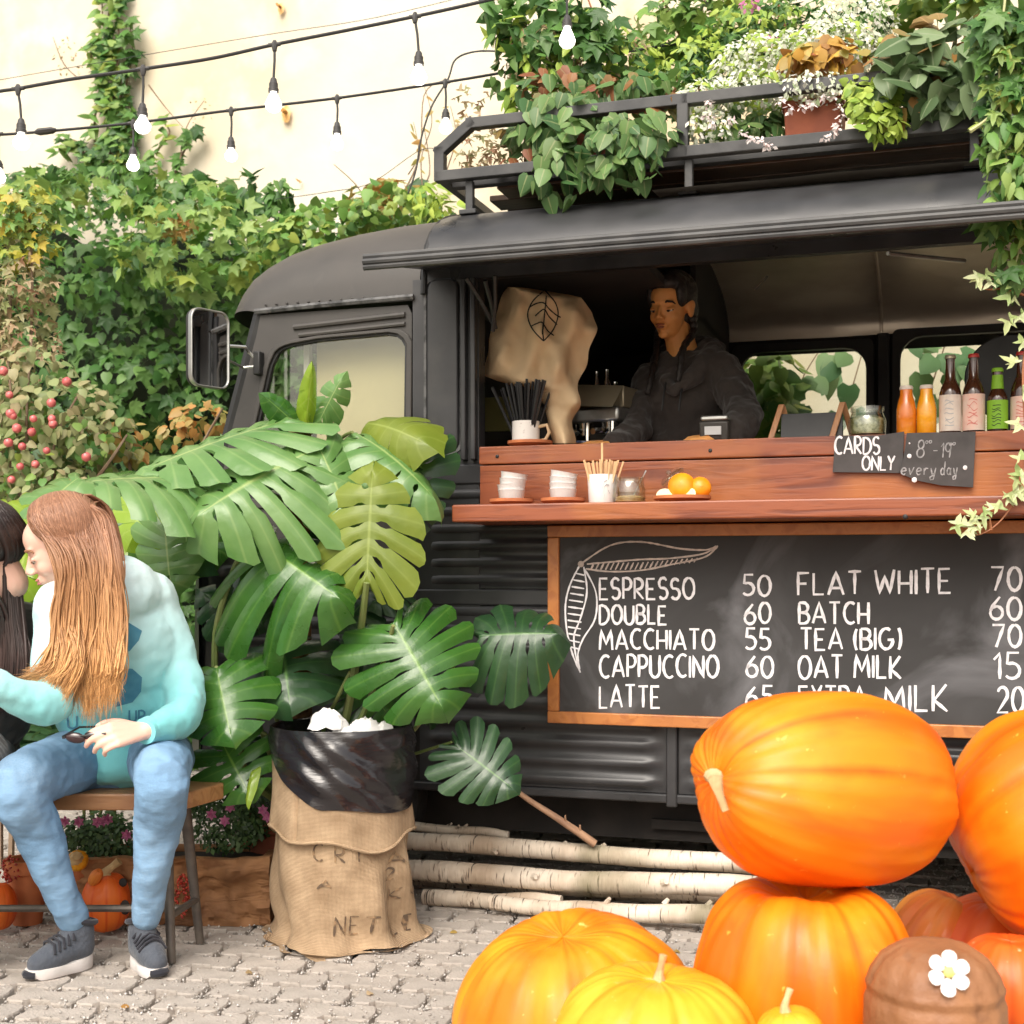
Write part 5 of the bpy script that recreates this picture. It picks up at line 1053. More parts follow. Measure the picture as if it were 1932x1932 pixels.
MB(BM).lathe([(.15,.0),(.17,.56),(.165,.57)], 24, caps=False).build('inner_bin', M['black'], bin_)
MB(BM).lathe([(.001,.57),(.17,.575)], 24, caps=False).build('rubbish_fill', M['dark'], bin_)
M['fadeink'] = mk('faded_ink', (.11,.075,.05), (.34,.22,.12), rough=1, sc=45, lo=.45, hi=.6)
def sackmark(x, y, h):      # P pixels on the sack front
    c = max(-.97, min(.97, (x-646)/128)); a = -math.acos(c); z = (1.05 - (y-1080)*3.65/2500); z = max(.02, min(.34, z)); return BC + sackp(a, z, .0025+h)
for t, x0, x1, y0, y1, sl_ in (('C R I',605,690,1625,1593,0),('NET',645,715,1765,1730,.1),('LD',745,785,1778,1748,0),('KG',748,786,1712,1690,.0),('A',742,762,1640,1618,0),('2',738,752,1670,1648,0),('A',616,640,1675,1660,.1)):
    m = MB(); strokes_to(m, text_strokes(t, x0, x1, y0, y1, sl_, .4), sackmark, 1.6, .35); m.build('faded_lettering', M['fadeink'], bin_, smooth=False)
for k, (px, py, r, h) in enumerate(((618,1368,.055,.055),(690,1372,.05,.035),(655,1380,.05,.02),(725,1376,.03,.03))):
    c = W(px, py, 3.80); t = thing('crumpled_tissue', ('tall white paper crumple on the left of the bin top','flat white paper crumple in the middle of the bin top','low white paper between the two crumples on the bin','small pointed white paper at the right of the bin top')[k], 'tissue', Matrix.Translation(c))
    m = MB(); n = 14; vs = []
    def tf(u, w, k=k, r=r, h=h, c=c):
        a = u*2*PI; rr = r*math.sin(w*PI/2+.01)*(1+.35*mnoise.noise(Vector((math.cos(a)*1.5, math.sin(a)*1.5, k*5+w*2)))); return c + Vector((rr*math.cos(a), rr*.7*math.sin(a), h*math.cos(w*PI/2) + .012*mnoise.noise(Vector((a*2, w*5, k))) - .01))
    m.grid(tf, 16, 8, closeu=True); m.build('paper', M['tissue'], t, angle=25)
# ---- rough wooden trough with mums
X0t, X1t = (150-966)*3.95/2500, (512-966)*3.95/2500
tro = thing('wooden_trough', 'rough bark edged wooden trough planter under and beside the bench', 'planter', Matrix.Translation(((X0t+X1t)/2, 4.04, 0)))
MT_ = WM[tro.name]; HL = (X1t-X0t)/2
def trf(u, w): 
    x = -HL+2*HL*u; d = .030*mnoise.noise(Vector((x*9, w*3, 1))) + .02*mnoise.noise(Vector((x*26, w*9, 5))) - .015*math.exp(-((x-.52*HL-.03)/.02)**2); return Vector((x, -.10+d-.03*w, .205*w+.008*mnoise.noise(Vector((x*12,0,3)))*w))
m = MB(MT_); m.grid(trf, 70, 14); m.grid(lambda u, w: trf(u, 1)+Vector((0,.02*w+.012*w,.003*math.sin(w*PI))), 70, 3); m.build('front_plank', M['barkwood'], tro, angle=60)
m = MB(MT_); m.box((HL-.035,-.11,.0),(HL,.12,.2)); m.box((-HL,-.11,0),(-HL+.035,.12,.2)); m.box((-HL,.09,0),(HL,.12,.2)); m.build('side_planks', M['barkwood'], tro, bevel=.01)
m = MB(MT_); m.box((-HL+.03,-.09,.0),(HL-.03,.09,.18)); m.build('soil', M['dark'], tro, smooth=False)
for lab, bl, fl_ in (('low mum plant with dark leaves and pink blooms in the trough beside the bin', [(430,1560,4.02,70,50,.10),(470,1540,4.05,50,50,.1),(400,1510,4.1,50,35,.1)], [(435,1522),(400,1536),(505,1540),(497,1528),(518,1548),(480,1500),(425,1548),(450,1500)]), ('dark leaved mum plant with pink blooms seen under the bench', [(150,1590,4.02,60,45,.1),(220,1590,4.02,60,45,.1),(190,1560,4.05,60,30,.1)], [(124,1549),(185,1550),(197,1548),(205,1545),(150,1550),(118,1582),(240,1575)])):
    t = thing('mum_plant', lab, 'flowering plant', Matrix.Translation(W(bl[0][0], 1610, 4.0)), 'pink flowering plants in the trough'); veg(t, TSM, bl, 1500, (.014,.026), M['mumleaf'], trand=1.1, shell=.2)
    for k, (x, y) in enumerate(fl_):
        c = W(x, y, 3.93); m = MB(); np_ = 12
        for i in range(np_):
            a = 2*PI*i/np_; rr = .018 if i % 2 else .012; d = Vector((math.cos(a), -.5 if i % 2 else -1.0, math.sin(a))); s = Vector((-math.sin(a),0,math.cos(a)))*.005
            m.add([c, c+d*rr*.6+s, c+d*rr, c+d*rr*.6-s], [(0,1,2,3)])
        m.build('flower', M['pink'], t)
for lab, cx_, w_, lo_, hi_ in (('terracotta pot standing behind the left calf under the bench', 145, .05, 1755, 1640), ('tall terracotta pot under the bench left of the small pumpkin', 52, .06, 1752, 1630), ('terracotta pot half hidden at the right end of the mum plant', 498, .05, 1640, 1575)):
    Yq = 3.97 if cx_ != 498 else 4.16; c = W(cx_, lo_, Yq); c.z = max(0, c.z) if cx_ == 498 else 0; t = thing('terracotta_pot', lab, 'plant pot', Matrix.Translation(c)); h_ = (lo_-hi_)*Yq/2500
    MB(Matrix.Translation(c)).lathe([(w_*.7,0),(w_*.98,h_*.8),(w_*1.12,h_*.8),(w_*1.15,h_),(w_*.98,h_),(w_*.9,h_*.8)], 24, caps=False).build('pot_body', M['terracotta'], t)
    MB(Matrix.Translation(c)).lathe([(.001,h_*.86),(w_*.97,h_*.86)], 16, caps=False).build('soil', M['dark'], t)
rb_ = thing('red_berry_sprig', 'cluster of small red berries between the bench legs', 'berries', Matrix.Translation(W(345, 1740, 3.88)))
P, O = blob_pts([(345,1690,3.88,14,42,.03),(20,1640,3.9,18,25,.04)], 150); o_ = MB()
V, F = scatter(octv, octf, P, rand_rot(len(P)), rng.uniform(.005,.008,len(P))); np_mesh('berries', V, F, M['berry'], rb_, smooth=True)['kind'] = 'stuff'
# ---- pumpkins
def punk(name, c1, c2, c3, rough=.32, sc=2.6): return mk(name, c1, c2, rough=rough+.10, r2=rough+.2, sc=sc, stretch=(2.6,2.6,.5), lo=.36, hi=.64, coat=.12, spec=.35, bump=.22, bsc=11, c3=c3, sc3=46, lo3=.69, hi3=.75, detail=4, dist=.4, rib=(tuple(x*f for x, f in zip(c1, (.92,.72,.7))), 10))
M['pk1'] = punk('orange_pumpkin_skin', (.74,.125,.002), (.86,.27,.005), (.88,.42,.06))
M['pk2'] = punk('amber_pumpkin_skin', (.78,.17,.005), (.83,.32,.012), (.88,.5,.12))
M['pk3'] = punk('yellow_pumpkin_skin', (.80,.30,.010), (.84,.46,.035), (.88,.66,.2), rough=.24)
M['pk4'] = punk('red_orange_pumpkin_skin', (.66,.085,.010), (.76,.16,.02), (.8,.4,.2))
M['pk5'] = punk('streaked_pumpkin_skin', (.62,.12,.02), (.78,.30,.05), (.5,.2,.08))
M['pstem'] = mk('pumpkin_stem', (.66,.50,.26), (.45,.30,.14), rough=.8, sc=20, bump=.5, bsc=40)
def pumpkin(label, c, rx, rz, mat, ribs=12, dep=.06, rot=(0,0,0), stem=.05, name='pumpkin', lump=.04, seed=0, tip=1.0, stemtilt=.5, group=None, dimple=.12, sr=.012, pw=.82):
    MM = Matrix.Translation(c) @ Euler([R(x) for x in rot]).to_matrix().to_4x4(); t = thing(name, label, 'pumpkin', MM, group); m = MB(MM)
    def f(u, w):
        a = u*2*PI; ph = w*PI; s = max(math.sin(ph), 0)**pw; rib = abs(math.sin(a*ribs/2 + .25*math.sin(a*3+seed)))**.55; k = 1 - dep*(1-rib)*(.35+.65*s)
        nn = 1 + lump*mnoise.noise(Vector((math.cos(a)*1.1+seed, math.sin(a)*1.1, math.cos(ph)*1.2))) + .012*mnoise.noise(Vector((math.cos(a)*5+seed, math.sin(a)*5, math.cos(ph)*3))) - .008*abs(math.sin(a*ribs*1.5+1))**6
        z = rz*math.cos(ph)*nn - (rz*dimple*math.exp(-(w/.085)**2)) + rz*dimple*.7*math.exp(-((1-w)/.085)**2)
        return Vector((rx*s*k*nn*math.cos(a), rx*s*k*nn*math.sin(a), z))
    m.grid(f, ribs*12, 56, closeu=True); m.build('skin', M[mat], t, angle=180)
    if stem:
        z0 = rz*(1-dimple)*.99; d = Vector((math.sin(stemtilt), 0, math.cos(stemtilt)))
        MB(MM).tube([(0,0,z0-.01),(0,0,z0+.012),Vector((0,0,z0+.012))+d*stem*.5,Vector((0,0,z0+.012))+d*stem],[sr*2.2,sr*1.15,sr*.85,sr*1.05],9).build('stem', M['pstem'], t)
    return t, MM
pumpkin('huge oblong orange pumpkin lying on top of the stack', W(1558,1487,2.6), .195, .279, 'pk1', ribs=9, dep=.016, rot=(10,-82,16), stem=.0, seed=3, lump=.07, dimple=.05, pw=.86)
# its dried stem scar hangs from the left end
pkt = [o for o in bpy.data.objects if o.get('label','').startswith('huge oblong')][0]
s0 = W(1352,1462,2.375); m = MB(); m.tube([W(1346,1464,2.43), W(1349,1470,2.395), W(1358,1500,2.39), W(1369,1530,2.385)], [.018,.014,.008,.007], 10, flat=.8); m.build('stem', M['pstem'], pkt)
pumpkin('large squat orange pumpkin carrying the oblong one', W(1518,1868,2.58), .222, .222, 'pk1', ribs=10, dep=.06, seed=5, stem=.0, lump=.06, dimple=.22, pw=.72)
pumpkin('big amber pumpkin on the ground left of the stack', W(1082,1925,2.72), .250, .208, 'pk2', ribs=11, dep=.07, rot=(6,-10,20), stem=.0, seed=8, lump=.05, dimple=.12)
pumpkin('shiny yellow pumpkin with a pale stem in front of the amber one', W(1238,1998,2.42), .200, .165, 'pk3', ribs=10, dep=.09, rot=(4,0,25), stem=.035, seed=11, stemtilt=.2, sr=.007, dimple=.10)
pumpkin('huge orange pumpkin cut by the right edge', W(1998,1568,2.72), .252, .212, 'pk1', ribs=10, dep=.045, rot=(15,62,10), stem=.0, seed=14, lump=.04)
pumpkin('orange pumpkin with brown streaks wedged behind the stack', W(1775,1790,3.0), .13, .13, 'pk5', ribs=14, dep=.07, rot=(0,20,0), stem=.0, seed=17)
pumpkin('red orange pumpkin at the bottom right corner', W(1905,1862,2.55), .105, .10, 'pk4', ribs=10, dep=.03, seed=19, stem=0)
pumpkin('pumpkin in shade supporting the right hand pile', W(1900,1830,2.95), .19, .17, 'pk4', ribs=10, dep=.05, seed=21, stem=0)
pumpkin('small yellow gourd at the bottom edge before the squat pumpkin', W(1490,1952,2.28), .060, .045, 'pk3', ribs=9, dep=.06, rot=(0,-10,0), stem=.03, seed=23, sr=.006)
t, MM = pumpkin('small orange pumpkin with a dark carved face under the bench', W(200,1702,3.85), .069, .088, 'pk4', ribs=8, dep=.02, seed=25, stem=.05, stemtilt=.9)
m = MB(); m.ball(W(232,1665,3.795),(.012,.006,.013),8,6); m.build('carved_hole', M['dark'], t)
m = MB(); m.ball(W(236,1712,3.79),(.015,.006,.022),8,6); m.build('carved_hole', M['dark'], t)
pumpkin('red orange pumpkin under the bench at the left edge', W(-4,1710,3.85), .055, .07, 'pk4', ribs=8, dep=.03, seed=27, stem=.0)
pumpkin('yellow and black ornamental gourd sitting on the pot under the bench', W(146,1624,3.88), .032, .028, 'pk3', ribs=8, dep=.05, rot=(60,10,0), seed=29, stem=.02, name='gourd')
pumpkin('brown warty gourd leaning on the small carved pumpkin', W(180,1655,3.80), .018, .030, 'pk5', ribs=6, dep=.05, rot=(20,35,0), seed=31, stem=.0, name='gourd')
# brown painted gourd with flower
gc = W(1764, 1960, 2.28); GM = Matrix.Translation(gc); gt = thing('brown_gourd', 'tall brown flat topped gourd with a white flower stuck on its top', 'gourd', GM)
M['brown'] = mk('brown_painted_skin', (.22,.09,.035), (.36,.165,.07), rough=.6, sc=7, lo=.35, hi=.65, coat=.05, bump=.9, bsc=22, c3=(.13,.05,.02), sc3=12, lo3=.6, hi3=.75)
m = MB(GM); prof = [(.001,.165),(.03,.166),(.06,.160),(.088,.142),(.106,.114),(.113,.094),(.110,.080),(.115,.066),(.116,.02),(.118,-.10),(.115,-.30),(.08,-.36)]
def gf(u, w):
    f = w*(len(prof)-1); i = min(int(f), len(prof)-2); a = f-i; r = prof[i][0]*(1-a)+prof[i+1][0]*a; z = prof[i][1]*(1-a)+prof[i+1][1]*a; th = u*2*PI
    k = 1 + .03*abs(math.sin(th*5)) - (.06*(1-abs(math.sin(th*9+.6*math.sin(th*4))))**3 if w < .45 else 0) + .02*mnoise.noise(Vector((math.cos(th)*2, math.sin(th)*2, z*9))); return Vector((r*k*math.cos(th), r*k*math.sin(th), z))
m.grid(gf, 80, 44, closeu=True); m.build('skin', M['brown'], gt, angle=180)
fc = W(1788,1836,2.185); ft = thing('white_flower', 'white six petalled flower with yellow centre on the brown gourd', 'flower', Matrix.Translation(fc))
fx, fz = Vector((1,.0,0)), Vector((0,.45,.89)).normalized(); fn_ = fx.cross(fz)
for k in range(6):
    a = R(80+60*k); d = fx*math.cos(a)+fz*math.sin(a); s = fx*-math.sin(a)+fz*math.cos(a); m = MB(); vs = [fc+d*.006]; L_ = .028*(1.15 if k == 3 else 1)
    vs = []
    for i in range(14):
        b = 2*PI*i/14; vs.append(fc + d*(.008+L_*.5+L_*.5*math.cos(b)) + s*(.011*math.sin(b)*(1.1+.3*math.cos(b))) + fn_*(.006+.003*math.cos(b)))
    vs.append(fc+d*(.008+L_*.5)+fn_*.010); m.add(vs, [(i,(i+1)%14,14) for i in range(14)]); m.build('petal', M['white'], ft)
m = MB(); m.ball(fc+fn_*.007, .009, 10, 8); m.build('flower_centre', M['labg'] if False else mk('yellow_centre', (.75,.68,.2), rough=.8), ft)
# ---- bench
bt = thing('bench', 'low bench with thick wooden seat and splayed grey steel legs', 'bench', Vector((-1.4,3.66,0)))
m = MB(); zt2, zb2 = .455, .410; pl = [(-2.75,3.56),(-.892,3.56),(-.868,3.60),(-.815,3.74),(-.82,3.80),(-2.75,3.80)]
m.add([(x,y,zb2) for x,y in pl]+[(x,y,zt2) for x,y in pl], [tuple(range(5,-1,-1)), tuple(range(6,12))]+[(i,(i+1)%6,(i+1)%6+6,i+6) for i in range(6)]); m.build('seat', M['seatwood'], bt, smooth=False, bevel=.005)
M['legsteel'] = mk('grey_bench_steel', (.10,.085,.075), (.14,.12,.10), rough=.5, sc=20, metal=.3)
for a_, b_ in (((-.945,3.62,.41),(-.915,3.56,0)),((-.925,3.74,.41),(-.884,3.755,0)),((-2.55,3.62,.41),(-2.6,3.56,0)),((-2.55,3.74,.41),(-2.6,3.78,0))):
    m = MB(); m.tube([a_, b_], [.017,.012], 10); m.build('leg', M['legsteel'], bt)
for a_, b_ in (((-.925,3.58,.12),(-.893,3.752,.125)),((-2.59,3.57,.12),(-2.59,3.77,.125)),((-2.59,3.66,.122),(-.905,3.66,.122))):
    m = MB(); m.tube([a_, b_], .010, 8); m.build('stretcher', M['legsteel'], bt)
# ============================================================= things on the counter
ZT = zt_; ZL = zl1
def on(px, v, z): return TM @ Matrix.Translation((TP(px, 900, v).x, v, z))
def saucer(MM, r, name, label, z0=0):
    t = thing(name, label, 'saucer', MM); MB(MM).lathe([(.001,.004),(r*.62,.004),(r*.94,.014),(r*.96,.021),(r,.021),(r*1.0,.012),(r*.72,.0),(.001,.0)], 30, caps=False).build('dish', M['terracotta'], t); return t
def cupstack(px, v, label, tilts, slabel):
    MM = on(px, v, ZL); saucer(MM, .067, 'terracotta_saucer', slabel); z = .006
    for k, (dx, tl) in enumerate(tilts):
        CM = MM @ Matrix.Translation((dx, 0, z)) @ Matrix.Rotation(R(tl), 4, 'Y'); t = thing('white_cup', label[k], 'cup', CM, None)
        MB(CM).lathe([(.001,.0),(.030,.0),(.036,.006),(.041,.040),(.043,.042),(.039,.040),(.034,.008),(.001,.004)], 28, caps=False).build('bowl', M['white'], t); z += .0175 if k else .0175
cupstack(965, -.17, ['lowest white cup in the left stack on the ledge','second white cup from below in the left stack','second white cup from the top in the left stack','tilted topmost white cup in the left stack'], [(0,0),(-.001,-2),(.002,4),(.003,9)][:4], 'terracotta saucer under the left stack of white cups')
cupstack(1062, -.17, ['lowest white cup in the second stack on the ledge','second white cup from below in the second stack','second white cup from the top in the second stack','tilted topmost white cup in the second stack'], [(0,0),(-.001,2),(-.002,5),(-.003,11)], 'terracotta saucer under the second stack of white cups')
CM = on(1136, -.17, ZL); t = thing('stirrer_cup', 'white printed cup full of wooden stirrers on the ledge', 'cup', CM)
MB(CM).lathe([(.001,0),(.036,0),(.040,.006),(.044,.088),(.0415,.088),(.037,.008),(.001,.006)], 30, caps=False).build('cup_body', M['white'], t)
m = MB(CM); strokes_to(m, [[(x/1,y) for x,y in s] for s in ([( .25,.03),(.3,.05),(.42,.058),(.55,.055)], [(.3,.05),(.33,.03),(.28,.015)], [(.42,.058),(.5,.04),(.6,.03)], [(.2,.045),(.3,.065),(.45,.07)])], lambda x, y, h: Vector(((.0435+h)*math.cos(-PI/2+x*1.3), (.0435+h)*math.sin(-PI/2+x*1.3), y)), .0014, .2); m.build('line_print', M['print'], t, smooth=False)
for k in range(26):
    a = random.uniform(-1,1); b = random.uniform(-1,1); tall = .178 if k == 25 else random.uniform(.118,.130)
    if k == 25: a, b = 0, 0
    S_ = CM @ Matrix.Translation((a*.022, b*.02, .006)) @ Matrix.Rotation(a*.30, 4, 'Y') @ Matrix.Rotation(-b*.2, 4, 'X') @ Matrix.Rotation(random.uniform(-.6,.6), 4, 'Z')
    s_ = thing('wooden_stirrer', 'tall wooden stirrer sticking up out of the stirrer cup' if k == 25 else 'short wooden stirrer bunched in the white printed cup', 'stirrer', S_, 'wooden stirrers in the printed cup')
    MB(S_).box((-.0032,-.0008,0),(.0032,.0008,tall)).build('stick', M['stick'], s_, smooth=False)
CM = on(1188, -.17, ZL); t = thing('sugar_jar', 'open glass jar with brown sugar beside the stirrer cup', 'jar', CM)
MB(CM).lathe([(.001,0),(.040,.0),(.047,.008),(.049,.04),(.043,.062),(.041,.066),(.044,.072),(.044,.078),(.041,.078),(.040,.066),(.046,.04),(.045,.01),(.001,.004)], 30, caps=False).build('jar_glass', M['jar'], t)
MB(CM).lathe([(.001,.005),(.043,.007),(.045,.018),(.03,.024),(.001,.026)], 24, caps=False).build('sugar', M['sugar'], t)
m = MB(CM); m.tube([(.01,0,.02),(.035,0,.07),(.05,0,.098)], .0022, 6); m.build('spoon_handle', M['chrome'], t)
CM = on(1287, -.17, ZL); saucer(CM, .084, 'terracotta_plate', 'terracotta plate holding orange pieces on the ledge')
for lb, dx, dy, dz, rr, tilt in (('large orange half on the terracotta plate', -.002, 0, .052, .040, 10), ('smaller orange wedge at the right of the plate', .052, .01, .045, .032, 70)):
    OM = CM @ Matrix.Translation((dx, dy, dz)) @ Matrix.Rotation(R(tilt), 4, 'Y') @ Matrix.Rotation(R(70), 4, 'X'); t = thing('orange_piece', lb, 'orange', OM)
    MB(OM).lathe([(.001,rr*.62),(rr*.5,rr*.55),(rr*.86,rr*.3),(rr,0)], 24, caps=False).build('peel', M['orange'], t); MB(OM).lathe([(.001,-.001),(rr*.93,-.001),(rr,.0)], 24, caps=False).build('pith_face', M['pith'], t)
for k, (dx, a) in enumerate(((-.045, 20), (.02, -25))):
    OM = CM @ Matrix.Translation((dx, -.02, .018)) @ Matrix.Rotation(R(a), 4, 'Z'); t = thing('lemon_slice', ('pale citrus slice at the left of the plate','pale citrus slice at the front of the plate')[k], 'citrus slice', OM)
    MB(OM).lathe([(.001,.004),(.024,.005),(.028,.002),(.024,-.002),(.001,-.002)], 20, caps=False, M=Matrix.Rotation(R(60), 4, 'X')).build('slice', M['pith'], t)
OM = on(1268, -.13, ZL+.082) @ Matrix.Rotation(R(-38), 4, 'Y') @ Matrix.Rotation(R(20), 4, 'X'); t = thing('glass_lid', 'clear glass jar lid leaning over the orange plate', 'lid', OM)
MB(OM).lathe([(.001,.012),(.03,.010),(.040,.004),(.042,-.004),(.039,-.008),(.038,.0),(.001,.008)], 28, caps=False).build('lid_glass', M['jar'], t); MB(OM).lathe([(.001,.024),(.008,.022),(.009,.012),(.001,.012)], 14, caps=False).build('lid_knob', M['jar'], t)
# straws cup on top of the counter
CM = on(1000, .03, ZT); saucer(CM, .072, 'terracotta_saucer', 'terracotta saucer under the cup of black straws')
CM = CM @ Matrix.Translation((-.014,0,.006)); t = thing('straw_cup', 'speckled cup full of black straws at the left end of the counter', 'cup', CM)
MB(CM).lathe([(.001,0),(.040,0),(.044,.004),(.044,.078),(.041,.078),(.040,.008),(.001,.006)], 30, caps=False).build('cup_body', M['speckle'], t)
m = MB(CM); m.tube([(.042,0,.06),(.07,0,.065),(.078,0,.04),(.065,0,.018),(.042,0,.015)], .006, 8); m.build('handle', mk('beige_handle', (.55,.38,.22), rough=.6), t)
for k in range(34):
    a = random.uniform(-1,1)**1; b = random.uniform(-.7,.7); a = a*.9 - .12; Ls = random.uniform(.185,.205)
    S_ = CM @ Matrix.Translation((a*.026, b*.028, .008)) @ Matrix.Rotation(a*.42, 4, 'Y') @ Matrix.Rotation(-b*.3, 4, 'X')
    s_ = thing('black_straw', 'black drinking straw standing in the speckled cup', 'straw', S_, 'black straws in the speckled cup')
    MB(S_).tube([(0,0,0),(0,0,Ls)], .0042, 7).build('tube', M['straw'], s_)
# canvas cloth with a printed leaf over the grinder
rows = [(240,372,460),(262,350,600),(300,330,840),(400,300,918),(500,280,940),(600,250,922),(700,228,885),(800,208,848),(850,330,836),(900,540,832),(1000,600,832),(1100,640,798),(1245,655,800)]
def rowx(y): 
    ys = [r[0] for r in rows]; k_ = min(1, max(0, (y-330)/200)); return np.interp(y, ys, [r[1] for r in rows])+10*math.sin(y*.021)*k_, np.interp(y, ys, [r[2] for r in rows])+12*math.sin(y*.026+1)*k_
def cloth_pt(x, y, h=0):
    xl, xr = rowx(y); u = (x-xl)/max(1,(xr-xl)); u = min(1, max(0, u)); px, py = 849+x*.293, 471.7+y*.293
    d = .11 - .085*math.sin(u*PI)**.8 + .012*math.sin(x*.032+y*.010) + .018*math.sin(x*.019-y*.013+1)*min(1, (y-240)/300) + .02*mnoise.noise(Vector((x*.008, y*.008, 3))) + .03*max(0, (300-y)/60)
    p = TP(px, py, d); return TM @ Vector((p.x, p.y - h - .0005, p.z))
CTt = thing('canvas_cloth', 'beige canvas cloth with a printed black leaf draped over a machine in the hatch', 'cloth', TM @ Matrix.Translation((TP(1010,700,.12).x,.12,ZT)))
m = MB(); m.grid(lambda u, w: cloth_pt(rowx(240+1005*w)[0]*(1-u)+rowx(240+1005*w)[1]*u, 240+1005*w), 44, 60); m.build('cloth', M['canvas'], CTt, angle=180)
leafs = [cr(s, 5) for s in ([(605,265),(540,325),(505,395),(508,455),(540,520),(605,588)], [(605,588),(660,525),(690,460),(698,400),(680,340),(640,290),(612,258)], [(622,295),(618,350),(612,400),(606,470),(600,530),(606,588)], [(510,372),(560,345),(605,342),(640,380),(680,415),(715,436)], [(550,427),(585,395),(612,385),(640,430),(692,482)], [(525,492),(560,475),(596,468),(630,520),(672,552)], [(596,545),(603,470)])]
m = MB(); strokes_to(m, leafs, cloth_pt, 4.2, .15, th=.003); m.build('leaf_print', M['ink'], CTt, smooth=False)
GMx = TM @ Matrix.Translation((TP(1020,700,.2).x, .24, ZT-.1)); gr = thing('coffee_grinder', 'dark coffee grinder hidden under the canvas cloth', 'grinder', GMx)
MB(GMx).lathe([(.06,0),(.06,.25),(.05,.26),(.05,.3),(.09,.42),(.09,.5)], 20).build('grinder_body', M['black'], gr)
m = MB(TM); a_ = TP(925, 750, .5); b_ = TP(968, 812, .5); m.box((a_.x-.02, .5, b_.z), (b_.x, .52, a_.z)); yc = thing('yellow_card', 'yellowish card seen behind the straws at the left of the hatch', 'card', TM @ Matrix.Translation((a_.x,.51,b_.z))); m.build('card', M['pickle'] if False else mk('yellow_card', (.42,.40,.14), rough=.8), yc, smooth=False)
# espresso machine
EM = TM @ Matrix.Translation((TP(1122,800,.34).x, .34, 1.36)) @ Matrix.Rotation(R(-14), 4, 'Z'); em = thing('espresso_machine', 'steel espresso machine between the canvas cloth and the barista', 'coffee machine', EM)
MB(EM).box((-.17,-.05,.0),(.12,.30,.06)).build('machine_base', M['alu'], em, bevel=.01)
MB(EM).box((-.17,.08,.06),(.10,.30,.24)).build('machine_body', M['alu'], em, bevel=.01)
MB(EM).box((-.17,-.06,.19),(.12,.10,.24)).build('group_head_block', M['alu'], em, bevel=.01)
m = MB(EM); m.add([(-.08,-.10,.25),(.12,-.10,.23),(.12,-.02,.31),(-.10,-.02,.33)], [(0,1,2,3)]); m.box((-.10,-.02,.24),(.12,.1,.31)); m.build('top_panel', M['tan'], em, bevel=.004)
for x in (-.12,-.03,.07):
    m = MB(EM); m.tube([(x,-.02,.19),(x,-.02,.15)], [.03,.026], 14); m.tube([(x,-.04,.165),(x,-.14,.15)], .010, 8); m.build('portafilter', M['chrome'], em)
for k, x in enumerate((-.155,.0,.095)): m = MB(EM); m.tube([(x,-.05,.05),(x,-.05,.19)], .009, 8); m.build('steam_wand', M['chrome'], em)
for k, (px, h) in enumerate(((1125,.14),(1140,.15),(1152,.11),(1130,.1))):
    BMk = TM @ Matrix.Translation((TP(px,700,.42).x, .42+.03*k, 1.60)); t = thing('syrup_bottle', ('slim steel bottle nearest the cloth on top of the espresso machine','tallest slim bottle on top of the espresso machine','slim bottle at the right on top of the espresso machine','short bottle at the back of the espresso machine')[k], 'bottle', BMk)
    MB(BMk).lathe([(.016,0),(.018,.005),(.018,h*.6),(.008,h*.8),(.008,h),(.003,h)], 14).build('bottle_body', M['chrome'], t)
LM = TM @ Matrix.Translation((TP(1105,800,.2).x, .2, ZT-.01)) @ Matrix.Rotation(R(20), 4, 'Z'); lt = thing('tablet', 'dark tablet with a pale blue edge lying by the espresso machine', 'tablet', LM)
MB(LM).box((-.07,-.05,.0),(.08,.06,.03)).build('tablet_body', M['device'], lt, bevel=.004); m = MB(LM); m.add([(-.07,-.052,.034),(.08,-.052,.032),(.08,.05,.05),(-.07,.05,.05)], [(0,1,2,3)]); m.build('screen', mk('tablet_screen', (.35,.42,.75), rough=.2), lt)
# card reader
RM = TM @ Matrix.Translation((TP(1350,800,.12).x, .12, ZT)); rt = thing('card_reader', 'black card payment terminal with a grey screen on the counter', 'card terminal', RM)
m = MB(RM); m.add([(-.045,-.03,0),(.045,-.03,0),(.045,.05,0),(-.045,.05,0),(-.045,-.04,.07),(.045,-.04,.07),(.045,.04,.088),(-.045,.04,.088)], [(0,3,2,1),(4,5,6,7),(0,1,5,4),(1,2,6,5),(2,3,7,6),(3,0,4,7)]); m.build('terminal_body', M['device'], rt, bevel=.006)
m = MB(RM); m.box((-.027,-.0425,.028),(.024,-.036,.054)); m.build('screen', M['screen'], rt, smooth=False); m = MB(RM); m.box((-.04,-.043,.072),(.044,.02,.088)); m.build('printer_cover', M['alu'], rt, bevel=.005)
RM = TM @ Matrix.Translation((TP(1305,818,.05).x, .05, ZT)); rt = thing('receipt_tray', 'small flat grey tray left of the card terminal', 'tray', RM); MB(RM).box((-.045,-.03,0),(.045,.04,.008)).build('tray', M['alu'], rt, bevel=.002)
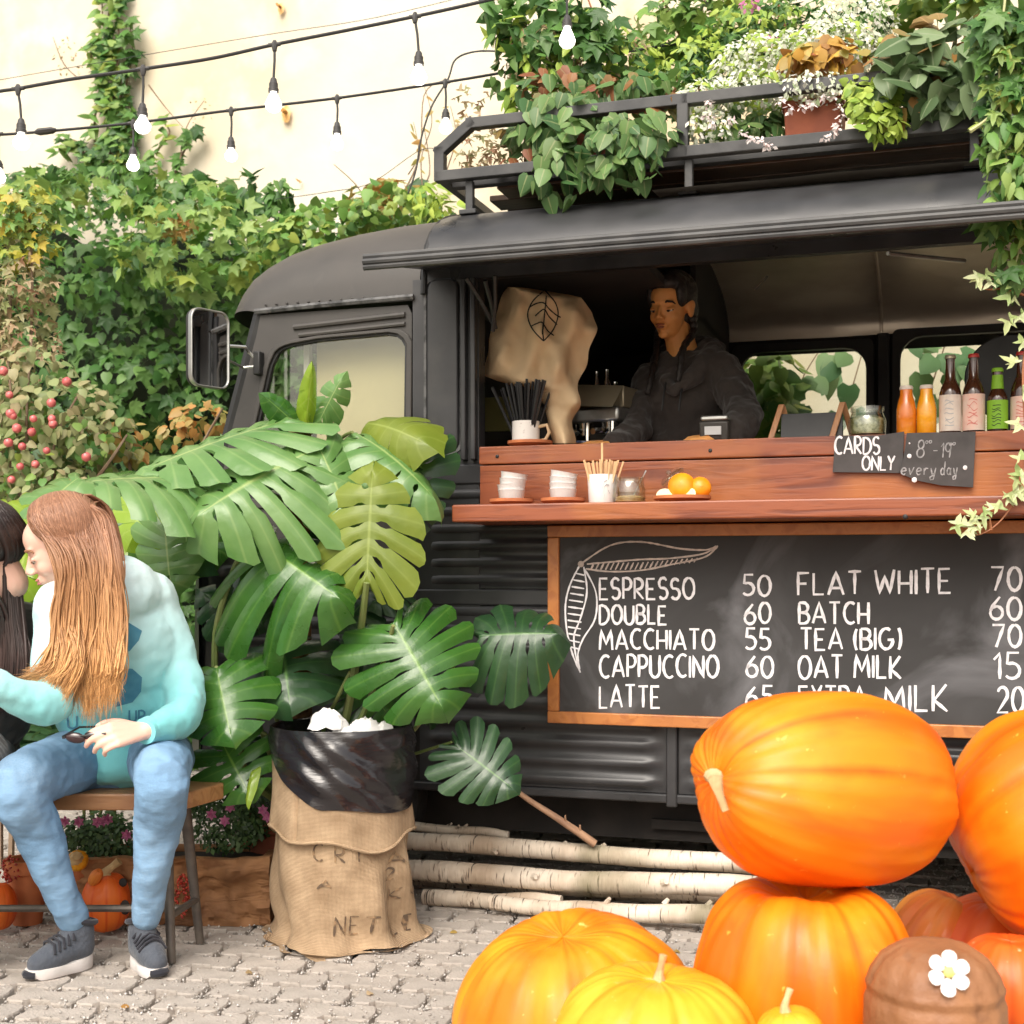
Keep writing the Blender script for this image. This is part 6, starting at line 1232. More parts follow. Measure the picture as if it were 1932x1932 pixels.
# A-frame sign
AM = TM @ Matrix.Translation((TP(1530,800,.1).x, .10, ZT)); at_ = thing('table_sign', 'small black table sign between wooden A shaped ends on the counter', 'table sign', AM)
xl, xr = TP(1475,800,.1).x-TP(1530,800,.1).x, TP(1590,800,.1).x-TP(1530,800,.1).x
for x in (xl, xr):
    for s in (-1, 1):
        m = MB(AM); m.add([(x+(-.03 if s < 0 else .03)-.009, s*.045-.005,0),(x+(-.03 if s < 0 else .03)+.009, s*.045-.005,0),(x+(-.03 if s < 0 else .03)+.009, s*.045+.006,0),(x+(-.03 if s < 0 else .03)-.009, s*.045+.006,0),(x-.009,s*.004-.005,.115),(x+.009,s*.004-.005,.115),(x+.009,s*.004+.006,.115),(x-.009,s*.004+.006,.115)], [(0,3,2,1),(4,5,6,7),(0,1,5,4),(1,2,6,5),(2,3,7,6),(3,0,4,7)]); m.build('sign_leg', M['signwood'], at_, smooth=False, bevel=.002)
m = MB(AM); m.add([(xl,-.03,.0),(xr,-.03,.0),(xr,-.006,.085),(xl,-.006,.085)], [(0,1,2,3)]); m.add([(xl,.03,.0),(xr,.03,.0),(xr,-.003,.085),(xl,-.003,.085)], [(3,2,1,0)]); m.build('sign_panel', M['black'], at_, smooth=False)
JM = on(1636, .04, ZT); t = thing('filled_jar', 'round glass jar of greenish sweets behind the cards only sign', 'jar', JM)
MB(JM).lathe([(.001,0),(.045,.0),(.053,.012),(.054,.05),(.046,.070),(.044,.074),(.048,.078),(.048,.090),(.045,.090),(.044,.074),(.05,.05),(.05,.014),(.001,.006)], 30, caps=False).build('jar_glass', M['jar'], t); MB(JM).lathe([(.001,.006),(.045,.01),(.049,.03),(.048,.055),(.03,.064),(.001,.066)], 24, caps=False).build('jar_filling', M['pickle'], t)
def bottle(px, label, prof, body, lab=None, cap=None, lz=(.0,.1), v=.03, sw=None, neck=None):
    BMx = on(px, v, ZT+.001); t = thing('bottle', label, 'bottle', BMx); MB(BMx).lathe(prof, 26).build('bottle_glass', M[body], t); H_ = prof[-1][1]
    if lab: r = max(p[0] for p in prof)+.0008; MB(BMx).lathe([(r,lz[0]),(r,lz[1])], 30, caps=False).build('label', M[lab], t)
    if neck: MB(BMx).lathe([(neck[2]+.001,neck[0]),(neck[3]+.001,neck[1])], 24, caps=False).build('neck_label', M[lab], t)
    if cap: MB(BMx).lathe([(prof[-1][0]+.002,H_-.008),(prof[-1][0]+.0025,H_-.002),(prof[-1][0],H_+.003),(.001,H_+.003)], 20, caps=False).build('cap', M[cap], t)
    if sw:
        r = max(p[0] for p in prof)+.0016; m = MB(BMx); ss = []
        for k in range(7):
            y = lz[0]+(lz[1]-lz[0])*(.15+.11*k); ss.append(cr([(-.5+.2*random.random(), y), (-.2, y+.006*random.uniform(-1,1)), (.15, y+.008*random.uniform(-1,1)), (.4+.1*random.random(), y)], 4))
        strokes_to(m, ss, lambda x, y, h: Vector((r*math.cos(-PI/2+x*.95-.15), r*math.sin(-PI/2+x*.95-.15), y)), .0011, .4); m.build('label_print', M[sw], t, smooth=False)
jp = [(.024,0),(.028,.006),(.028,.075),(.024,.098),(.018,.118),(.017,.142)]
bottle(1710, 'red orange juice bottle, leftmost of the row', jp, 'juice1', cap='labw'); bottle(1748, 'yellow orange juice bottle, second in the row', jp, 'juice2', cap='labw')
bp2 = [(.028,0),(.0305,.006),(.0305,.118),(.026,.135),(.0145,.160),(.0125,.215),(.0135,.226)]
M['redprint'] = mk('red_print', (.6,.16,.14), rough=.7)
bottle(1793, 'tall brown beer bottle with a pale grey patterned label', bp2, 'beer', 'labw', 'tan', (.008,.112), sw='print'); bottle(1837, 'tall brown beer bottle with a pink patterned label and red cap', bp2, 'beer', 'labp', 'redcap', (.008,.112), sw='redprint')
bottle(1882, 'green labelled bottle right of the brown beer bottles', [(.026,0),(.028,.006),(.028,.095),(.024,.110),(.0165,.125),(.0135,.17),(.014,.182)], 'beer', 'labg', 'labg', (.010,.092), sw='ink', neck=(.125,.165,.0165,.0138)); bottle(1928, 'dark bottle with a salmon label at the right edge', bp2, 'beer', 'labp', 'redcap', (.008,.1), sw='redprint')
DM = TM @ Matrix.Translation(TP(1905, 712, .35)) @ Matrix.Rotation(R(90), 4, 'X'); t = thing('round_black_board', 'large round black board standing behind the bottles', 'round board', DM); MB(DM).lathe([(.001,.008),(.128,.008),(.132,.004),(.128,0),(.001,0)], 48, caps=False).build('disc', M['black'], t)
m = MB(TM); p_ = TP(1905,712,.36); m.box((p_.x-.012, .365, ZT-.05), (p_.x+.012, .38, p_.z)); m.build('stand', M['black'], t)
# ---- the two hanging slate signs
def pz(zx, zy): return (1556.6+zx*.15626, 801.9+zy*.15626)
def signslab(label, pts, v0):
    P_ = [TP(x, y, v0) for x, y in pts]; c = sum(P_, Vector())/len(P_); t = thing('slate_sign', label, 'sign', TM @ Matrix.Translation(c)); m = MB(TM); m.prism([(p.x, p.z) for p in P_], v0, v0+.005); m.build('slate', M['slate2'], t, smooth=False, bevel=.001); return t
s1 = signslab('small dark chalk sign reading CARDS ONLY on the counter front', [(1576,822),(1620,822),(1660,821),(1706,814),(1703,893),(1640,892),(1571,891)], -.062)
s2 = signslab('small dark chalk sign with opening hours 8 to 19 every day', [(1711,817),(1841,814),(1836,920),(1775,916),(1735,908),(1708,898),(1696,888),(1704,866),(1708,840)], -.070)
def onsign(v0): return lambda x, y, h: TM @ (lambda p: Vector((p.x, p.y-h, p.z)))(TP(*pz(x, y), v0-.0006))
for t, x0, x1, y0, y1, sg, mt, w_ in (('CARDS',118,655,350,148,s1,'chalk',13),('ONLY',450,840,545,378,s1,'chalk',12),('8',1105,1190,385,182,s2,'chalkdim',9),('0',1212,1240,222,190,s2,'chalkdim',6),('0',1255,1285,218,186,s2,'chalkdim',6),('-',1300,1352,330,285,s2,'chalkdim',8),('19',1392,1512,392,215,s2,'chalkdim',9),('0',1500,1528,248,215,s2,'chalkdim',6),('0',1540,1570,242,210,s2,'chalkdim',6),('every',915,1330,600,440,s2,'chalkdim',8),('day',1395,1590,600,440,s2,'chalkdim',8)):
    m = MB(); strokes_to(m, text_strokes(t, x0, x1, y0, y1, .12 if sg is s2 else .03, .22), onsign(-.062 if sg is s1 else -.070), w_, .25, th=.0012); m.build('lettering', M[mt], sg, smooth=False)
m = MB()
for (x, y), r in (((1018,375),22),((1080,662),26),((1692,515),22),((1020,222),8)): m.ball(TM @ TP(*pz(x,y), -.0715), (r*.0003,.0012,r*.0003), 8, 6)
m.build('chalk_dots', M['chalk'], s2)['kind'] = 'stuff'
for k, (px, py, v) in enumerate(((1582,833,-.0635),(1721,806,-.05))):
    pass
# ============================================================= string lights
def cable(label, pts, Yf, r, group='festoon lights on the wall side'):
    t = thing('light_cable', label, 'cable', Matrix.Translation(W(pts[0][0], pts[0][1], Yf(pts[0][0])))); m = MB(); m.tube(cr([tuple(W(x, y, Yf(x))) for x, y in pts], 8), r, 7); m.build('cable_line', M['cable'], t); return t
y1 = lambda x: 3.95; y2 = lambda x: 4.75 + .0001*(x)
def bulb(label, jx, jy, sx, s0, s1_, bx, by, Y, r):
    top = W(jx, jy, Y); t = thing('festoon_bulb', label, 'light bulb', Matrix.Translation(top), 'white bulbs hanging from the festoon cables'); k = Y/2500
    m = MB(); m.tube([top+Vector((0,0,.012)), top, top-Vector((0,0,.02))], [.005,.011,.006], 8); m.tube([top+Vector((-.018,0,-.002)), top+Vector((.018,0,.002))], .0065, 8); m.build('clip', M['socket'], t)
    m = MB(); m.tube([top-Vector((0,0,.01)), W((jx+sx)/2+1, (jy+s0)/2, Y), W(sx, s0, Y)], .0038, 6); m.build('drop_cord', M['cable'], t)
    S0 = W(sx, s0, Y); h = (s1_-s0)*k; MS = Matrix.Translation(S0); MB(MS).lathe([(.005,.004),(.009,-.0),(.0115,-h*.3),(.0135,-h*.35),(.0135,-h*.7),(.0155,-h*.75),(.0155,-h),(.010,-h)], 16).build('socket', M['socket'], t)
    hb = (by-s1_)*k + r; z1 = -h; MB(MS).lathe([(.009,z1+.002),(.010,z1-.004),(r*.8,z1-(hb-r)*.55-.004),(r,z1-(hb-r)),(r*.92,z1-(hb-r)-r*.45),(r*.6,z1-hb+r*.18),(.001,z1-hb)], 20, caps=False).build('glass_bulb', M['bulb'], t)
cable('upper black festoon cable rising to the right in front of the wall', [(-300,235),(-60,185),(0,172),(34,167),(130,150),(270,130),(400,110),(518,84),(640,60),(783,31),(905,4),(1067,-35),(1300,-90)], y1, .0052)
cable('lower black festoon cable running from the left edge behind the roof rack', [(-300,285),(-60,258),(0,254),(85,248),(251,232),(436,208),(636,185),(840,155),(990,130),(1300,78),(1390,62),(1700,10)], y2, .0050)
cable('thin dark wire looping from the rack down the wall to the hedge', [(1010,100),(960,98),(900,97),(860,112),(845,150),(815,200),(795,260),(785,320),(770,365)], lambda x: 5.6, .004)
cable('faint thin wire near the hedge top', [(520,376),(620,362),(700,345),(790,285),(830,282)], lambda x: 6.8, .002)
cable('faint thin wire just above the upper festoon cable', [(-100,168),(200,116),(500,66),(700,35),(900,-12)], lambda x: 6.8, .0018)
pm_ = W(85,248,y2(85)); t = thing('cable_connector', 'dark plug connector on the lower cable near the left edge', 'connector', Matrix.Translation(pm_)); m = MB(); m.tube([W(66,250,y2(0)), W(74,249,y2(0)), W(98,246,y2(0)), W(106,245,y2(0))], [.008,.018,.017,.008], 8, flat=.7); m.build('plug', M['socket'], t)
for a in (('leftmost bulb on the upper cable',34,167,40,226,251,40,268,3.95,.0245),('second bulb on the upper cable, in front of the climbing vine',270,130,269,197,219,267,237,3.95,.0245),('third bulb on the upper cable, beside the rust mark',518,84,516,149,174,516,197,3.95,.0245),('fourth bulb on the upper cable, left of the roof rack',783,31,790,99,123,793,145,3.95,.0245),
  ('bulb hanging in front of the rack plants',1067,-35,1070,31,51,1067,76,3.95,.0245),('bulb at the left edge on the lower cable',-4,253,-2,304,318,-3,334,4.75,.024),('small bulb on the lower cable in front of the vine base',251,232,251,279,293,251,311,4.75,.023),('bulb on the lower cable above the middle of the hedge',436,208,436,260,280,434,293,4.75,.023),('bulb on the lower cable against the bare wall',636,185,636,232,253,636,272,4.75,.023),('bulb on the lower cable just left of the rack end',840,155,841,207,224,841,241,4.75,.023)):
    bulb(*a)
# ============================================================= people
class Body:
    def __init__(s): s.m = MB()
    def e(s, c, r, d=None, up=None):      # ellipsoid; d = direction of its local z
        Mx = Matrix.Translation(c)
        if d is not None:
            z = Vector(d).normalized(); y = Vector(up) if up is not None else Vector((0,1,.01)); x = y.cross(z).normalized(); y = z.cross(x); Mx = Mx @ Matrix((x,y,z)).transposed().to_4x4()
        s.m.ball((0,0,0), r, 20, 14, M=Mx); return s
    def c(s, p, r, fl=1.0, n=6):      # chain of points with radii, rounded ends
        p = [Vector(x) for x in p]
        if not hasattr(r, '__len__'): r = [r]*len(p)
        if len(p) > 2: q = cr([tuple(a)+(b,) for a, b in zip(p, r)], n); p = [Vector(a[:3]) for a in q]; r = [a[3] for a in q]
        s.m.tube(p, r, 14, flat=fl); s.m.ball(p[0], r[0]*.995, 14, 10); s.m.ball(p[-1], r[-1]*.995, 14, 10); return s
    def done(s, name, mat, parent, vox, sm=4, disp=0, dsc=.08, disp2=0, smf=.6):
        o = s.m.build(name, mat, parent, angle=180); o.data.polygons.foreach_set('use_smooth', [True]*len(o.data.polygons))
        r = o.modifiers.new('merge', 'REMESH'); r.mode = 'VOXEL'; r.voxel_size = vox; r.use_smooth_shade = True
        if sm: q = o.modifiers.new('soften', 'SMOOTH'); q.iterations = sm; q.factor = smf
        for d_, sc_, nt in ((disp, dsc, 'CLOUDS'), (disp2, dsc*.4, 'CLOUDS')):
            if d_:
                t = bpy.data.textures.new('folds', nt); t.noise_scale = sc_; t.noise_depth = 2; q = o.modifiers.new('folds', 'DISPLACE'); q.texture = t; q.strength = d_; q.mid_level = .5
        return o
def axes(f, up=(0,0,1)):
    f = Vector(f).normalized(); l = Vector(up).cross(f).normalized(); u = f.cross(l).normalized(); return f, l, u
def head_M(c, f, up=(0,0,1), s=1.0):
    f, l, u = axes(f, up); Mx = Matrix((f, l, u)).transposed().to_4x4(); return Matrix.Translation(c) @ Mx @ Matrix.Scale(s, 4)
def head(b, H, neck_to):
    P = lambda x, y, z: H @ Vector((x, y, z)); f = (H.to_3x3() @ Vector((0,0,1))); fw = H.to_3x3() @ Vector((1,0,0))
    def E(c, r): b.m.ball(c, r, 20, 14, M=H)
    def Cc(ps, r): b.c([P(*p) for p in ps], [x*H.median_scale for x in (r if hasattr(r, '__len__') else [r]*len(ps))])
    E((-.012,0,.035), (.094,.074,.088)); E((.030,0,-.012), (.062,.061,.082)); E((.028,0,-.062), (.050,.043,.044)); E((.036,0,.040),(.055,.058,.055))
    E((.070,0,-.089), (.018,.020,.016)); E((.050,.034,-.028), (.033,.023,.028)); E((.050,-.034,-.028), (.033,.023,.028))
    E((.074,0,.026), (.018,.048,.010)); Cc([(.086,0,.012),(.098,0,-.008),(.107,0,-.024)], [.007,.0085,.0105]); E((.099,.012,-.030),(.011,.008,.007)); E((.099,-.012,-.030),(.011,.008,.007))
    E((.080,0,-.056),(.014,.024,.016)); E((.092,0,-.051),(.008,.018,.005)); E((.090,0,-.062),(.009,.015,.006))
    for s in (-1, 1): E((.070, s*.031, .000), (.015,.019,.012)); E((-.006, s*.074, -.008), (.020,.011,.030)); E((-.012, s*.080, .006), (.014,.008,.018)); 
    Cc([(-.025,0,-.045),(-.035,0,-.10)], [.050,.050]); b.c([P(-.03,0,-.06), Vector(neck_to)], [.050*H.median_scale, .058*H.median_scale])
def face_parts(par, H, skin_lip, brow, skin):
    def P(x, y, z): return H @ Vector((x, y, z))
    for s in (-1, 1):
        m = MB(); m.tube([P(.090-.008, s*.012, .021), P(.095-.006, s*.028, .028), P(.082-.004, s*.045, .025), P(.070,s*.052,.016)], [.0034,.0042,.0034,.0018], 6); m.build('eyebrow', brow, par)
        m = MB(); m.ball((.0765, s*.031, -.003), (.0098,.0145,.0070), 14, 10, M=H); e_ = m.build('eye', M['eyewhite'], par)
        m = MB(); m.ball((.0768, s*.031, .0005), (.0108,.0155,.0065), 14, 10, M=H); m.build('eyelid', skin, par)
        m = MB(); m.ball((.0835, s*.029, -.0068), (.0038,.0062,.0040), 12, 8, M=H); m.build('iris', M['iris'], e_)
        m = MB(); m.tube([P(.080, s*.016, -.005), P(.0885, s*.030, -.0042), P(.077, s*.047, -.0035)], [.0012,.0021,.0014], 6); m.build('eyelash', brow, par)
    m = MB(); m.ball((.0945,0,-.0520),(.0078,.0190,.0042),16,8,M=H); m.ball((.0932,0,-.0612),(.0088,.0160,.0058),16,8,M=H); m.build('lips', skin_lip, par)
def hand(b, wpos, d, nrm_, s=1.0, curls=(.7,.8,.85,.9), thumb=1, tcurl=.5, spread=.05):
    """d: wrist to knuckles; nrm_: out of the back of the hand; thumb: side sign"""
    d = Vector(d).normalized(); n = Vector(nrm_); n = (n - d*n.dot(d)).normalized(); t = n.cross(d).normalized()*thumb; w = Vector(wpos)
    for k, (off, L_, r) in enumerate(((.030,.078,.0088),(.010,.086,.0092),(-.011,.080,.0088),(-.030,.064,.0078))):
        kn = w + (d*(.088 - .004*abs(k-1)) + t*off)*s; b.c([w + t*off*.45*s, w+(d*.05+t*off*.8)*s, kn], [.015*s,.013*s,.0115*s], fl=1)
        c = curls[k]; p = kn; dd = d + t*spread*(1.5-k)*.3; pts = [kn]; rr = [r*1.12*s]
        for f_, q in ((.5,.75),(.3,1.0),(.22,.7)):
            ax = t; ang = c*q; dd = Matrix.Rotation(ang*thumb, 3, ax) @ dd; dd.normalize(); p = p + dd*L_*f_*s; pts.append(p); rr.append(rr[-1]*.92)
        b.c(pts, rr, n=4)
    tb = w + (d*.022 + t*.022 - n*.006)*s; t1 = tb + (d*.026+t*.024-n*.010)*s; t2 = t1 + (d*.030+t*.008-n*.014*tcurl*2)*s; t3 = t2 + (d*.022-t*.004-n*.012*tcurl*2)*s
    b.c([tb, t1, t2, t3], [.016*s,.0125*s,.0105*s,.0088*s], n=4)
def skinm(name, c, c2): 
    m = mk(name, c, c2, rough=.5, sc=9, lo=.35, hi=.7, bump=.05, bsc=60); b = m.node_tree.nodes['Principled BSDF']; b.inputs['Subsurface Weight'].default_value = .12; b.inputs['Subsurface Radius'].default_value = (.02,.008,.004); b.inputs['Subsurface Scale'].default_value = .5; return m
M['skinpale'] = skinm('fair_skin', (.74,.46,.36), (.78,.50,.40)); M['skinbrown'] = skinm('brown_skin', (.72,.32,.10), (.78,.38,.13))  # warm orange interior light is put into the brown skin's colour
M['lip'] = mk('pink_lips', (.55,.20,.18), rough=.4); M['lipbrown'] = mk('brown_lips', (.30,.09,.05), rough=.4); M['eyewhite'] = mk('eye_white', (.6,.55,.5), rough=.2); M['iris'] = mk('dark_iris', (.03,.018,.01), rough=.1)
M['browred'] = mk('auburn_brow', (.25,.12,.06), rough=.8); M['browblack'] = mk('black_brow', (.015,.010,.008), rough=.8)
def clothm(name, c, c2, sc=4, bump=.35, bsc=22, c3=None): return mk(name, c, c2, rough=.9, sc=sc, lo=.3, hi=.7, bump=bump, bsc=bsc, c3=c3, sc3=160, lo3=.5, hi3=.7, sheen=.2)
M['teal'] = clothm('teal_hoodie_cloth', (.36,.70,.74), (.52,.80,.83), bump=.5, bsc=9); M['denim'] = mk('light_blue_denim', (.13,.26,.43), (.27,.42,.59), fold=(.38, 2.6, 14, 'DIAGONAL'), rough=.9, sc=3.2, lo=.3, hi=.7, bump=.7, bsc=10, bstretch=(1,1,2.6), c3=(.19,.34,.53), sc3=220, lo3=.45, hi3=.7)
M['blackcloth'] = mk('black_hoodie_cloth', (.030,.023,.020), (.050,.040,.035), rough=.9, sc=4, bump=.35, bsc=22, fold=(.6, 3.2, 8, 'DIAGONAL'), sheen=.2); M['shoe'] = clothm('grey_blue_knit_shoe', (.055,.065,.085), (.075,.085,.105), sc=60, bsc=120); M['shoedark'] = clothm('black_shoe_trim', (.012,.013,.02), (.02,.02,.03)); M['sole'] = mk('white_sole', (.72,.68,.67), (.6,.57,.55), rough=.7, sc=12)
def shade_by_height(m, top, bot, z0, z1):
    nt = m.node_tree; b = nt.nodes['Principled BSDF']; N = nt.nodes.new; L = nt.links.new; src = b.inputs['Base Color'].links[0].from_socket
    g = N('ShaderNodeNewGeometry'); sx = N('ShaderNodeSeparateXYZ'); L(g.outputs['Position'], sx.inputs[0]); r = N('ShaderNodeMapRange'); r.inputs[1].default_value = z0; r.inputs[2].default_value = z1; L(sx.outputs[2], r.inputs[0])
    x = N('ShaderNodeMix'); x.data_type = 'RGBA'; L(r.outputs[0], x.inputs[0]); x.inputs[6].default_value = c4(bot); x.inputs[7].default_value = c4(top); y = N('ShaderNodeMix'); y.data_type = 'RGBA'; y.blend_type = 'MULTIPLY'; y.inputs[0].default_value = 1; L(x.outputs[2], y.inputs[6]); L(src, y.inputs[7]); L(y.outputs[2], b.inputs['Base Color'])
M['teal'] = mk('teal_shaded_cloth', (.86,.92,.92), (1,1,1), fold=(.5, 2.6, 9, 'DIAGONAL'), rough=.95, sc=5, lo=.3, hi=.7, bump=.5, bsc=9, c3=(.9,.95,.95), sc3=160, sheen=.2); shade_by_height(M['teal'], (.70,.84,.86), (.22,.66,.69), .66, 1.06)  # cloth colour paints highlights at the top and teal shade lower down
M['logo'] = clothm('blue_hoodie_print', (.05,.22,.34), (.08,.28,.40), sc=40, bump=.1)
def hairm(name, top, bot, z0, z1, dark):
    m = mk(name, top, rough=.42, island=[dark, (1,1,1), dark, (.8,.8,.8)], spec=.5); nt = m.node_tree; b = nt.nodes['Principled BSDF']; N = nt.nodes.new; L = nt.links.new
    src = b.inputs['Base Color'].links[0].from_socket; g = N('ShaderNodeNewGeometry'); sx = N('ShaderNodeSeparateXYZ'); L(g.outputs['Position'], sx.inputs[0]); r = N('ShaderNodeMapRange'); r.inputs[1].default_value = z0; r.inputs[2].default_value = z1; L(sx.outputs[2], r.inputs[0])
    x = N('ShaderNodeMix'); x.data_type = 'RGBA'; L(r.outputs[0], x.inputs[0]); x.inputs[6].default_value = c4(bot); x.inputs[7].default_value = c4(top); y = N('ShaderNodeMix'); y.data_type = 'RGBA'; y.blend_type = 'MULTIPLY'; y.inputs[0].default_value = 1; L(x.outputs[2], y.inputs[6]); L(src, y.inputs[7]); L(y.outputs[2], b.inputs['Base Color']); return m
M['redhair'] = hairm('auburn_ombre_hair', (.40,.20,.115), (.86,.48,.19), .76, 1.14, (.50,.44,.40)); M['darkhair'] = hairm('dark_brown_hair', (.030,.018,.016), (.06,.034,.03), .8, 1.1, (.5,.5,.5)); M['blackhair'] = mk('black_braided_hair', (.010,.008,.007), (.022,.016,.014), rough=.5, sc=40, bump=.6, bsc=70)
def strands(parent, roots_to, n, mat, w=(.0035,.007), name='hair', jit=.006, seed=1, cap=None):
    """roots_to(s, q) gives the guide points of strand s in 0..1, layer q in 0..1"""
    rd = random.Random(seed); m = MB()
    for k in range(n):
        s = rd.random(); q = rd.random(); g = roots_to(s, q); o = [Vector((rd.gauss(0, jit), rd.gauss(0, jit*.6), rd.gauss(0, jit))) for _ in g]; pts = [Vector(p)+oo*(i/len(g)) for i, (p, oo) in enumerate(zip(g, o))]; pts = [Vector(p) for p in cr([tuple(p) for p in pts], 5)]
        if cap:
            Hc_, cc, rr_ = cap; Hi = Hc_.inverted(); lay = 1.02+.06*rd.random()
            for i_, p in enumerate(pts):
                l = Hi @ p - Vector(cc); e = Vector((l.x/rr_[0], l.y/rr_[1], l.z/rr_[2])); q_ = e.length
                if q_ < lay: e *= lay/q_; pts[i_] = Hc_ @ (Vector(cc)+Vector((e.x*rr_[0], e.y*rr_[1], e.z*rr_[2])))
        ww = rd.uniform(*w); nn = len(pts); m.tube(pts, [ww*(.7+.5*math.sin(i/nn*PI))*(1 if i < nn*.8 else max(.15, (nn-1-i)/(nn*.2))) for i in range(nn)], 4, flat=.6)
    o = m.build(name, mat, parent, angle=180); return o
from mathutils.bvhtree import BVHTree
def bvh_of(o):
    dg = bpy.context.evaluated_depsgraph_get(); ev = o.evaluated_get(dg); me = ev.to_mesh(); t = BVHTree.FromPolygons([WM[o.name] @ v.co for v in me.vertices], [tuple(p.vertices) for p in me.polygons]); ev.to_mesh_clear(); return t
def cast(t, x, y, off=.003, dflt=3.4):
    r = ray(x, y).normalized(); h = t.ray_cast(CAM, r); return (h[0] - r*off + h[1]*0) if h[0] is not None else W(x, y, dflt)
def wrap(parent, tree, polys, mat, name, off=.003):      # flat print lying on the cloth
    m = MB()
    for pts in polys:
        n = len(pts); c = (sum(p[0] for p in pts)/n, sum(p[1] for p in pts)/n); rings = 4; vs = [cast(tree, *c, off)]
        for r in range(1, rings+1): vs += [cast(tree, c[0]+(p[0]-c[0])*r/rings, c[1]+(p[1]-c[1])*r/rings, off) for p in pts]
        m.add(vs, [(0, 1+i, 1+(i+1)%n) for i in range(n)] + [(1+(r-1)*n+i, 1+r*n+i, 1+r*n+(i+1)%n, 1+(r-1)*n+(i+1)%n) for r in range(1, rings) for i in range(n)])
    return m.build(name, mat, parent, smooth=True)
def sneaker(par, heel, toe, lift=0):
    heel, toe = Vector(heel), Vector(toe); d = (toe-heel).normalized(); L_ = (toe-heel).length; s = Vector((d.y, -d.x, 0)).normalized(); Mx = Matrix((d, -s, Vector((0,0,1)))).transposed().to_4x4(); Mx.translation = heel; Mx.translation.z = 0
    k = L_/.27; b = Body(); 
    b.m.M = Matrix.Identity(4); P = lambda x, y, z: Mx @ Vector((x*k, y, z))
    b.e(P(.215,.0,.042), (.055*k,.042,.034), None) if False else None
    b.c([P(.045,0,.055), P(.11,0,.055), P(.17,.0,.046), P(.225,0,.036)], [.036,.038,.038,.030]); b.c([P(.045,0,.06), P(.05,0,.105)], [.037,.038]); b.c([P(.10,0,.085), P(.055,0,.118)], [.030,.034])
    sh = b.done('sneaker', M['shoe'], par, .005, 5)
    m = MB(Mx); n = 32; o = []
    for i in range(n):
        a = 2*PI*i/n; x = .137+.138*math.cos(a); wv = .041-.007*math.exp(-((x-.12)/.045)**2); o.append((x*k, wv*math.copysign(abs(math.sin(a))**.75, math.sin(a))))
    lv = [(.0,.90),(.006,.98),(.020,1.02),(.027,.98)]; vs = [(x if abs(f-1) < .05 else x*.99+.002, y*f, z+(.012*max(0, 1-x/(.12*k)) if z > .01 else 0)+(.007 if x > .24*k and z < .01 else 0)) for z, f in lv for x, y in o]; fs = [(j*n+i, j*n+(i+1)%n, (j+1)*n+(i+1)%n, (j+1)*n+i) for j in range(3) for i in range(n)]+[tuple(range(n-1,-1,-1)), tuple(3*n+i for i in range(n))]; m.add(vs, fs); m.build('sole', M['sole'], sh, angle=50)
    m = MB(Mx); m.tube([(.252*k,-.018,.014),(.270*k,-.010,.015),(.275*k,0,.016),(.270*k,.010,.015),(.252*k,.018,.014)], .011, 8); m.build('toe_bumper', M['shoedark'], sh)
    for j in range(5):
        x = .100+.020*j; z = (.116,.106,.100,.095,.090)[j]; m = MB(Mx); m.tube([(x*k-.004,-.036,z-.028),(x*k+.003,-.020,z-.006),(x*k,0,z+.001),(x*k-.003,.020,z-.006),(x*k+.003,.036,z-.028)], .0036, 6); m.build('lace', M['shoedark'], sh)
    m = MB(Mx); m.tube([(.048*k+.040*math.cos(a), .037*math.sin(a), .128+.010*math.cos(a)) for a in [2*PI*i/16 for i in range(17)]], .008, 6); m.build('ankle_collar', M['shoedark'], sh)
    m = MB(Mx); m.tube([(.100*k,0,.100),(.085*k,0,.135),(.078*k,0,.158)], [.020,.018,.012], 8, flat=.5); m.build('tongue', M['shoe'], sh)
    return sh
# ---------------------------------------------------------------- red haired girl on the bench
p1 = thing('person', 'woman with long auburn hair, pale teal hoodie and light jeans sitting on the bench', 'person', Matrix.Translation((-1.15, 3.7, 0)))
hips = W(232,1412,3.76); chest = W(212,1225,3.62); uch_ = W(200,1130,3.57); neck = W(168,1092,3.51); hc = W(122,1032,3.45)
H = head_M(hc, (-.88,-.20,-.40), (-.25,-.12,.95), 1.0)
Lsh, Lel, Lwr = W(287,1125,3.64), W(350,1325,3.62), W(278,1378,3.40); Rsh, Rel, Rwr = W(112,1140,3.44), W(98,1325,3.34), W(-15,1290,3.22)
b = Body(); head(b, H, neck); b.c([hips, chest, uch_, neck], [.09,.085,.075,.05]); b.c([Lsh, Lel, Lwr], [.045,.038,.026]); b.c([Rsh, Rel, Rwr], [.045,.038,.026])
kL, aL = W(306,1470,3.36), W(276,1728,3.50); kR, aR = W(30,1485,3.34), W(136,1732,3.50); hL, hR = W(300,1432,3.74), W(170,1432,3.74)
b.c([hL, kL+Vector((0,.03,-.01)), kL+(aL-kL)*.5+Vector((0,.012,0)), aL], [.05,.04,.03,.028]); b.c([hR, kR+Vector((0,.03,-.01)), kR+(aR-kR)*.5+Vector((0,.012,0)), aR], [.05,.04,.03,.028])
hand(b, Lwr+Vector((-.012,-.012,0)), W(222,1386,3.34)-Lwr, (.1,-1,.55), s=.92, curls=(.55,.65,.75,.85), thumb=-1, tcurl=.3)
hand(b, Rwr, Vector((-1,-.3,.05)), (0,0,1), s=.9, thumb=-1)
b.done('body', M['skinpale'], p1, .0045, 3); face_parts(p1, H, M['lip'], M['browred'], M['skinpale'])
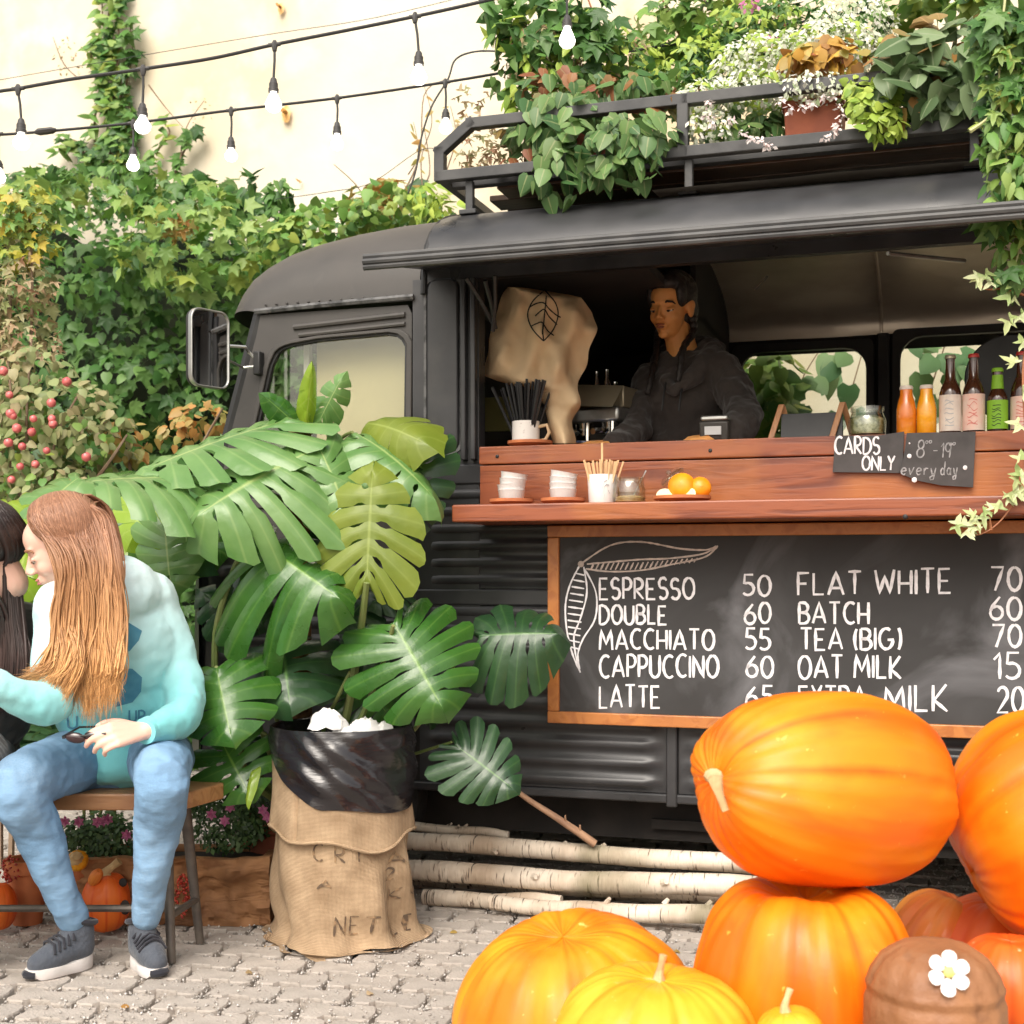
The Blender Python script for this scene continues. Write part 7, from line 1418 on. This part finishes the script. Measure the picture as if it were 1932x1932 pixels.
b = Body(); b.e((hips+chest)/2+Vector((0,.01,-.01)), (.185,.14,.20), chest-hips, (0,1,0)); b.e(chest, (.18,.13,.17), uch_-chest, (0,1,0)); b.c([Lsh+Vector((-.03,0,-.02)), (Lsh+Rsh)/2+Vector((.02,.03,.02)), Rsh+Vector((.03,0,-.02))], [.085,.105,.08])
b.e(hips+Vector((.01,-.02,-.015)), (.19,.15,.10)); b.c([Lsh, W(325,1215,3.66), Lel, W(325,1362,3.50), Lwr+Vector((.012,.01,0))], [.070,.060,.056,.050,.034]); b.c([Rsh, W(104,1235,3.40), Rel, W(40,1318,3.27), Rwr], [.068,.058,.054,.048,.038])
b.c([neck+Vector((.09,.05,-.02)), neck+Vector((.06,.11,0)), neck+Vector((-.03,.09,.0))], [.052,.06,.045]); b.c([neck+Vector((-.02,-.02,-.05)), neck+Vector((.03,.03,-.05))], [.075,.08])
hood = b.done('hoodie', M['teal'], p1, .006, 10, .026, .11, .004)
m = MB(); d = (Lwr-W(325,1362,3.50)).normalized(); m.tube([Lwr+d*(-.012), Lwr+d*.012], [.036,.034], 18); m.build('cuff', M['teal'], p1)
HB = bvh_of(hood)
wrap(p1, HB, [[(218,1166),(245,1176),(268,1190),(262,1208),(245,1228),(218,1238),(222,1205)]], M['logo'], 'logo_print'); wrap(p1, HB, [[(218,1260),(250,1262),(268,1278),(266,1305),(250,1325),(218,1334),(228,1300)]], M['logo'], 'logo_print')
m = MB(); strokes_to(m, text_strokes('UR', 244, 274, 1362, 1340, .0, .3), lambda x, y, h: cast(HB, x, y, .003), 1.9, .1); m.build('logo_lettering', M['logo'], p1, smooth=False)
m = MB(); strokes_to(m, text_strokes('U', 128, 145, 1374, 1350, 0, .3), lambda x, y, h: cast(HB, x, y, .003), 1.9, .1); m.build('logo_lettering', M['logo'], p1, smooth=False)
b = Body(); b.e(hips+Vector((0,0,-.03)), (.185,.14,.10)); b.c([hL, (hL+kL)/2+Vector((0,0,.012)), kL, kL+(aL-kL)*.3+Vector((0,.02,0)), kL+(aL-kL)*.65, aL], [.098,.084,.071,.062,.050,.041]); b.c([hR, (hR+kR)/2+Vector((0,0,.012)), kR, kR+(aR-kR)*.3+Vector((0,.02,0)), kR+(aR-kR)*.65, aR], [.098,.084,.071,.062,.050,.041])
b.done('jeans', M['denim'], p1, .006, 8, .014, .08, .003)
for a_, (tx, ty) in ((aL, (302,1846)), (aR, (52,1850))):
    toe = GP(tx, ty); hd = Vector((a_.x, a_.y, 0)); dd = (toe-hd).normalized(); sneaker(p1, hd - dd*.055, toe)
# long straight hair
def gh(s, q):
    L_ = lambda a, b_: a+(b_-a)*s
    y0 = 3.47-.02*q; top = W(L_(68,178), 942+26*abs(s-.5), 3.43); p2_ = W(L_(74,205), L_(992,975)+6, 3.385+.05*s-.012*q); p3 = W(L_(108,222)+5*math.sin(s*40), 1065, 3.345+.05*s-.015*q); p4_ = W(L_(106,228)+7*math.sin(s*27+2), 1165, 3.36+.03*s-.02*q)
    if s < .36: p5_ = W(L_(92,260), 1250-5*q, 3.33-.01*q); e_ = W(30+ s*210+20*q, 1290+28*s/.36, 3.31)
    else: p5_ = W(L_(96,226), 1262, 3.36-.02*q); e_ = W(140+ (s-.36)*125, 1345-75*q*q-30*max(0,s-.6)-40*abs(s-.62), 3.35)
    e_ = e_ + Vector((.010*math.sin(s*50), 0, .03*math.sin(s*31)))
    return [W(L_(60,188), 945+14*(1-s), 3.47+.10*q), top, p2_, p3, p4_, p5_, e_]
CP = (H, (-.014,0,.046), (.099,.082,.090))
hr = strands(p1, gh, 2300, M['redhair'], (.0008,.0030), seed=4, jit=.013, cap=CP)
strands(p1, lambda s, q: [W(112+60*s, 933, 3.46), W(160+50*s, 965, 3.50+.03*q), W(200+34*s, 1060, 3.52+.03*q), W(215+20*s, 1180, 3.50), W(208+18*s, 1270+20*q, 3.44)], 140, M['redhair'], (.003,.006), seed=9, name='back_hair', cap=CP)
m = MB(); m.ball((-.022,0,.048),(.093,.080,.087),24,16,M=H); m.build('hair_cap', M['redhair'], p1, angle=180)
g_ = thing('sunglasses', 'dark sunglasses held over the lap by the auburn haired woman', 'sunglasses', W(160,1392,3.33)); 
gw = W(190,1385,3.33)
for k, (x, y) in enumerate(((142,1392),(178,1390))):
    c = W(x, y, 3.325); m = MB(Matrix.Translation(c) @ Matrix.Rotation(R(8), 4, 'Y')); m.ball((0,0,0), (.026,.008,.014), 18, 10); m.build('lens', mk('dark_lens', (.03,.012,.015), rough=.08, coat=.5) if k == 0 else bpy.data.materials['dark_lens'], g_)
m = MB(); m.tube([W(118,1392,3.33), W(160,1388,3.32), W(200,1384,3.32)], .003, 6); m.tube([W(118,1390,3.33), W(150,1372,3.38), W(205,1370,3.40)], .0028, 6); m.build('frame', M['black'], g_)
# ---------------------------------------------------------------- dark haired neighbour at the left edge
p2 = thing('person', 'dark haired woman in a black top at the left edge beside the auburn haired one', 'person', Matrix.Translation((-1.6, 3.7, 0)))
hc = W(-32,1040,3.46); H = head_M(hc, (-.75,-.45,-.30), (-.1,-.1,1), 1.0); neck = W(-12,1130,3.52); hips = W(-80,1412,3.78); chest = W(-50,1250,3.62)
b = Body(); head(b, H, neck); b.c([hips, chest, neck], [.09,.085,.05]); sA, eA, wA = W(35,1190,3.62), W(10,1370,3.70), W(-90,1400,3.5); sB, eB, wB = W(-160,1190,3.45), W(-190,1370,3.4), W(-120,1410,3.3)
b.c([sA,eA,wA],[.045,.038,.028]); b.c([sB,eB,wB],[.045,.038,.028]); kA, aA = W(-60,1480,3.34), W(-70,1735,3.45); kB, aB = W(-220,1480,3.32), W(-200,1735,3.45); b.c([hips+Vector((.08,0,0)), kA, aA],[.07,.05,.035]); b.c([hips+Vector((-.08,0,0)), kB, aB],[.07,.05,.035]); hand(b, wA, (-1,-.2,0), (0,-.3,1), thumb=-1); hand(b, wB, (1,0,-.1), (0,-.3,1), thumb=1)
b.done('body', M['skinpale'], p2, .005, 3); face_parts(p2, H, M['lip'], M['browblack'], M['skinpale'])
b = Body(); b.e((hips+chest)/2, (.18,.135,.2), chest-hips, (0,1,0)); b.c([sA, (sA+sB)/2+Vector((0,.02,.02)), sB], [.085,.11,.085]); b.c([sA,eA,wA],[.072,.062,.045]); b.c([sB,eB,wB],[.072,.062,.045]); b.e(hips, (.18,.14,.11)); b.e(chest,(.17,.13,.16)); b.done('black_top', M['blackcloth'], p2, .009, 5, .03, .1, .01)
b = Body(); b.e(hips+Vector((0,0,-.03)),(.18,.14,.09)); b.c([hips+Vector((.08,-.03,-.02)), kA, aA],[.10,.08,.046]); b.c([hips+Vector((-.08,-.03,-.02)), kB, aB],[.10,.08,.046]); b.done('trousers', M['blackcloth'], p2, .009, 5, .015, .08)
for a_ in (aA, aB): hd = Vector((a_.x, a_.y, 0)); sneaker(p2, hd+Vector((0,.05,0)), hd+Vector((-.03,-.22,0)))
strands(p2, lambda s, q: [W(-40+30*s, 948, 3.44), W(-30+48*s, 985+10*q, 3.40+.06*s), W(-6+34*s, 1055-20*s, 3.41+.1*s) if s > .35 else W(-60+60*s,1060,3.37), W(-10+50*s, 1160, 3.43+.06*s), W(-12+68*s, 1250, 3.46), W(-20+60*s, 1330+15*q, 3.47)], 520, M['darkhair'], (.003,.007), seed=12, cap=(H, (-.03,0,.04), (.09,.084,.093)))
m = MB(); m.ball((-.03,0,.04),(.09,.084,.093),24,16,M=H); m.build('hair_cap', M['darkhair'], p2, angle=180)
# ---------------------------------------------------------------- barista
p3_ = thing('person', 'barista with dark braids in a black hoodie standing inside the truck hatch looking down', 'person', TM @ Matrix.Translation((TP(1300,800,.45).x, .45, .47)))
hc = TW(1267,581,.42); H = head_M(hc, (-.55,-.80,-.22), (.08,0,1), .93); neck = TW(1290,672,.46); Z_ = lambda px, py, v: TW(px, py, v)
b = Body(); head(b, H, neck); hips = Z_(1310,960,.5); b.c([hips, Z_(1300,800,.47), Z_(1295,720,.48), neck], [.09,.085,.07,.05]); sA, eA, wA = Z_(1362,704,.42), Z_(1402,800,.25), Z_(1352,826,.12); sB, eB, wB = Z_(1230,716,.50), Z_(1196,812,.32), Z_(1160,838,.16)
b.c([sA,eA,wA],[.035,.03,.025]); b.c([sB,eB,wB],[.035,.03,.025]); hand(b, wA, TM.to_3x3() @ Vector((-.8,-.3,-.1)), (0,-.2,1), thumb=1, curls=(.5,.5,.5,.5)); hand(b, wB, TM.to_3x3() @ Vector((-.8,-.4,-.05)), (0,-.2,1), thumb=-1, curls=(.4,.4,.5,.5))
for s in (-1,1): b.c([hips+TM.to_3x3() @ Vector((s*.09,0,0)), hips+TM.to_3x3() @ Vector((s*.09,0,-.36))], [.08,.055])
b.done('body', M['skinbrown'], p3_, .0042, 2); face_parts(p3_, H, M['lipbrown'], M['browblack'], M['skinbrown'])
b = Body(); R3 = TM.to_3x3(); b.e(Z_(1300,850,.47), (.155,.12,.22)); b.e(Z_(1298,760,.46), (.15,.11,.15)); b.c([sA+R3@Vector((-.02,0,-.015)), Z_(1295,700,.48), sB+R3@Vector((.02,0,-.015))], [.066,.088,.066]); b.c([sA, Z_(1390,752,.36), eA, wA],[.068,.062,.058,.042]); b.c([sB, Z_(1212,765,.42), eB, wB],[.064,.058,.054,.040]); b.e(hips+Vector((0,0,.02)), (.17,.13,.12))
b.c([Z_(1345,668,.44), Z_(1330,662,.56), Z_(1285,668,.60), Z_(1245,685,.55)], [.042,.055,.055,.04]); b.c([Z_(1345,672,.42), Z_(1305,715,.33), Z_(1272,735,.32)], [.035,.028,.02]); b.c([Z_(1248,680,.5), Z_(1255,715,.38), Z_(1268,735,.33)], [.03,.026,.02]); b.done('black_hoodie', M['blackcloth'], p3_, .006, 5, .030, .08, .012)
for x in (1252, 1284): m = MB(); m.tube([Z_(x+4,722,.325), Z_(x,748,.30), Z_(x-3,775,.305)], .0035, 6); m.build('hood_cord', M['black'], p3_)
b = Body(); b.e(hips, (.165,.125,.11)); 
for s in (-1,1): b.c([hips+R3@Vector((s*.09,0,-.05)), hips+R3@Vector((s*.09,0,-.48))], [.09,.06])
b.done('trousers', M['blackcloth'], p3_, .01, 3)
b = Body(); b.m.ball((-.026,0,.047),(.100,.083,.090),24,16,M=H); b.m.ball((-.05,0,-.01),(.07,.078,.078),20,14,M=H); b.m.ball((.018,0,.092),(.070,.070,.040),20,12,M=H); b.m.ball((.034,.060,.050),(.030,.017,.048),14,10,M=H); b.m.ball((.034,-.060,.050),(.030,.017,.048),14,10,M=H)
b.done('hair', M['blackhair'], p3_, .004, 4, .003, .02)
for k, g in enumerate(([H@Vector((-.03,.070,-.035)), H@Vector((-.01,.078,-.09)), Z_(1290,655,.34), Z_(1284,690,.31), Z_(1280,720,.305)], [H@Vector((-.03,-.066,-.04)), H@Vector((-.02,-.074,-.10)), Z_(1238,665,.42), Z_(1228,715,.34), Z_(1222,745,.33)])):
    pts = cr([tuple(p) for p in g], 10); m = MB(); m.tube(pts, [.0115*(1-.35*i/len(pts))*(1+.35*abs(math.sin(i*.8))) for i in range(len(pts))], 8); m.build('braid', M['blackhair'], p3_)
# ============================================================= small litter and trim
for k, (px, py, mt) in enumerate(((1278,1800,'rustleaf'),(1008,1716,'limeleaf'),(860,1760,'rustleaf'),(470,1840,'dryleaf'),(905,1850,'dryleaf'),(240,1900,'rustleaf'),(700,1880,'dryleaf'))):
    q_ = GP(px, py); t = thing('fallen_leaf', ('small red leaf on the pavers beside the squat pumpkin','small yellow green leaf on the ground in front of the birch poles','small brown leaf on the pavers right of the sack','dry leaf on the pavers between the shoes and the sack','dry leaf on the pavers below the birch poles','rusty leaf on the pavers in front of the sneakers','dry leaf on the pavers in front of the sack')[k], 'leaf', Matrix.Translation(q_))
    leafset(t, TH_, np.array([tuple(q_+Vector((0,0,.006)))]), np.array([(.2,-.2,1)]), np.array([(math.sin(k*2),math.cos(k*2),0)]), np.array([.022]), M[mt], 1, pname='blade')
# seams, rivets and a door handle on the truck
for k in range(14):
    m = MB(TM); u = -1.0+.040*k; m.ball((u, -.004, 1.955), (.004,.003,.004), 8, 6); m.build('rivet', M['cab'], truck)
m = MB(TM); m.tube([(-.56,-.002,1.12),(-.56,-.03,1.12),(-.67,-.034,1.12),(-.67,-.002,1.12)], .008, 8); m.build('handle', M['alu'], door_o)
for k in range(10):
    for u in (-.452, .985): m = MB(TM); m.ball((u, -.013, .42+.085*k), (.0035,.003,.0035), 8, 6); m.build('rivet', M['truck'], truck)
